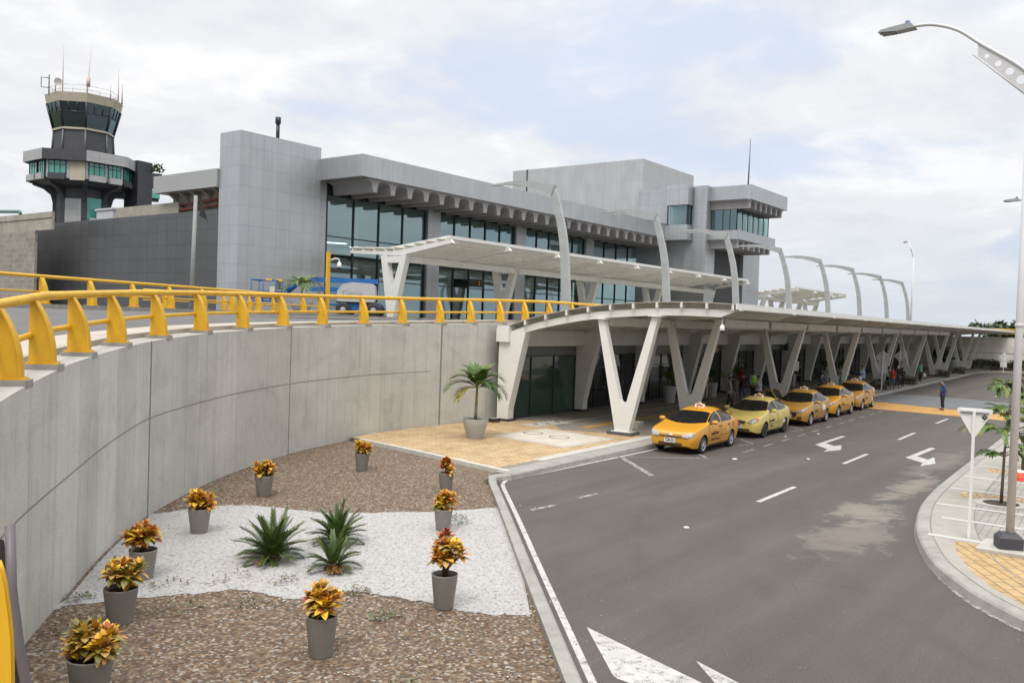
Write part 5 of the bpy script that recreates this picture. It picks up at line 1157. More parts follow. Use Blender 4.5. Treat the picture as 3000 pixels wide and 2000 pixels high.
for k, (x, y, lab) in enumerate(((40.3, 44.5, 'orange traffic cone standing against the wheels of the blue boom lift'), (41.6, 42.8, 'orange traffic cone with bright white bands just left of the first canopy column'))):
    o = thing('traffic_cone', (x, y, 4.12), lab, 'traffic cone', 'traffic cones by the boom lift'); mb = MB()
    mb.box(x-0.2, x+0.2, y-0.2, y+0.2, 4.12, 4.16); mb.lathe([(0.15, 0.04), (0.105, 0.28)], (x, y, 4.12), 16); mb.lathe([(0.082, 0.41), (0.068, 0.49)], (x, y, 4.12), 16); mb.lathe([(0.045, 0.61), (0.02, 0.75), (0, 0.75)], (x, y, 4.12), 16); mb.build('cone_body', orange, o)
    mb = MB(); mb.lathe([(0.105, 0.28), (0.082, 0.41)], (x, y, 4.12), 16); mb.lathe([(0.068, 0.49), (0.045, 0.61)], (x, y, 4.12), 16); mb.build('white_band', wband if k else M('dull_band', (0.6, 0.25, 0.2), 0.6), o)
# ------------------------------------------------------------------ taxis
def smooth_fn(P):
    """C1 curve through points (x ascending) by monotone cubic"""
    xs = np.array([p[0] for p in P], float); ys = np.array([p[1] for p in P], float); h = np.diff(xs); d = np.diff(ys)/h; m = np.zeros_like(ys)
    m[1:-1] = np.where(d[:-1]*d[1:] > 0, 2*d[:-1]*d[1:]/(d[:-1]+d[1:]+1e-12), 0); m[0], m[-1] = d[0], d[-1]
    def f(x):
        i = int(np.clip(np.searchsorted(xs, x)-1, 0, len(h)-1)); t = (min(max(x, xs[0]), xs[-1])-xs[i])/h[i]
        return float((2*t**3-3*t**2+1)*ys[i]+(t**3-2*t**2+t)*h[i]*m[i]+(-2*t**3+3*t**2)*ys[i+1]+(t**3-t**2)*h[i]*m[i+1])
    return f
car_black = M('car_black_trim', (0.02, 0.02, 0.021), 0.55, var=0.2); tyre_m = M('tyre_rubber', (0.022, 0.022, 0.023), 0.8, var=0.25, scale=6)
alloy = M('silver_alloy', (0.52, 0.53, 0.54), 0.35, 0.6, var=0.1); chrome = M('chrome_trim', (0.7, 0.7, 0.7), 0.15, 0.9, var=0.02)
lens_m = M('headlight_lens', (0.30, 0.30, 0.285), 0.06, var=0.45, scale=16, spec=0.8); seam_m = M('panel_gap', (0.07, 0.04, 0.012), 0.8)
plate_m = M('plate_white', (0.72, 0.72, 0.68), 0.5, var=0.03); ink = M('black_ink', (0.02, 0.02, 0.02), 0.6); red_ink = M('red_ink', (0.45, 0.04, 0.03), 0.6); amber = M('amber_lens', (0.6, 0.12, 0.02), 0.2)
sign_cream = M('taxi_sign_cream', (0.75, 0.70, 0.62), 0.4); interior_m = M('car_interior', (0.02, 0.02, 0.022), 0.8)
class Car:
    def __init__(s, spec):
        s.__dict__.update(spec); L = s.L/2
        s.T = smooth_fn(sorted(s.top)); s.Bt = smooth_fn(sorted(s.belt)); s.Wp = smooth_fn(sorted(s.plan))
        s.Zb = smooth_fn([(-L, 0.34), (-L+0.35, 0.22), (L-0.5, 0.20), (L-0.12, 0.23), (L, 0.30)])
    def n(s, x):
        cab = np.clip((s.T(x)-s.Bt(x)-0.10)/0.30, 0, 1); return 4.5*(1-cab)+3.7*cab
    def section(s, x, m=9, u=13):
        W = s.Wp(x); zb, zt, zo = s.Bt(x), max(s.T(x), s.Bt(x)+0.012), s.Zb(x); pts = [(0, zo), (W*0.5, zo), (W*0.86, zo)]
        for k in range(m+1):
            z = zo+(zb-zo)*(k/m); pts.append((s.ylow(x, z), z))
        n = s.n(x)
        for k in range(1, u+1):
            a = (k/u)*math.pi/2; g = math.sin(a)**(2/n) if k < u else 1.0; y = s.yup(x, zb+(zt-zb)*g) if k < u else 0.0; pts.append((y, zb+(zt-zb)*g))
        return pts
    def ylow(s, x, z):
        W = s.Wp(x); zb, zo = s.Bt(x), s.Zb(x); t = np.clip((z-zo)/(zb-zo+1e-6), 0, 1)
        return W*(0.90+0.115*math.sin(min(1.0, t*1.25+0.16)*math.pi*0.5)-0.050*max(0, t-0.62)**1.3*2.2) - (0.010 if 0.57 < t < 0.63 else 0)
    def yup(s, x, z):
        zb, zt = s.Bt(x), max(s.T(x), s.Bt(x)+0.012); g = np.clip((z-zb)/(zt-zb), 0, 1); n = s.n(x); cab = np.clip((zt-zb-0.1)/0.3, 0, 1)
        return s.ylow(x, zb)*(1-0.23*cab*g)*(1-g**n)**(1/n)
    def ys(s, x, z): return s.ylow(x, z) if z <= s.Bt(x) else s.yup(x, z)
    def zs(s, x, y):
        lo, hi = s.Bt(x), max(s.T(x), s.Bt(x)+0.012); y = abs(y)
        for _ in range(26):
            mid = (lo+hi)/2
            if s.yup(x, mid) > y: lo = mid
            else: hi = mid
        return lo
    def xf(s, y, z):
        lo, hi = 0.9, s.L/2
        ins = lambda x: z <= s.T(x) and z >= s.Zb(x) and s.ys(x, z) >= abs(y)
        if ins(hi): return hi+0.035*(1-(abs(y)/0.8)**2)
        for _ in range(26):
            mid = (lo+hi)/2
            if ins(mid): lo = mid
            else: hi = mid
        return lo
    def body(s, par, paint):
        L = s.L/2; xs = list(np.linspace(-L, -L+0.3, 8))+list(np.linspace(-L+0.36, L-0.36, 46))+list(np.linspace(L-0.3, L, 10)); secs = [s.section(x) for x in xs]; m = len(secs[0]); mb = MB(); V = []; F = []
        for x, sc in zip(xs, secs):
            for y, z in sc: V.append((x, y, z))
            for y, z in sc: V.append((x, -y, z))
        for i in range(len(xs)-1):
            for j in range(m-1):
                a, b, c, d = i*2*m+j, (i+1)*2*m+j, (i+1)*2*m+j+1, i*2*m+j+1
                F.append((a, d, c, b)); F.append((a+m, b+m, c+m, d+m))
        e = (len(xs)-1)*2*m
        F.append(tuple(e+j for j in range(m))+tuple(e+m+j for j in range(m-2, 0, -1))); F.append(tuple(j for j in range(m))[::-1]+tuple(m+j for j in range(1, m-1)))
        # bulge the nose so the cap is rounded
        mb.mesh(V, F, 0, True); o = mb.build('body', [paint, car_black], par, local=True)
        bm = bmesh.new(); bm.from_mesh(o.data); bmesh.ops.remove_doubles(bm, verts=bm.verts, dist=2e-4); bmesh.ops.recalc_face_normals(bm, faces=bm.faces[:]); bm.to_mesh(o.data); bm.free()
        for wx in (s.xfr, s.xre):
            for sd in (1, -1):
                c = MB(); Mx = Matrix.Translation((wx, sd*(s.W/2-0.02), s.rw)) @ Matrix.Rotation(R(90), 4, 'X'); r = s.rw+0.055
                c.lathe([(0, -0.27), (r, -0.27), (r, 0.27), (0, 0.27)], (0, 0, 0), 36, M=Mx); c.mi = [1]*len(c.mi); co = c.build('cutter', [paint, car_black])
                bm = bmesh.new(); bm.from_mesh(co.data); bmesh.ops.remove_doubles(bm, verts=bm.verts, dist=1e-4); bmesh.ops.recalc_face_normals(bm, faces=bm.faces[:]); bm.to_mesh(co.data); bm.free()
                co.parent = par; md = o.modifiers.new('b', 'BOOLEAN'); md.object = co; md.operation = 'DIFFERENCE'; md.solver = 'EXACT'
        bpy.context.view_layer.update(); dg = bpy.context.evaluated_depsgraph_get(); me = bpy.data.meshes.new_from_object(o.evaluated_get(dg)); o.modifiers.clear(); o.data = me; me.name = 'body'
        for q in [q for q in bpy.data.objects if q.name.startswith('cutter')]: bpy.data.objects.remove(q, do_unlink=True)
        me.set_sharp_from_angle(angle=R(38)); return o
    def side_patch(s, name, mat, par, x0, x1, zlo, zhi, sd, off=0.006, nx=14, nz=6):
        mb = MB(); V = []; F = []
        for i in range(nx+1):
            x = x0+(x1-x0)*i/nx; a, b = zlo(x), zhi(x)
            for j in range(nz+1):
                z = a+(b-a)*j/nz; V.append((x, sd*(s.ys(x, z)+off), z))
        for i in range(nx):
            for j in range(nz):
                q = (i*(nz+1)+j, (i+1)*(nz+1)+j, (i+1)*(nz+1)+j+1, i*(nz+1)+j+1); F.append(q if sd < 0 else q[::-1])
        mb.mesh(V, F, 0, True); return mb.build(name, mat, par, local=True)
    def front_patch(s, name, mat, par, outline, off=0.008, n=10):
        """outline: lower and upper curves z(y) on a y range"""
        y0, y1, lo, hi = outline; mb = MB(); V = []; F = []; m = 5
        for i in range(n+1):
            y = y0+(y1-y0)*i/n; a, b = lo(y), hi(y)
            for j in range(m+1): z = a+(b-a)*j/m; V.append((s.xf(y, z)+off, y, z))
        for i in range(n):
            for j in range(m): F.append((i*(m+1)+j, (i+1)*(m+1)+j, (i+1)*(m+1)+j+1, i*(m+1)+j+1))
        mb.mesh(V, F, 0, True); return mb.build(name, mat, par, local=True)
    def top_patch(s, name, mat, par, x0, x1, yl0, yl1, sweep0, sweep1, off=0.006, n=16, m=8):
        mb = MB(); V = []; F = []
        for i in range(n+1):
            v = -1+2*i/n
            for j in range(m+1):
                h = j/m; yl = yl0+(yl1-yl0)*h; xx = (x0-sweep0*v*v)*(1-h)+(x1-sweep1*v*v)*h; y = v*yl; y = max(-s.yup(xx, s.Bt(xx)+0.001)*0.985, min(s.yup(xx, s.Bt(xx)+0.001)*0.985, y)); V.append((xx, y, s.zs(xx, y)+off))
        for i in range(n):
            for j in range(m): F.append((i*(m+1)+j, i*(m+1)+j+1, (i+1)*(m+1)+j+1, (i+1)*(m+1)+j))
        mb.mesh(V, F, 0, True)
        if x1 > x0: mb.f = [f[::-1] for f in mb.f]
        return mb.build(name, mat, par, local=True)
def wheel(par, x, y, r, sd, style):
    Mx = Matrix.Translation((x, y, r)) @ Matrix.Rotation(R(90)*(1 if sd < 0 else -1), 4, 'X')
    w = bpy.data.objects.new('wheel', None); COL.objects.link(w); w.parent = par; w.empty_display_size = 0.1
    mb = MB(); mb.lathe([(r*0.63, -0.09), (r*0.90, -0.095), (r, -0.06), (r, 0.06), (r*0.90, 0.095), (r*0.63, 0.09)], (0, 0, 0), 30, M=Mx); mb.build('tyre', tyre_m, w, local=True)
    mb = MB(); rr_ = r*0.64; dk = 1
    mb.lathe([(rr_, 0.088), (rr_*0.93, 0.092), (rr_*0.90, 0.06), (rr_*0.90, 0.02), (0, 0.015)], (0, 0, 0), 28, mi=0, M=Mx)
    for k in range(len(mb.f)-28, len(mb.f)): mb.mi[k] = 1
    for k in range(len(mb.f)-56, len(mb.f)-28): mb.mi[k] = 1
    ns = {'five': 5, 'disc': 8, 'multi': 8, 'steel': 6}[style]; hw = {'five': 0.30, 'disc': 0.24, 'multi': 0.17, 'steel': 0.33}[style]
    for k in range(ns):
        a = 2*math.pi*k/ns; P = []
        for rad, ww in ((rr_*0.12, hw*0.9), (rr_*0.93, hw*0.62)):
            for sg in (-1, 1): P.append((rad*math.cos(a)-sg*rr_*ww*0.5*math.sin(a), rad*math.sin(a)+sg*rr_*ww*0.5*math.cos(a)))
        q = [P[0], P[2], P[3], P[1]]; t = MB(); t.prism(q, 0.055, 0.086, 'z'); mb.mesh([Mx @ Vector(v) for v in t.v], t.f, 0, False)
    mb.lathe([(rr_*0.2, 0.07), (rr_*0.17, 0.095), (0, 0.098)], (0, 0, 0), 12, M=Mx)
    mb.build('rim', [car_black if style == 'steel' else alloy, car_black], w, local=True)
def build_taxi(spec, loc, ang, label, plate_txt, style):
    t = thing('taxi', loc, label, 'taxi', 'yellow taxis waiting at the kerb', rotz=ang); c = Car(spec); W2 = c.W/2
    paint = M('taxi_paint_'+spec['paint_name'], spec['paint'], 0.32, var=0.04, scale=1.5, coat=0.55); c.body(t, paint)
    xw0, xw1 = c.ws; c.top_patch('windscreen', car_glass, t, xw0, xw1, W2*0.86, W2*0.66, 0.24, 0.06)
    xr0, xr1 = c.rg; c.top_patch('rear_window', car_glass, t, xr0, xr1, W2*0.80, W2*0.64, -0.22, -0.05)
    zl = lambda x: c.Bt(x)+0.035; zh = lambda x: c.Bt(x)+max(0.04, 0.80*(c.T(x)-c.Bt(x)))
    for sd in (1, -1):
        for i, (a, b) in enumerate(c.sidewin): c.side_patch('side_window', car_glass, t, b, a, zl, lambda x: max(zl(x)+0.004, zh(x)), sd, 0.007)
        for i, (a, b) in enumerate(c.doors):
            sm2 = c.side_patch('door_gap', seam_m, t, b-0.016, a+0.016, lambda x: 0.27, lambda x: c.Bt(x)+0.030, sd, 0.0025, 16, 10)
            d = c.side_patch('door', paint, t, b, a, lambda x: 0.285, lambda x: c.Bt(x)+0.022, sd, 0.006, 16, 10); sm2.parent = d
            mb = MB(); xh = b+0.16; zh_ = c.Bt(xh)-0.10; y = c.ys(xh, zh_); mb.tube([(xh-0.08, sd*(y+0.012), zh_), (xh-0.05, sd*(y+0.035), zh_), (xh+0.05, sd*(y+0.035), zh_), (xh+0.08, sd*(y+0.012), zh_)], 0.017, 6); h = mb.build('door_handle', car_black if spec.get('blackhandle') else paint, t, local=True); h.parent = d
        xm = c.sidewin[0][0]-0.10; zm = c.Bt(xm)+0.10; ym = c.ys(xm, c.Bt(xm)); mb = MB()
        mb.lathe([(0.0, -0.105), (0.06, -0.09), (0.082, -0.03), (0.082, 0.05), (0.06, 0.10), (0, 0.11)], (0, 0, 0), 12, M=Matrix.Translation((xm, sd*(ym+0.13), zm)) @ Matrix.Rotation(R(90), 4, 'X') @ Matrix.Diagonal((0.85, 0.9, 1, 1))); mb.tube([(xm, sd*(ym-0.02), zm-0.05), (xm, sd*(ym+0.08), zm-0.03)], 0.028, 6); mb.build('mirror', paint, t, local=True)
        for wx in (c.xfr, c.xre): wheel(t, wx, sd*(W2-0.115), c.rw, sd, style)
        y0, y1, lo, hi = c.head; c.front_patch('headlight', lens_m, t, (sd*y0, sd*y1, lambda y: lo(abs(y)), lambda y: hi(abs(y))), 0.010); o = bpy.data.objects[-1] if False else None
        mb = MB(); xt = -c.L/2+0.05; mb.box(xt-0.09, xt+0.10, min(sd*0.50, sd*(W2-0.09)), max(sd*0.50, sd*(W2-0.09)), 0.68, 0.86); mb.build('tail_light', M('tail_red', (0.35, 0.02, 0.015), 0.2), t, local=True)
    for y0, y1, lo, hi, m in c.grille: c.front_patch('grille' if m != paint else 'bumper_bar', m if m is not None else paint, t, (y0, y1, lo, hi), 0.012, 14)
    for y0, y1, lo, hi in c.trim: c.front_patch('chrome_bar', chrome if not spec.get('yellowbar') else paint, t, (y0, y1, lo, hi), 0.018, 14)
    px = c.xf(0, c.platez)+0.035; mb = MB(); mb.box(px-0.01, px, -0.20, 0.20, c.platez-0.075, c.platez+0.075); p = mb.build('number_plate', plate_m, t, local=True)
    text_mesh(plate_txt, 'lettering', 0.15, ink, t, frame((px+0.001, 0, c.platez), (0, 1, 0), (0, 0, 1), (1, 0, 0)), 0.004, 0.001, width=0.35).parent = p
    for sd in (1, -1):
        c.side_patch('sill', car_black, t, c.xre+c.rw+0.10, c.xfr-c.rw-0.10, lambda x: 0.205, lambda x: 0.255, sd, 0.006, 10, 2)
        c.side_patch('side_moulding', seam_m if c.text else paint, t, c.xre+c.rw+0.12, c.xfr-c.rw-0.12, lambda x: 0.515, lambda x: 0.53, sd, 0.010, 12, 2)
    for y0 in (0.45, -0.10):
        mb = MB(); P = [(xw0-0.02, y0, 0), (xw0-0.20, y0-0.25, 0), (xw0-0.30, y0-0.45, 0)]; mb.tube([(a, b, c.zs(a-0.05, b)+0.02) for a, b, _ in P], 0.008, 5); mb.build('wiper', car_black, t, local=True)
    # roof sign
    zr = c.T(c.signx); sg = MB(); sg.prism([(c.signx-0.07, zr-0.01), (c.signx+0.07, zr-0.01), (c.signx+0.04, zr+0.095), (c.signx-0.04, zr+0.095)], -0.165, 0.165, 'y'); sgo = sg.build('roof_sign', sign_cream, t, local=True)
    Mx = frame((c.signx+0.061, 0, zr+0.041), (0, 1, 0), (-0.21, 0, 0.98), (0.98, 0, 0.21)); text_mesh('TAXI', 'lettering', 0.08, red_ink, t, Mx, 0.006, 0.001, width=0.25).parent = sgo
    mb = MB(); mb.lathe([(0.07, 0.0), (0.075, 0.02), (0.05, 0.05), (0, 0.065)], (c.signx, 0, zr+0.09), 12, M=None); k = mb.build('sign_cap', M('sign_cap_yellow', (0.62, 0.5, 0.2), 0.4), t, local=True); k.parent = sgo
    mb = MB(); mb.tube([(0.10, 0, c.T(0.10)), (-0.08, 0, c.T(0.1)+0.16)], 0.008, 5); mb.build('aerial', car_black, t, local=True)
    # lettering on the near (driver) side
    for body, x, z, size, mat, w in c.text:
        y = c.ys(x, z)+0.012; dy = (c.ys(x, z+0.05)-c.ys(x, z-0.05))/0.1; yv = V3(0, dy, 1).normalized()
        text_mesh(body, 'lettering', size, mat, t, frame((x, y, z), (-1, 0, 0), yv, (-1, 0, 0) and V3(-1, 0, 0).cross(yv)), 0.003, 0.001, width=w)
    for x, z, w, h, mat in c.decal:
        dz = MB(); V = []; n_ = 5
        for i in range(n_+1):
            for j in range(3): xx = x+w/2-w*i/n_; z_ = z-h/2+h*j/2; V.append((xx, c.ys(xx, z_)+0.009, z_))
        dz.mesh(V, [(i*3+j, (i+1)*3+j, (i+1)*3+j+1, i*3+j+1) for i in range(n_) for j in range(2)], 0, True); dz.build('decal', mat, t, local=True)
    return t, c, paint
def curve2(pts): return smooth_fn(pts)
base_win = [(0.86, -0.20), (-0.27, -0.98)]
RIO = dict(L=4.20, W=1.70, rw=0.295, xfr=1.30, xre=-1.20, paint=(0.58, 0.275, 0.018), paint_name='amber', ws=(1.16, 0.24), rg=(-1.50, -1.02), blackhandle=1, yellowbar=1,
    top=[(-2.1, 0.86), (-2.0, 0.98), (-1.58, 1.02), (-1.0, 1.34), (-0.50, 1.43), (-0.05, 1.395), (0.24, 1.30), (1.18, 0.935), (1.55, 0.86), (1.9, 0.765), (2.05, 0.69), (2.1, 0.62)],
    belt=[(-2.1, 0.80), (-1.6, 0.955), (-0.3, 0.945), (0.9, 0.895), (1.5, 0.815), (1.95, 0.69), (2.1, 0.55)],
    plan=[(-2.1, 0.66), (-1.95, 0.77), (-1.4, 0.83), (0, 0.85), (1.35, 0.845), (1.75, 0.825), (1.95, 0.775), (2.06, 0.70), (2.1, 0.62)],
    sidewin=[(0.80, -0.14), (-0.20, -0.86), (-0.90, -1.20)], doors=[(0.90, -0.16), (-0.19, -1.0)],
    head=(0.40, 0.775, curve2([(0.40, 0.585), (0.6, 0.56), (0.775, 0.60)]), curve2([(0.40, 0.61), (0.55, 0.72), (0.70, 0.735), (0.775, 0.72)])),
    grille=[(-0.40, 0.40, lambda y: 0.575+0.05*abs(y), lambda y: 0.655-0.02*abs(y), car_black), (-0.42, 0.42, lambda y: 0.335, lambda y: 0.385, car_black), (-0.40, 0.40, lambda y: 0.285, lambda y: 0.318, car_black)],
    trim=[(-0.38, 0.38, lambda y: 0.608+0.02*abs(y), lambda y: 0.625+0.02*abs(y))], platez=0.46, signx=-0.25,
    text=[('TAXI', 0.42, 0.66, 0.10, red_ink, 0.30), ('SERVICIO PUBLICO', 0.33, 0.42, 0.085, ink, 0.78)], decal=[(-1.30, 0.82, 0.09, 0.16, red_ink), (-0.75, 0.70, 0.05, 0.18, plate_m)])
ACC = dict(RIO, L=4.25, W=1.70, paint=(0.60, 0.48, 0.13), paint_name='lemon', blackhandle=0, yellowbar=0,
    top=[(-2.12, 0.88), (-2.0, 1.02), (-1.58, 1.07), (-1.0, 1.38), (-0.50, 1.475), (-0.05, 1.44), (0.26, 1.335), (1.18, 0.965), (1.55, 0.90), (1.9, 0.81), (2.05, 0.73), (2.12, 0.64)],
    belt=[(-2.12, 0.84), (-1.6, 0.985), (-0.3, 0.965), (0.9, 0.91), (1.5, 0.84), (1.95, 0.72), (2.12, 0.57)],
    plan=[(-2.12, 0.64), (-1.95, 0.77), (-1.4, 0.83), (0, 0.85), (1.35, 0.845), (1.75, 0.82), (1.95, 0.765), (2.07, 0.68), (2.12, 0.60)],
    head=(0.42, 0.775, curve2([(0.42, 0.63), (0.6, 0.61), (0.775, 0.68)]), curve2([(0.42, 0.665), (0.55, 0.76), (0.70, 0.80), (0.775, 0.79)])),
    grille=[(-0.33, 0.33, lambda y: 0.575+0.1*y*y, lambda y: 0.70-0.12*abs(y), car_black), (-0.50, 0.50, lambda y: 0.30+0.05*y*y, lambda y: 0.375, car_black)],
    trim=[], platez=0.47, signx=-0.28, text=[('SERVICIO PUBLICO', 0.55, 0.40, 0.05, ink, 0.34)], decal=[(-1.05, 0.50, 0.16, 0.13, plate_m), (-0.84, 0.50, 0.16, 0.13, plate_m), (0.66, 0.475, 0.14, 0.06, M('green_logo', (0.03, 0.12, 0.06), 0.5))])
I10 = dict(RIO, L=4.0, W=1.68, paint=(0.45, 0.235, 0.038), paint_name='ochre', blackhandle=0, yellowbar=0, xfr=1.22, xre=-1.22, rw=0.30,
    top=[(-2.0, 0.92), (-1.9, 1.06), (-1.62, 1.10), (-1.02, 1.42), (-0.50, 1.52), (-0.05, 1.485), (0.26, 1.37), (1.14, 0.99), (1.48, 0.92), (1.8, 0.84), (1.95, 0.75), (2.0, 0.66)],
    belt=[(-2.0, 0.86), (-1.6, 1.01), (-0.3, 0.97), (0.9, 0.905), (1.4, 0.845), (1.85, 0.74), (2.0, 0.57)],
    plan=[(-2.0, 0.64), (-1.85, 0.77), (-1.3, 0.825), (0, 0.84), (1.25, 0.835), (1.65, 0.81), (1.85, 0.76), (1.96, 0.69), (2.0, 0.62)],
    head=(0.40, 0.775, curve2([(0.40, 0.645), (0.6, 0.63), (0.775, 0.74)]), curve2([(0.40, 0.675), (0.6, 0.765), (0.775, 0.835)])),
    grille=[(-0.40, 0.40, lambda y: 0.36+0.25*abs(y), lambda y: 0.635-0.08*abs(y), car_black), (-0.62, -0.44, lambda y: 0.34, lambda y: 0.43, car_black), (0.44, 0.62, lambda y: 0.34, lambda y: 0.43, car_black), (-0.55, 0.55, lambda y: 0.27, lambda y: 0.305, car_black)],
    trim=[(-0.42, 0.42, lambda y: 0.640-0.08*abs(y), lambda y: 0.668-0.08*abs(y))], platez=0.44, signx=-0.30,
    text=[('TAXI', 0.30, 0.66, 0.07, M('ochre_ink', (0.25, 0.11, 0.03), 0.6), 0.18), ('SERVICIO PUBLICO', 0.45, 0.36, 0.05, M('ochre_ink', (0.25, 0.11, 0.03), 0.6), 0.50)], decal=[(-0.62, 0.74, 0.46, 0.24, plate_m)])
SAIL = dict(ACC, paint=(0.60, 0.29, 0.010), paint_name='golden', L=4.2,
    top=[(a*0.985, b+0.02) for a, b in ACC['top']], belt=[(a*0.985, b+0.01) for a, b in ACC['belt']], plan=[(a*0.985, b) for a, b in ACC['plan']],
    text=[('SERVICIO PUBLICO', 0.25, 0.56, 0.05, M('ochre_ink', (0.25, 0.11, 0.03), 0.6), 0.40)], decal=[(-0.72, 0.66, 0.15, 0.26, M('grey_decal', (0.3, 0.3, 0.32), 0.5)), (-0.90, 0.66, 0.12, 0.24, plate_m)])
I10b = dict(I10, text=[], decal=[(-0.85, 0.55, 0.42, 0.09, plate_m)])
def taxi_loc(fx, fy, rx, ry, spec):
    """near-side wheel contacts -> car origin and heading (front toward -x)"""
    f, r = V3(fx, fy, 0), V3(rx, ry, 0); d = (f-r).normalized(); lft = V3(-d.y, d.x, 0); m = (f+r)/2 - lft*(spec['W']/2-0.02); mid = (spec['xfr']+spec['xre'])/2
    return tuple(m-d*mid), math.atan2(d.y, d.x)
TX = [(RIO, 27.12, 12.50, 29.66, 12.60, 'orange yellow taxi heading the queue, with alloy wheels, red and black lettering and rear spoiler', 'TZM-221', 'five'),
      (ACC, 33.10, 12.72, 35.66, 12.84, 'pale lemon yellow taxi with black wheels, second in the queue', 'WGB-42', 'steel'),
      (I10, 39.05, 12.92, 41.52, 13.02, 'ochre taxi with white door panel and wide black grille, its far doors standing open', 'SZL-883', 'multi'),
      (SAIL, 44.15, 13.28, 46.66, 13.38, 'golden yellow taxi squeezed between two ochre taxis', 'TZN-105', 'disc'),
      (I10b, 49.45, 13.62, 52.0, 13.74, 'ochre taxi at the back of the queue, beside the orange crossing strip', 'UYX-310', 'disc')]
for i, (sp, fx, fy, rx, ry, lab, pl, st) in enumerate(TX):
    loc, ang = taxi_loc(fx, fy, rx, ry, sp); t, c, paint = build_taxi(sp, loc, ang, lab, pl, st)
    if i == 0:
        mb = MB(); mb.prism([(-1.98, 1.14), (-1.72, 1.17), (-1.72, 1.19), (-1.98, 1.17)], -0.62, 0.62, 'y')
        for y in (-0.52, 0.52): mb.box(-1.92, -1.80, y-0.02, y+0.02, 0.96, 1.15)
        mb.build('spoiler', paint, t, local=True)
        mb = MB(); mb.lathe([(0.075, 0), (0.07, 0.01), (0, 0.014)], (0, 0, 0), 16, M=Matrix.Translation((c.xf(0, 0.63)+0.03, 0, 0.63)) @ Matrix.Rotation(R(90), 4, 'Y') @ Matrix.Diagonal((0.6, 1, 1, 1))); mb.build('badge', chrome, t, local=True)
        c.top_patch('bonnet_gap', seam_m, t, 1.075, 1.065, 0.70, 0.70, 0.30, 0.30, 0.004)
        for x in (-0.15,): c.side_patch('window_pillar', paint, t, x-0.03, x+0.03, lambda x: c.Bt(x)+0.02, lambda x: c.Bt(x)+0.8*(c.T(x)-c.Bt(x)), 1, 0.010, 2, 6)
    if i == 1: c.front_patch('side_lamp', amber, t, (0.70, 0.775, lambda y: 0.72, lambda y: 0.79), 0.013, 4)
    if i == 2:                                                                   # far-side doors standing open
        for hx, a in ((0.82, 58), (-0.22, 62)):
            wd = 0.92 if hx > 0 else 0.80; top = [(0, 0.93), (-0.16, 1.10), (-0.42, 1.36), (-wd+0.06, 1.40), (-wd, 1.28), (-wd, 0.93)]
            Mx = Matrix.Translation((hx, -c.W/2+0.03, 0)) @ Matrix.Rotation(R(a), 4, 'Z'); mb = MB(); q = MB(); q.box(-wd, 0, -0.07, 0.0, 0.30, 0.93)
            for A, B in zip(top[:-1], top[1:]): q.tube([(A[0], -0.03, A[1]), (B[0], -0.03, B[1])], 0.035, 6)
            mb.mesh([Mx @ Vector(v) for v in q.v], q.f, 0, False); d = mb.build('open_door', paint, t, local=True)
            mb = MB(); mb.face([Mx @ V3(x, -0.03, z) for x, z in top]); g = mb.build('door_glass', glass_mat('door_glass', (0.35, 0.38, 0.36), 0.25), t, local=True); g.parent = d
# ------------------------------------------------------------------ plants
def leafmat(name, c, var=0.25, rough=0.45):
    if name in MATS: return MATS[name]
    t = NT(name); n = t.noise(t.coord('Object'), 9, 3, 0.6); cc = t.ramp(n, [(0.3, mul(c, 1-var)), (0.7, mul(c, 1+var))])
    t.col(cc); t.b.inputs['Subsurface Weight'].default_value = 0.0; MATS[name] = t.done(rough); return MATS[name]
CR = [leafmat('croton_yellow', (0.68, 0.44, 0.04)), leafmat('croton_gold', (0.62, 0.34, 0.04)), leafmat('croton_orange', (0.52, 0.21, 0.03)), leafmat('croton_red', (0.36, 0.075, 0.03)),
      leafmat('croton_olive', (0.22, 0.20, 0.035)), leafmat('croton_tan', (0.50, 0.33, 0.12)), M('croton_stem', (0.10, 0.065, 0.04), 0.8)]
def blade(mb, base, d, up, L, W, mi=0, bend=0.25, n=4, prof=(0.25, 0.8, 1.0, 0.7, 0.0), fold=0.18):
    d = Vector(d).normalized(); s = d.cross(Vector(up))
    if s.length < 1e-3: s = d.cross(V3(1, 0.3, 0))
    s.normalize(); nrm = s.cross(d).normalized(); V = []; F = []
    for k in range(n+1):
        t = k/n; c = Vector(base)+d*(L*t)-nrm*(bend*L*t*t); w = W*0.5*prof[k]
        V += [c-s*w+nrm*(fold*w), c, c+s*w+nrm*(fold*w)]
    for k in range(n):
        a = k*3; F += [(a, a+1, a+4, a+3), (a+1, a+2, a+5, a+4)]
    mb.mesh(V, F, mi, True)
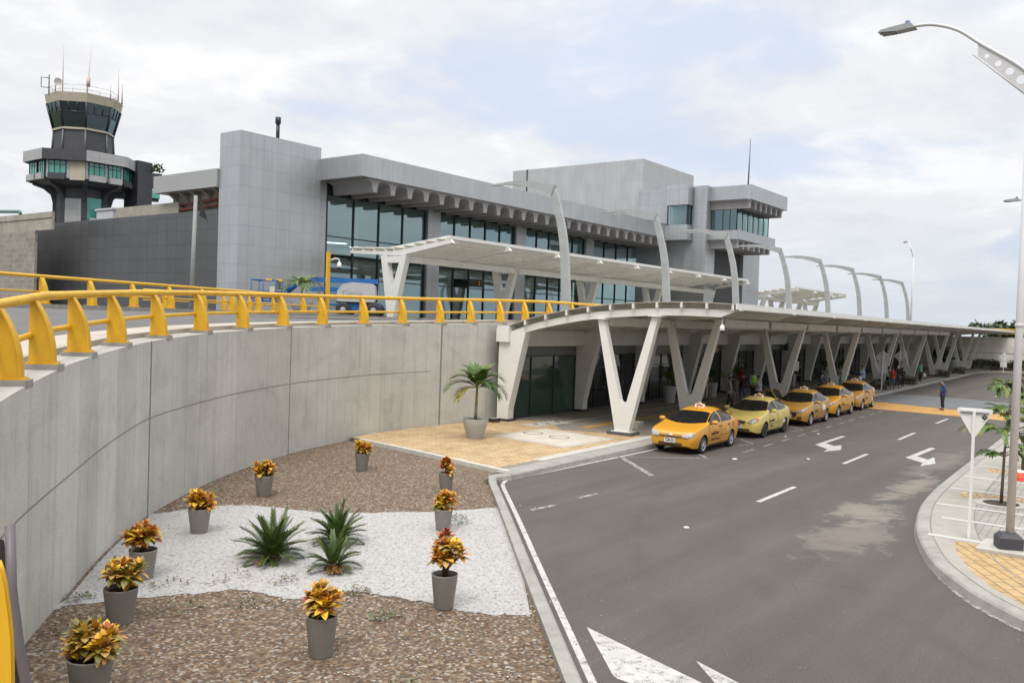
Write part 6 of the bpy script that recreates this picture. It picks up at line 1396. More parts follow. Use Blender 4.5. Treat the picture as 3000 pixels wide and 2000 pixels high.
def croton(x, y, z0, rw, hp, label, seed, hh=0.42, spread=0.24, pal=(5, 4, 2, 1, 2, 2), tip=None, nst=8):
    nst = int(nst*1.5)
    o = thing('potted_croton', (x, y, z0), label, 'potted plant', 'crotons in taupe pots on the gravel bed'); r = rw/2; rb = r*0.70
    mb = MB(); mb.lathe([(rb, 0), (rb+0.006, 0.012), (r*0.985, hp-0.02), (r, hp-0.012), (r, hp), (r*0.93, hp), (r*0.90, hp-0.06)], (x, y, z0), 30); mb.lathe([(0, 0), (rb, 0)], (x, y, z0), 30); mb.build('pot', pot_taupe, o)
    mb = MB(); mb.disc((x, y, z0+hp-0.06), r*0.91, 24); mb.build('soil', soil, o)
    rng = random.Random(seed); mb = MB(); top = V3(x, y, z0+hp-0.06)
    for k in range(nst):
        a = k*2.4+rng.uniform(-.4, .4); q = (0.45+0.55*rng.random())*(0.6+0.4*(k % 3)/2) if k else 0.1; h = hh*(rng.uniform(0.58, 1.05)-0.20*q) if k else hh*(1.1 if tip is not None else 0.86); e = top+V3(math.cos(a)*spread*q, math.sin(a)*spread*q, h)
        m = top+V3(math.cos(a)*spread*q*0.3, math.sin(a)*spread*q*0.3, h*0.55); mb.tube([top+V3(math.cos(a)*0.03, math.sin(a)*0.03, 0), m, e], [0.010, 0.008, 0.006], 5, 6)
        base_c = rng.choices(range(6), pal)[0]
        for ring_, (nl, el, ln) in enumerate(((5, 66, 0.105), (6, 42, 0.14), (6, 16, 0.155), (5, -12, 0.15))):
            if ring_ == 3 and h < 0.12: continue
            for j in range(nl):
                az = 6.283*j/nl+rng.uniform(-.35, .35)+ring_*0.5; ee = R(el+rng.uniform(-18, 18)); d = V3(math.cos(az)*math.cos(ee), math.sin(az)*math.cos(ee), math.sin(ee)); L = ln*rng.uniform(0.75, 1.25)
                mi = base_c if rng.random() < 0.5 else rng.choices(range(6), pal)[0]
                if ring_ == 3 and rng.random() < 0.4: mi = rng.choice((4, 5, 2))
                if tip is not None and k == 0: mi = tip if rng.random() < 0.8 else 2
                blade(mb, e-V3(0, 0, 0.028*ring_), d, V3(0, 0, 1), L, L*rng.uniform(0.50, 0.64), mi, rng.uniform(0.05, 0.4), 4, (0.3, 0.85, 1.0, 0.68, 0.0))
    mb.build('foliage', CR, o); return o
croton(4.72, 9.05, 0.05, 0.47, 0.46, 'potted croton nearest the wall foot at the lower left, broad yellow green leaves', 11, 0.40, 0.27, (6, 4, 2, 0.6, 4, 3), None, 11)
croton(6.14, 11.03, 0.05, 0.44, 0.46, 'potted croton on the white gravel edge near the wall, half hiding another one', 12, 0.42, 0.25, (6, 5, 3, 1, 3, 2), None, 10)
croton(7.36, 12.6, 0.05, 0.42, 0.45, 'potted croton with reddish orange top, half hidden behind a larger one by the wall', 13, 0.40, 0.24, (3, 5, 5, 3, 2, 1), 2, 10)
croton(9.58, 14.5, 0.05, 0.42, 0.46, 'potted croton alone at the back left edge of the white gravel', 14, 0.36, 0.22, (5, 5, 3, 1, 2, 2), None, 9)
croton(12.5, 16.44, 0.05, 0.42, 0.47, 'potted croton on brown gravel along the middle of the curved wall', 15, 0.38, 0.21, (5, 5, 4, 1, 3, 1), None, 9)
croton(16.4, 17.4, 0.05, 0.40, 0.47, 'potted croton in the far corner of the brown gravel, bright yellow and full', 16, 0.36, 0.22, (8, 4, 2, 0.4, 3, 1), None, 10)
croton(15.85, 13.9, 0.05, 0.37, 0.47, 'potted croton with sparse orange leaves by the white paver border', 17, 0.33, 0.17, (1, 4, 7, 4, 0.5, 1), 2, 5)
croton(12.95, 11.4, 0.05, 0.37, 0.43, 'potted croton where brown and white gravel meet beside the road kerb', 18, 0.40, 0.20, (5, 5, 4, 1, 2, 1), None, 8)
croton(9.5, 8.3, 0.05, 0.385, 0.49, 'tallest potted croton, with a red topmost shoot, at the edge of the white gravel', 19, 0.58, 0.23, (4, 6, 4, 2, 1, 2), 3, 9)
croton(7.14, 8.2, 0.05, 0.39, 0.50, 'potted croton standing alone in front on brown gravel, upright with a rim of dark soil', 20, 0.46, 0.19, (6, 5, 3, 1, 2, 2), None, 9)

PG = [leafmat('palm_green', (0.055, 0.115, 0.022)), leafmat('palm_light', (0.105, 0.175, 0.035)), leafmat('palm_yellow', (0.30, 0.26, 0.03)), M('palm_stem', (0.22, 0.23, 0.07), 0.6, var=0.2)]
def frond(mb, base, az, el, L, droop, nl, ll, lw, rng, mi=0, vee=0.35, stiff=0.0, yl=0.0):
    h = V3(math.cos(az), math.sin(az), 0); P = []; N_ = 9
    for k in range(N_+1):
        t = k/N_; a = el-droop*t**1.5; 
        P.append(Vector(base) if k == 0 else P[-1]+(h*math.cos(a)+V3(0, 0, math.sin(a)))*(L/N_))
    mb.tube(P, [0.012*L*(1-0.8*k/N_)+0.002 for k in range(N_+1)], 4, 3 if len(PG) > 3 else mi, cap=False)
    side = V3(-h.y, h.x, 0)
    for j in range(nl):
        t = 0.14+0.86*j/(nl-1); f = t*N_; i = min(N_-1, int(f)); p = P[i].lerp(P[i+1], f-i); tan = (P[i+1]-P[i]).normalized(); up = side.cross(tan); up = up if up.z > 0 else -up
        ln = ll*(0.55+0.75*math.sin(min(1, t*1.15)*math.pi*0.82))*rng.uniform(0.85, 1.1)
        for sg in (-1, 1):
            d = side*sg*(0.78-0.35*t)+tan*(0.45+0.5*t)+up*(vee-stiff)+V3(0, 0, rng.uniform(-.10, .06)); m = mi if rng.random() > 0.25 else (1 if mi == 0 else mi)
            if rng.random() < yl: m = 2
            blade(mb, p, d, up, ln, lw, m, 0.22+0.35*(1-vee)*rng.random(), 3, (0.55, 1.0, 0.75, 0.0), 0.1)
def palm(name, loc, label, pot, trunk_h, fronds, L, seed, group=None, ll=0.42, lw=0.045, tilt=0.0, nl=24, spear=True, yl=0.06):
    """pot = (rim radius, base radius, height, kind)"""
    o = thing(name, loc, label, 'potted palm', group); x, y, z = loc; rng = random.Random(seed); R1, R0, H, kind = pot
    mb = MB()
    prof = [(R0, 0), (R0*1.25, H*0.25), (R1*0.97, H*0.72), (R1*1.02, H*0.86), (R1, H*0.96), (R1*1.03, H), (R1*0.94, H), (R1*0.90, H-0.06)] if kind == 'bowl' else [(R0, 0), (R1*0.98, H-0.03), (R1, H), (R1*0.92, H), (R1*0.9, H-0.06)]
    mb.lathe(prof, (x, y, z), 32); mb.build('pot', pot_grey, o)
    mb = MB(); mb.disc((x, y, z+H-0.06), R1*0.92, 24); mb.build('soil', soil, o)
    b = V3(x, y, z+H-0.06); t = b+V3(tilt, 0, trunk_h); mid = b.lerp(t, 0.5)
    mb = MB(); mb.tube([b, mid], [0.062, 0.050], 9); mb.build('trunk', M('palm_trunk', (0.20, 0.165, 0.13), 0.8, var=0.25, scale=12), o)
    mb = MB(); mb.tube([mid, t], [0.050, 0.036], 9); mb.build('crownshaft', PG[3], o)
    mb = MB()
    for (az, el, k, dr, m) in fronds: frond(mb, t, R(az), R(el), L*k, R(dr), nl, ll*k, lw, rng, m, 0.35, 0, yl if m < 2 else 0.55)
    if spear: mb.tube([t, t+V3(0, 0, L*0.85)], [0.018, 0.004], 5, 1)
    mb.build('frond_crown', PG, o); return o
scr = -37.25        # azimuth (from +x) of screen-right
palm('potted_palm', (23.2, 19.1, 0.15), 'young palm in a big round grey planter on the yellow pavers', (0.42, 0.25, 0.68, 'bowl'), 1.12,
     [(scr+8, 62, 1.0, 92, 0), (scr+170, 60, 0.95, 86, 0), (scr-6, 28, 1.05, 88, 0), (scr+188, 34, 1.08, 74, 0), (scr+205, 8, 0.85, 66, 2), (scr+60, 60, .9, 70, 0), (scr-70, 45, .85, 80, 0), (scr+120, 66, .9, 66, 1), (scr-120, 64, .8, 66, 1), (scr+25, 78, .85, 50, 1), (scr+150, 80, .8, 46, 1), (scr-35, 16, .85, 72, 0), (scr+100, 84, .75, 40, 0), (scr-60, 76, .75, 50, 0)], 1.02, 5, None, 0.40, 0.045, 0.03, 36)
palm('potted_palm', (32.55, 39.85, 4.2), 'light green palm in a grey planter on the upper deck beside the blue boom lift', (0.62, 0.36, 0.66, 'bowl'), 0.95,
     [(scr+a, e, 1.0, 95, 1) for a, e in ((5, 45), (175, 48), (-15, 20), (195, 22), (60, 60), (120, 62), (-80, 40), (-110, 55), (30, 70), (150, 30))], 1.2, 8, None, 0.5, 0.045, 0, 20, False)
palm('potted_palm', (117.1, 22.2, 0.15), 'far potted palm with red leaved underplanting before the pale end wall', (0.95, 0.6, 1.15, 'bowl'), 1.2,
     [(scr+a, e, 1.0, 100, 0) for a, e in ((0, 40), (180, 45), (-20, 12), (200, 10), (70, 50), (110, 50), (-70, 30))], 1.25, 9, None, 0.5, 0.05, 0, 16, False)
hallp = [(42.4, 21.6, 'potted dark palm in a grey tub, seen left of the second V column'), (47.95, 21.75, 'potted dark palm in a grey tub just right of the second V column'), (52.6, 22.1, 'potted palm with stiff fronds behind the worker in the green vest'),
         (63.5, 22.6, 'potted palm beside the amber numbered sign deeper in the hall'), (72.5, 23.0, 'bushy potted palm seen just left of the fifth V column'), (77.5, 23.3, 'bushy potted palm behind the man in the pale blue shirt')]
for k, (x, y, lab) in enumerate(hallp):
    rng = random.Random(40+k); palm('potted_palm', (x, y, 0.15), lab, (0.36, 0.30, 0.85, 'tub'), 0.30, [(rng.uniform(0, 360), rng.uniform(35, 80), rng.uniform(0.7, 1), rng.uniform(40, 90), 0) for _ in range(11)], 0.95, 50+k, 'potted palms along the hall front', 0.34, 0.04, 0, 14, False)
CY = [leafmat('cycad_green', (0.040, 0.072, 0.010)), leafmat('cycad_light', (0.075, 0.118, 0.018)), leafmat('cycad_brown', (0.22, 0.115, 0.03)), M('cycad_rachis', (0.07, 0.10, 0.025), 0.6)]
def cycad(x, y, label, L, n, seed, lift=0.0):
    o = thing('cycad', (x, y, 0.05), label, 'cycad', 'cycads on the white gravel'); rng = random.Random(seed); mb = MB()
    mb.lathe([(0.15, 0), (0.15, 0.04), (0.10, 0.09), (0, 0.11)], (x, y, 0.04), 12); mb.build('stem', M('cycad_stem', (0.09, 0.06, 0.035), 0.9, var=0.4, scale=20, bump=0.6), o)
    mb = MB()
    for k in range(n):
        t = k/(n-1); az = k*2.39996; el = R(86-68*t**1.05+rng.uniform(-6, 6)); ll = L*rng.uniform(0.88, 1.1)*(1.08-0.36*t)
        frond(mb, V3(x+math.cos(az)*0.05, y+math.sin(az)*0.05, 0.10), az, el, ll, R(22+38*t), 34, 0.105*L/0.7, 0.014, rng, 0 if rng.random() < 0.75 else 1, 0.55, 0, 0.0)
    for k in range(3): frond(mb, V3(x, y, 0.12), rng.uniform(0, 6.3), R(4), L*0.7, R(12), 22, 0.11, 0.016, rng, 2, 0.4)
    mb.build('frond_crown', CY, o); return o
cycad(9.37, 12.05, 'largest cycad, tall and upright, at the left on the white gravel', 0.69, 42, 1)
cycad(10.85, 12.1, 'spreading cycad behind the smallest one on the white gravel', 0.60, 34, 2)
cycad(9.7, 10.9, 'smallest, lightest cycad with few fronds in front on the white gravel', 0.56, 20, 3)

# slender street tree on the island
BT = [leafmat('tree_leaf', (0.060, 0.125, 0.018)), leafmat('tree_leaf_light', (0.10, 0.17, 0.025)), leafmat('tree_leaf_yellow', (0.26, 0.22, 0.03)), M('twig', (0.09, 0.08, 0.045), 0.7)]
bark = M('young_bark', (0.13, 0.10, 0.075), 0.85, var=0.3, scale=14, bump=0.4)
def small_tree(loc, label, H, seed, sprays, trunkr=0.038):
    o = thing('young_tree', loc, label, 'tree', 'young trees on the island pavement'); x, y, z = loc; rng = random.Random(seed)
    mb = MB(); P = [V3(x, y, z), V3(x+0.02, y-0.02, z+H*0.45), V3(x+0.05, y-0.06, z+H*0.75), V3(x+0.06, y-0.10, z+H)]; mb.tube(P, [trunkr, trunkr*0.8, trunkr*0.5, trunkr*0.25], 8)
    tips = []
    for (az, zf, ln, up) in sprays:
        b = P[1].lerp(P[3], (zf-0.45)/0.55) if zf > 0.45 else P[0].lerp(P[1], zf/0.45); d = V3(math.cos(R(az)), math.sin(R(az)), 0); e = b+d*ln*0.45+V3(0, 0, up*0.6); mb.tube([b, b.lerp(e, .5)+V3(0, 0, up*0.1), e], [0.018, 0.014, 0.008], 5); tips.append((e, az, ln))
    mb.build('trunk', bark, o); mb = MB()
    for e, az, ln in tips:
        for k in range(9):
            a = R(az)+rng.uniform(-1.25, 1.25); L = ln*rng.uniform(0.4, 0.72)
            frond(mb, e-V3(math.cos(R(az)), math.sin(R(az)), 0)*rng.uniform(0, ln*0.30)+V3(0, 0, rng.uniform(-.03, .06)), a, R(rng.uniform(0, 30)), L, R(rng.uniform(30, 70)), 16, 0.085+0.05*L, 0.028, rng, rng.choice((0, 0, 1)), 0.02, 0, 0.12)
    mb.build('crown', BT, o); return o
small_tree((24.33, 3.35, 0.15), 'young slender tree with feathery tiers of leaves, in a round pit behind the yield sign', 2.75, 4,
    [(scr+178, 0.62, 1.25, 0.25), (scr+165, 0.42, 0.7, 0.1), (scr+10, 0.42, 0.75, 0.1), (scr+175, 0.8, 0.6, 0.25), (scr+5, 0.8, 0.6, 0.2), (scr+90, 0.75, 0.7, 0.25), (scr-90, 0.7, 0.7, 0.25), (scr+170, 0.98, 0.65, 0.25), (scr+20, 0.98, 0.6, 0.25), (scr+100, 1.0, 0.5, 0.3), (scr+15, 0.6, 1.2, 0.15), (scr-60, 0.5, 0.8, 0.1)])
small_tree((30.0, 3.6, 0.15), 'young tree farther along the island, mostly hidden by the street lamp pole', 2.9, 6, [(a, f, 0.9, 0.25) for a, f in ((scr, .7), (scr+180, .75), (scr+90, .9), (scr-90, .85), (scr+30, 1.0), (scr+200, 0.6), (scr, 0.5))], 0.06)

# leaf clump trees far away, hedge, flower boxes
TG = [leafmat('far_leaf_dark', (0.030, 0.055, 0.018), 0.4), leafmat('far_leaf', (0.055, 0.085, 0.028), 0.4)]
def clump_tree(loc, label, H, W, seed, n=1500, group='trees beyond the far railing'):
    o = thing('broad_tree', loc, label, 'tree', group); x, y, z = loc; rng = random.Random(seed); mb = MB(); mb.tube([(x, y, z), (x, y, z+H*0.5)], [0.3, 0.2], 8)
    cl = [(V3(x+rng.gauss(0, W*0.30), y+rng.gauss(0, W*0.30), z+H*rng.uniform(0.42, 0.92)), W*rng.uniform(0.14, 0.30)) for _ in range(16)]
    for c, r in cl: mb.tube([(x, y, z+H*0.4), c], [0.12, 0.04], 5)
    mb.build('trunk', bark, o); mb = MB()
    for k in range(n):
        c, r = rng.choice(cl); d = V3(rng.gauss(0, 1), rng.gauss(0, 1), rng.gauss(0, .8)).normalized(); p = c+d*r*rng.uniform(0.6, 1.05); blade(mb, p, V3(rng.gauss(0, 1), rng.gauss(0, 1), rng.gauss(0, .6)), d, 0.75, 0.42, rng.randrange(2), 0.2, 3, (0.5, 1, 0.8, 0))
    mb.build('crown', TG, o)
clump_tree((176, 25.6, 0), 'broad dark tree rising above the far end of the arrivals canopy', 6.9, 5.5, 1, 1600)
clump_tree((176, 18.5, 0), 'lower dark tree beside the lamp pole, beyond the distant yellow railing', 5.9, 4.5, 2, 1300)
clump_tree((185, 9, 0), 'dark tree right of the lamp pole, at the right edge of the view', 6.0, 6, 4, 1300)
def leafy_mass(name, label, cat, pts, n, L, mats, seed, group=None, wts=None):
    """pts: list of (x0,x1,y0,y1,z0,z1) boxes filled with leaves"""
    c = pts[0]; o = thing(name, ((c[0]+c[1])/2, (c[2]+c[3])/2, c[4]), label, cat, group); rng = random.Random(seed); mb = MB()
    for b in pts:
        for k in range(n):
            p = V3(rng.uniform(b[0], b[1]), rng.uniform(b[2], b[3]), b[4]+(b[5]-b[4])*rng.random()**0.7); p.z += 0.12*(b[5]-b[4])*math.sin(p.x*3.1+p.y*2.3)
            blade(mb, p, V3(rng.gauss(0, 1), rng.gauss(0, 1), abs(rng.gauss(0.4, .7))), V3(0, 0, 1), L*rng.uniform(0.6, 1.3), L*0.5, rng.choices(range(len(mats)), wts)[0] if wts else rng.randrange(len(mats)), 0.3, 3, (0.5, 1, 0.8, 0))
    mb.build('foliage', mats, o); return o
HG = TG+[leafmat('hedge_red', (0.16, 0.04, 0.035))]
hb = []
for k in range(10):
    y = 21.5-k*2.6; xl = 120.0+ (30-y)*8/38-1.9; hb.append((xl-0.6, xl+0.9, y-1.4, y+1.4, 0.15, 1.35))
leafy_mass('clipped_hedge', 'dark green clipped hedge with reddish tips along the foot of the end wall', 'hedge', hb, 1300, 0.26, HG, 3, None, (5, 4, 1))
poly_fill('verge', [(117.0, 22.5), (119.6, 22.5), (125.5, -6), (121.5, -6), (120.6, 8), (119.2, 14.5)], 0.152, M('pale_verge', (0.30, 0.27, 0.13), 0.9, var=0.25, scale=1.5))
FL = TG+[leafmat('flower_purple', (0.28, 0.09, 0.20)), leafmat('flower_white', (0.45, 0.42, 0.38))]
for k, (x, y, lab, w) in enumerate(((93.6, 18.4, 'purple flower box beside the foot of a V column, nearer of two', (3, 2, 4, 0.3)), (104.3, 18.9, 'dark purple flower box farther along the kerb, near the end wall', (4, 2, 2, 0.1)), (76.0, 17.45, 'shrubby planting with pale flowers at the foot of a V column by the waiting group', (4, 3, 0.3, 1.5)), (66.6, 17.2, 'low leafy planting behind the last taxi, around a column foot', (4, 3, 0.2, 0.8)))):
    o = leafy_mass('flower_box', lab, 'planter', [(x-0.45, x+0.45, y-0.6, y+0.6, 0.36, 0.80)], 520, 0.14, FL, 20+k, 'flower boxes at the column feet', w)
    mb = MB(); mb.box(x-0.48, x+0.48, y-0.62, y+0.62, 0.15, 0.40); mb.build('box', M('brown_planter', (0.10, 0.075, 0.06), 0.8, var=0.2), o)
leafy_mass('tall_grass_plant', 'tuft of tall light green plants before the end wall, seen through a V column', 'plant', [(112.6, 113.6, 22.0, 23.2, 0.2, 2.3)], 260, 0.8, [PG[1], PG[0]], 31)
# stone planter by the first V, roadside bins
o = tag(poly_fill('stone_block', [(30.0, 16.55), (30.5, 16.6), (30.45, 17.2), (29.95, 17.15)], 0.45, old_con, None, 0.15), 'small rough stone block behind the foot of the first V column', 'block')
o = thing('floodlight', (27.6, 21.6, 0.15), 'small black ground floodlight at the wall foot beside the first white column', 'floodlight'); mb = MB(); mb.box(27.35, 27.75, 21.55, 21.85, 0.15, 0.30); mb.build('housing', car_black, o); mb = MB(); mb.box(27.38, 27.72, 21.58, 21.82, 0.301, 0.312); mb.build('lens', M('flood_lens', (0.45, 0.45, 0.42), 0.2), o)
o = thing('traffic_barrel', (28.65, 3.5, 0.15), 'orange and white plastic barrel on the island pavement behind the lamp pole', 'barrel'); mb = MB(); mb.lathe([(0.10, 0), (0.09, 0.24), (0.0, 0.24)], (28.65, 3.5, 0.15), 16); mb.build('drum', orange, o); mb = MB(); mb.lathe([(0.095, 0.24), (0.08, 0.30), (0, 0.30)], (28.65, 3.5, 0.15), 16); mb.build('lid', wband, o)
for k, (x, y, lab) in enumerate(((58.5, 20.6, 'black metal queue barrier frame in the hall shade, nearer one'), (66.5, 21.0, 'black metal queue barrier frame in the hall shade, farther one'))):
    o = thing('barrier', (x, y, 0.15), lab, 'barrier', 'black barriers in front of the hall'); mb = MB()
    mb.tube([(x-1.2, y, 0.15), (x-1.2, y, 1.15), (x+1.2, y, 1.15), (x+1.2, y, 0.15)], 0.03, 6); mb.tube([(x-1.2, y, 0.65), (x+1.2, y, 0.65)], 0.02, 6); mb.build('frame', dark_metal, o)
# parked car and delivery van glimpsed at the right edge are out of frame; white board behind the lamp pole
o = thing('white_board', (33.2, 3.6, 0.15), 'white board with a dark base rail behind the lamp pole at the right edge', 'board'); mb = MB(); mb.box(33.2, 33.3, 0.5, 3.75, 0.35, 1.1); mb.build('panel', sign_white, o); mb = MB(); mb.box(33.15, 33.35, 0.5, 3.75, 0.15, 0.35); mb.build('base_rail', dark_metal, o)
# ------------------------------------------------------------------ people
skin_m = M('skin_brown', (0.25, 0.125, 0.075), 0.55, var=0.08); skin_l = M('skin_tan', (0.36, 0.20, 0.125), 0.55, var=0.08); hair_m = M('black_hair', (0.016, 0.013, 0.012), 0.7, var=0.3, scale=30); hair_b = M('blonde_hair', (0.30, 0.20, 0.09), 0.7, var=0.3, scale=30)
mask_b = M('blue_mask', (0.25, 0.48, 0.60), 0.8); mask_w = M('white_mask', (0.65, 0.65, 0.65), 0.8); eye_m = M('dark_eye', (0.02, 0.015, 0.012), 0.3); shoe_d = M('dark_shoe', (0.025, 0.023, 0.022), 0.6); shoe_w = M('white_shoe', (0.6, 0.6, 0.6), 0.6)
def cloth(name, c): return M('cloth_'+name, c, 0.9, var=0.14, scale=7)
def floral():
    t = NT('cloth_floral'); v = t.n('ShaderNodeTexVoronoi'); t.L.new(t.coord('Object'), v.inputs['Vector']); v.inputs['Scale'].default_value = 15; n = t.noise(t.coord('Object'), 18, 3, 0.6)
    k = t.math('ADD', v.outputs['Distance'], t.math('MULTIPLY', n, 0.5)); t.col(t.ramp(k, [(0.60, (0.03, 0.028, 0.035)), (0.66, (0.52, 0.48, 0.46))])); return t.done(0.9)
PEND = []
def skin_obj(V, E, Rr, mat, par, name, lvl=1):
    me = bpy.data.meshes.new(name); me.from_pydata([tuple(v) for v in V], E, []); me.materials.append(mat); o = bpy.data.objects.new(name, me); COL.objects.link(o)
    m = o.modifiers.new('s', 'SKIN'); m.use_smooth_shade = True; m.branch_smoothing = 0.6
    for i, d in enumerate(me.skin_vertices[0].data): d.radius = Rr[i] if isinstance(Rr[i], tuple) else (Rr[i], Rr[i]); d.use_root = (i == 0)
    u = o.modifiers.new('u', 'SUBSURF'); u.levels = lvl; u.render_levels = lvl; o.parent = par; PEND.append((o, name, mat, par)); return o
def person(loc, face, h, label, shirt, trousers, skin=None, hair=None, pose='stand', mask=None, sleeves='short', shoes=None, skirt=False, extra=None, longhair=False, stout=1.0, head_turn=0.0, group='people waiting under the canopy'):
    skin = skin or skin_m; hair = hair or hair_m; shoes = shoes or shoe_d; k = h/1.70
    o = thing('person', loc, label, 'person', group, rotz=R(face) or 0.0001); ht = R(head_turn)
    S = lambda x, y, z: V3(x*k, y*k, z*k); lean = 0.0; st = 0.0
    arms = {'stand': ((.0, .05), (.03, .02)), 'walk': ((-.10, .14), (.06, .22))}.get(pose, ((0, 0), (0, 0)))
    el = [[-.02, .235, 1.13], [-.02, -.235, 1.13]]; wr = [[.05, .25, .88], [.05, -.25, .88]]; kn = [[.02, .10, .49], [.02, -.10, .49]]; an = [[-.02, .105, .085], [-.02, -.105, .085]]
    if pose == 'walk': el = [[-.10, .23, 1.15], [.06, -.23, 1.14]]; wr = [[-.06, .26, .90], [.20, -.22, .93]]; kn = [[.14, .09, .50], [-.03, -.09, .49]]; an = [[.17, .10, .085], [-.24, -.10, .12]]
    if pose == 'phone': el = [[.02, .24, 1.13], [.02, -.24, 1.13]]; wr = [[.24, .09, 1.18], [.24, -.09, 1.16]]
    if pose == 'hold': el = [[-.03, .25, 1.14], [.02, -.24, 1.13]]; wr = [[.22, .13, 1.05], [.05, -.25, .89]]
    if pose == 'reach': el = [[.14, .26, 1.20], [-.02, -.24, 1.13]]; wr = [[.36, .24, 1.12], [.05, -.25, .88]]
    if pose == 'hip': el = [[-.06, .30, 1.14], [-.02, -.24, 1.13]]; wr = [[.05, .17, .99], [.10, -.22, .90]]
    # ---- body: one skin surface from the pelvis out to the finger tips
    V = [S(0, 0, .93), S(0, 0, 1.12), S(-.005, 0, 1.30), S(-.01, 0, 1.44), S(0, 0, 1.515)]; Rr = [.115*k*stout, .105*k*stout, .115*k*stout, .075*k, .050*k]; E = [(0, 1), (1, 2), (2, 3), (3, 4)]
    c, s_ = math.cos(ht), math.sin(ht); H = lambda x, y, z: S(x*c-y*s_, x*s_+y*c, z)
    def add(p, r, par): V.append(p); Rr.append(r); E.append((par, len(V)-1)); return len(V)-1
    j1 = add(H(.025, 0, 1.565), .068*k, 4); j2 = add(H(.012, 0, 1.625), .088*k, j1); add(H(.0, 0, 1.675), .055*k, j2)
    nz = add(H(.098, 0, 1.600), .014*k, j2); 
    for sg in (1, -1): add(H(.0, sg*.088, 1.60), .016*k, j2)
    for i, sg in enumerate((1, -1)):
        sh = add(S(-.01, sg*.165, 1.405), .058*k*stout, 3); e = add(S(*el[i]), .038*k, sh); w = add(S(*wr[i]), .026*k, e)
        d = (S(*wr[i])-S(*el[i])).normalized(); side = V3(0, -sg, 0); ax = d.cross(V3(0, 1, 0)).normalized(); fw = ax if ax.x > 0 else -ax
        pm = add(S(*wr[i])+d*.075*k, (.034*k, .020*k), w)
        for f, (off, L) in enumerate(((-.026, .072), (-.009, .083), (.009, .078), (.026, .062))):
            b = add(S(*wr[i])+d*(.105*k)+fw*off*k, .0092*k, pm); m_ = add(V[b]+d*L*.55*k+side*.012*k, .0084*k, b); add(V[m_]+d*L*.40*k+side*.024*k, .0070*k, m_)
        tb = add(S(*wr[i])+d*.045*k+fw*.036*k, .011*k, w); add(V[tb]+d*.045*k+fw*.022*k+side*.015*k, .009*k, tb)
    for i, sg in enumerate((1, -1)):
        hp = add(S(0, sg*.088, .875), .095*k*stout, 0); q = add(S(*kn[i]), .056*k, hp); a = add(S(*an[i]), .038*k, q); t = add(S(an[i][0]+.12, an[i][1]+.01*sg, an[i][2]-.045), .032*k, a)
    skin_obj(V, E, Rr, skin, o, 'body')
    # ---- clothes follow the same joints
    V = [S(0, 0, 1.02), S(0, 0, .90), S(0, 0, 1.16), S(-.005, 0, 1.31), S(-.01, 0, 1.425)]; Rr = [.140*k*stout, .145*k*stout, .130*k*stout, .138*k*stout, .088*k]; E = [(0, 1), (0, 2), (2, 3), (3, 4)]
    for i, sg in enumerate((1, -1)):
        V.append(S(-.01, sg*.175, 1.395)); Rr.append(.076*k*stout); E.append((4, len(V)-1)); a = len(V)-1; e = S(*el[i]); p = V[a]
        V.append(p.lerp(e, 0.80) if sleeves == 'short' else e); Rr.append(.058*k if sleeves == 'short' else .052*k); E.append((a, len(V)-1))
        if sleeves == 'long': V.append(e.lerp(S(*wr[i]), 0.93)); Rr.append(.040*k); E.append((len(V)-2, len(V)-1))
    skin_obj(V, E, Rr, shirt, o, 'shirt')
    V = [S(0, 0, .90), S(0, 0, 1.00)]; Rr = [.132*k*stout, .130*k*stout]; E = [(0, 1)]
    for i, sg in enumerate((1, -1)):
        V.append(S(0, sg*.090, .83)); Rr.append(.102*k*stout); E.append((0, len(V)-1)); V.append(S(*kn[i])); Rr.append(.071*k); E.append((len(V)-2, len(V)-1)); V.append(S(an[i][0], an[i][1], an[i][2]+.04)); Rr.append(.058*k); E.append((len(V)-2, len(V)-1))
    skin_obj(V, E, Rr, trousers, o, 'trousers')
    for i, sg in enumerate((1, -1)):
        V = [S(an[i][0]-.03, an[i][1], max(.045, an[i][2]-.04)), S(an[i][0]+.07, an[i][1], max(.042, an[i][2]-.045)), S(an[i][0]+.15, an[i][1]+.01*sg, max(.034, an[i][2]-.052))]; skin_obj(V, [(0, 1), (1, 2)], [.045*k, .043*k, .034*k], shoes, o, 'shoe')
    # hair cap, eyes, mask
    mb = MB(); Vh = []; F = []; n1, n2 = 10, 16
    for a in range(n1+1):
        for b in range(n2):
            th = math.pi*0.56*a/n1; ph = 2*math.pi*b/n2; fr = max(0.0, math.cos(ph)); th2 = th*(1-0.36*fr) if a == n1 or True else th
            Vh.append(H(.004+.101*math.sin(th2)*math.cos(ph), .094*math.sin(th2)*math.sin(ph), 1.625+.098*math.cos(th2)-(0.16 if longhair and a == n1 and fr < .3 else 0)))
    for a in range(n1):
        for b in range(n2): F.append((a*n2+b, (a+1)*n2+b, (a+1)*n2+(b+1) % n2, a*n2+(b+1) % n2))
    mb.mesh(Vh, F, 0, True); mb.build('hair', hair, o, local=True)
    mb = MB()
    for sg in (1, -1): mb.lathe([(0, -.009*k), (.009*k, 0), (0, .009*k)], H(.088, sg*.032, 1.622), 8)
    mb.build('eyes', eye_m, o, local=True)
    if mask:
        mb = MB(); Vm = []; 
        for a in range(5):
            for b in range(7): y = -.062+.124*b/6; z = 1.535+.07*a/4; Vm.append(H(.104-6.0*y*y+.016*math.sin(math.pi*a/4)*(1-abs(y)/.07), y, z))
        mb.mesh(Vm, [(a*7+b, a*7+b+1, (a+1)*7+b+1, (a+1)*7+b) for a in range(4) for b in range(6)], 0, True); mb.build('mask', mask, o, local=True)
    return o, S, wr
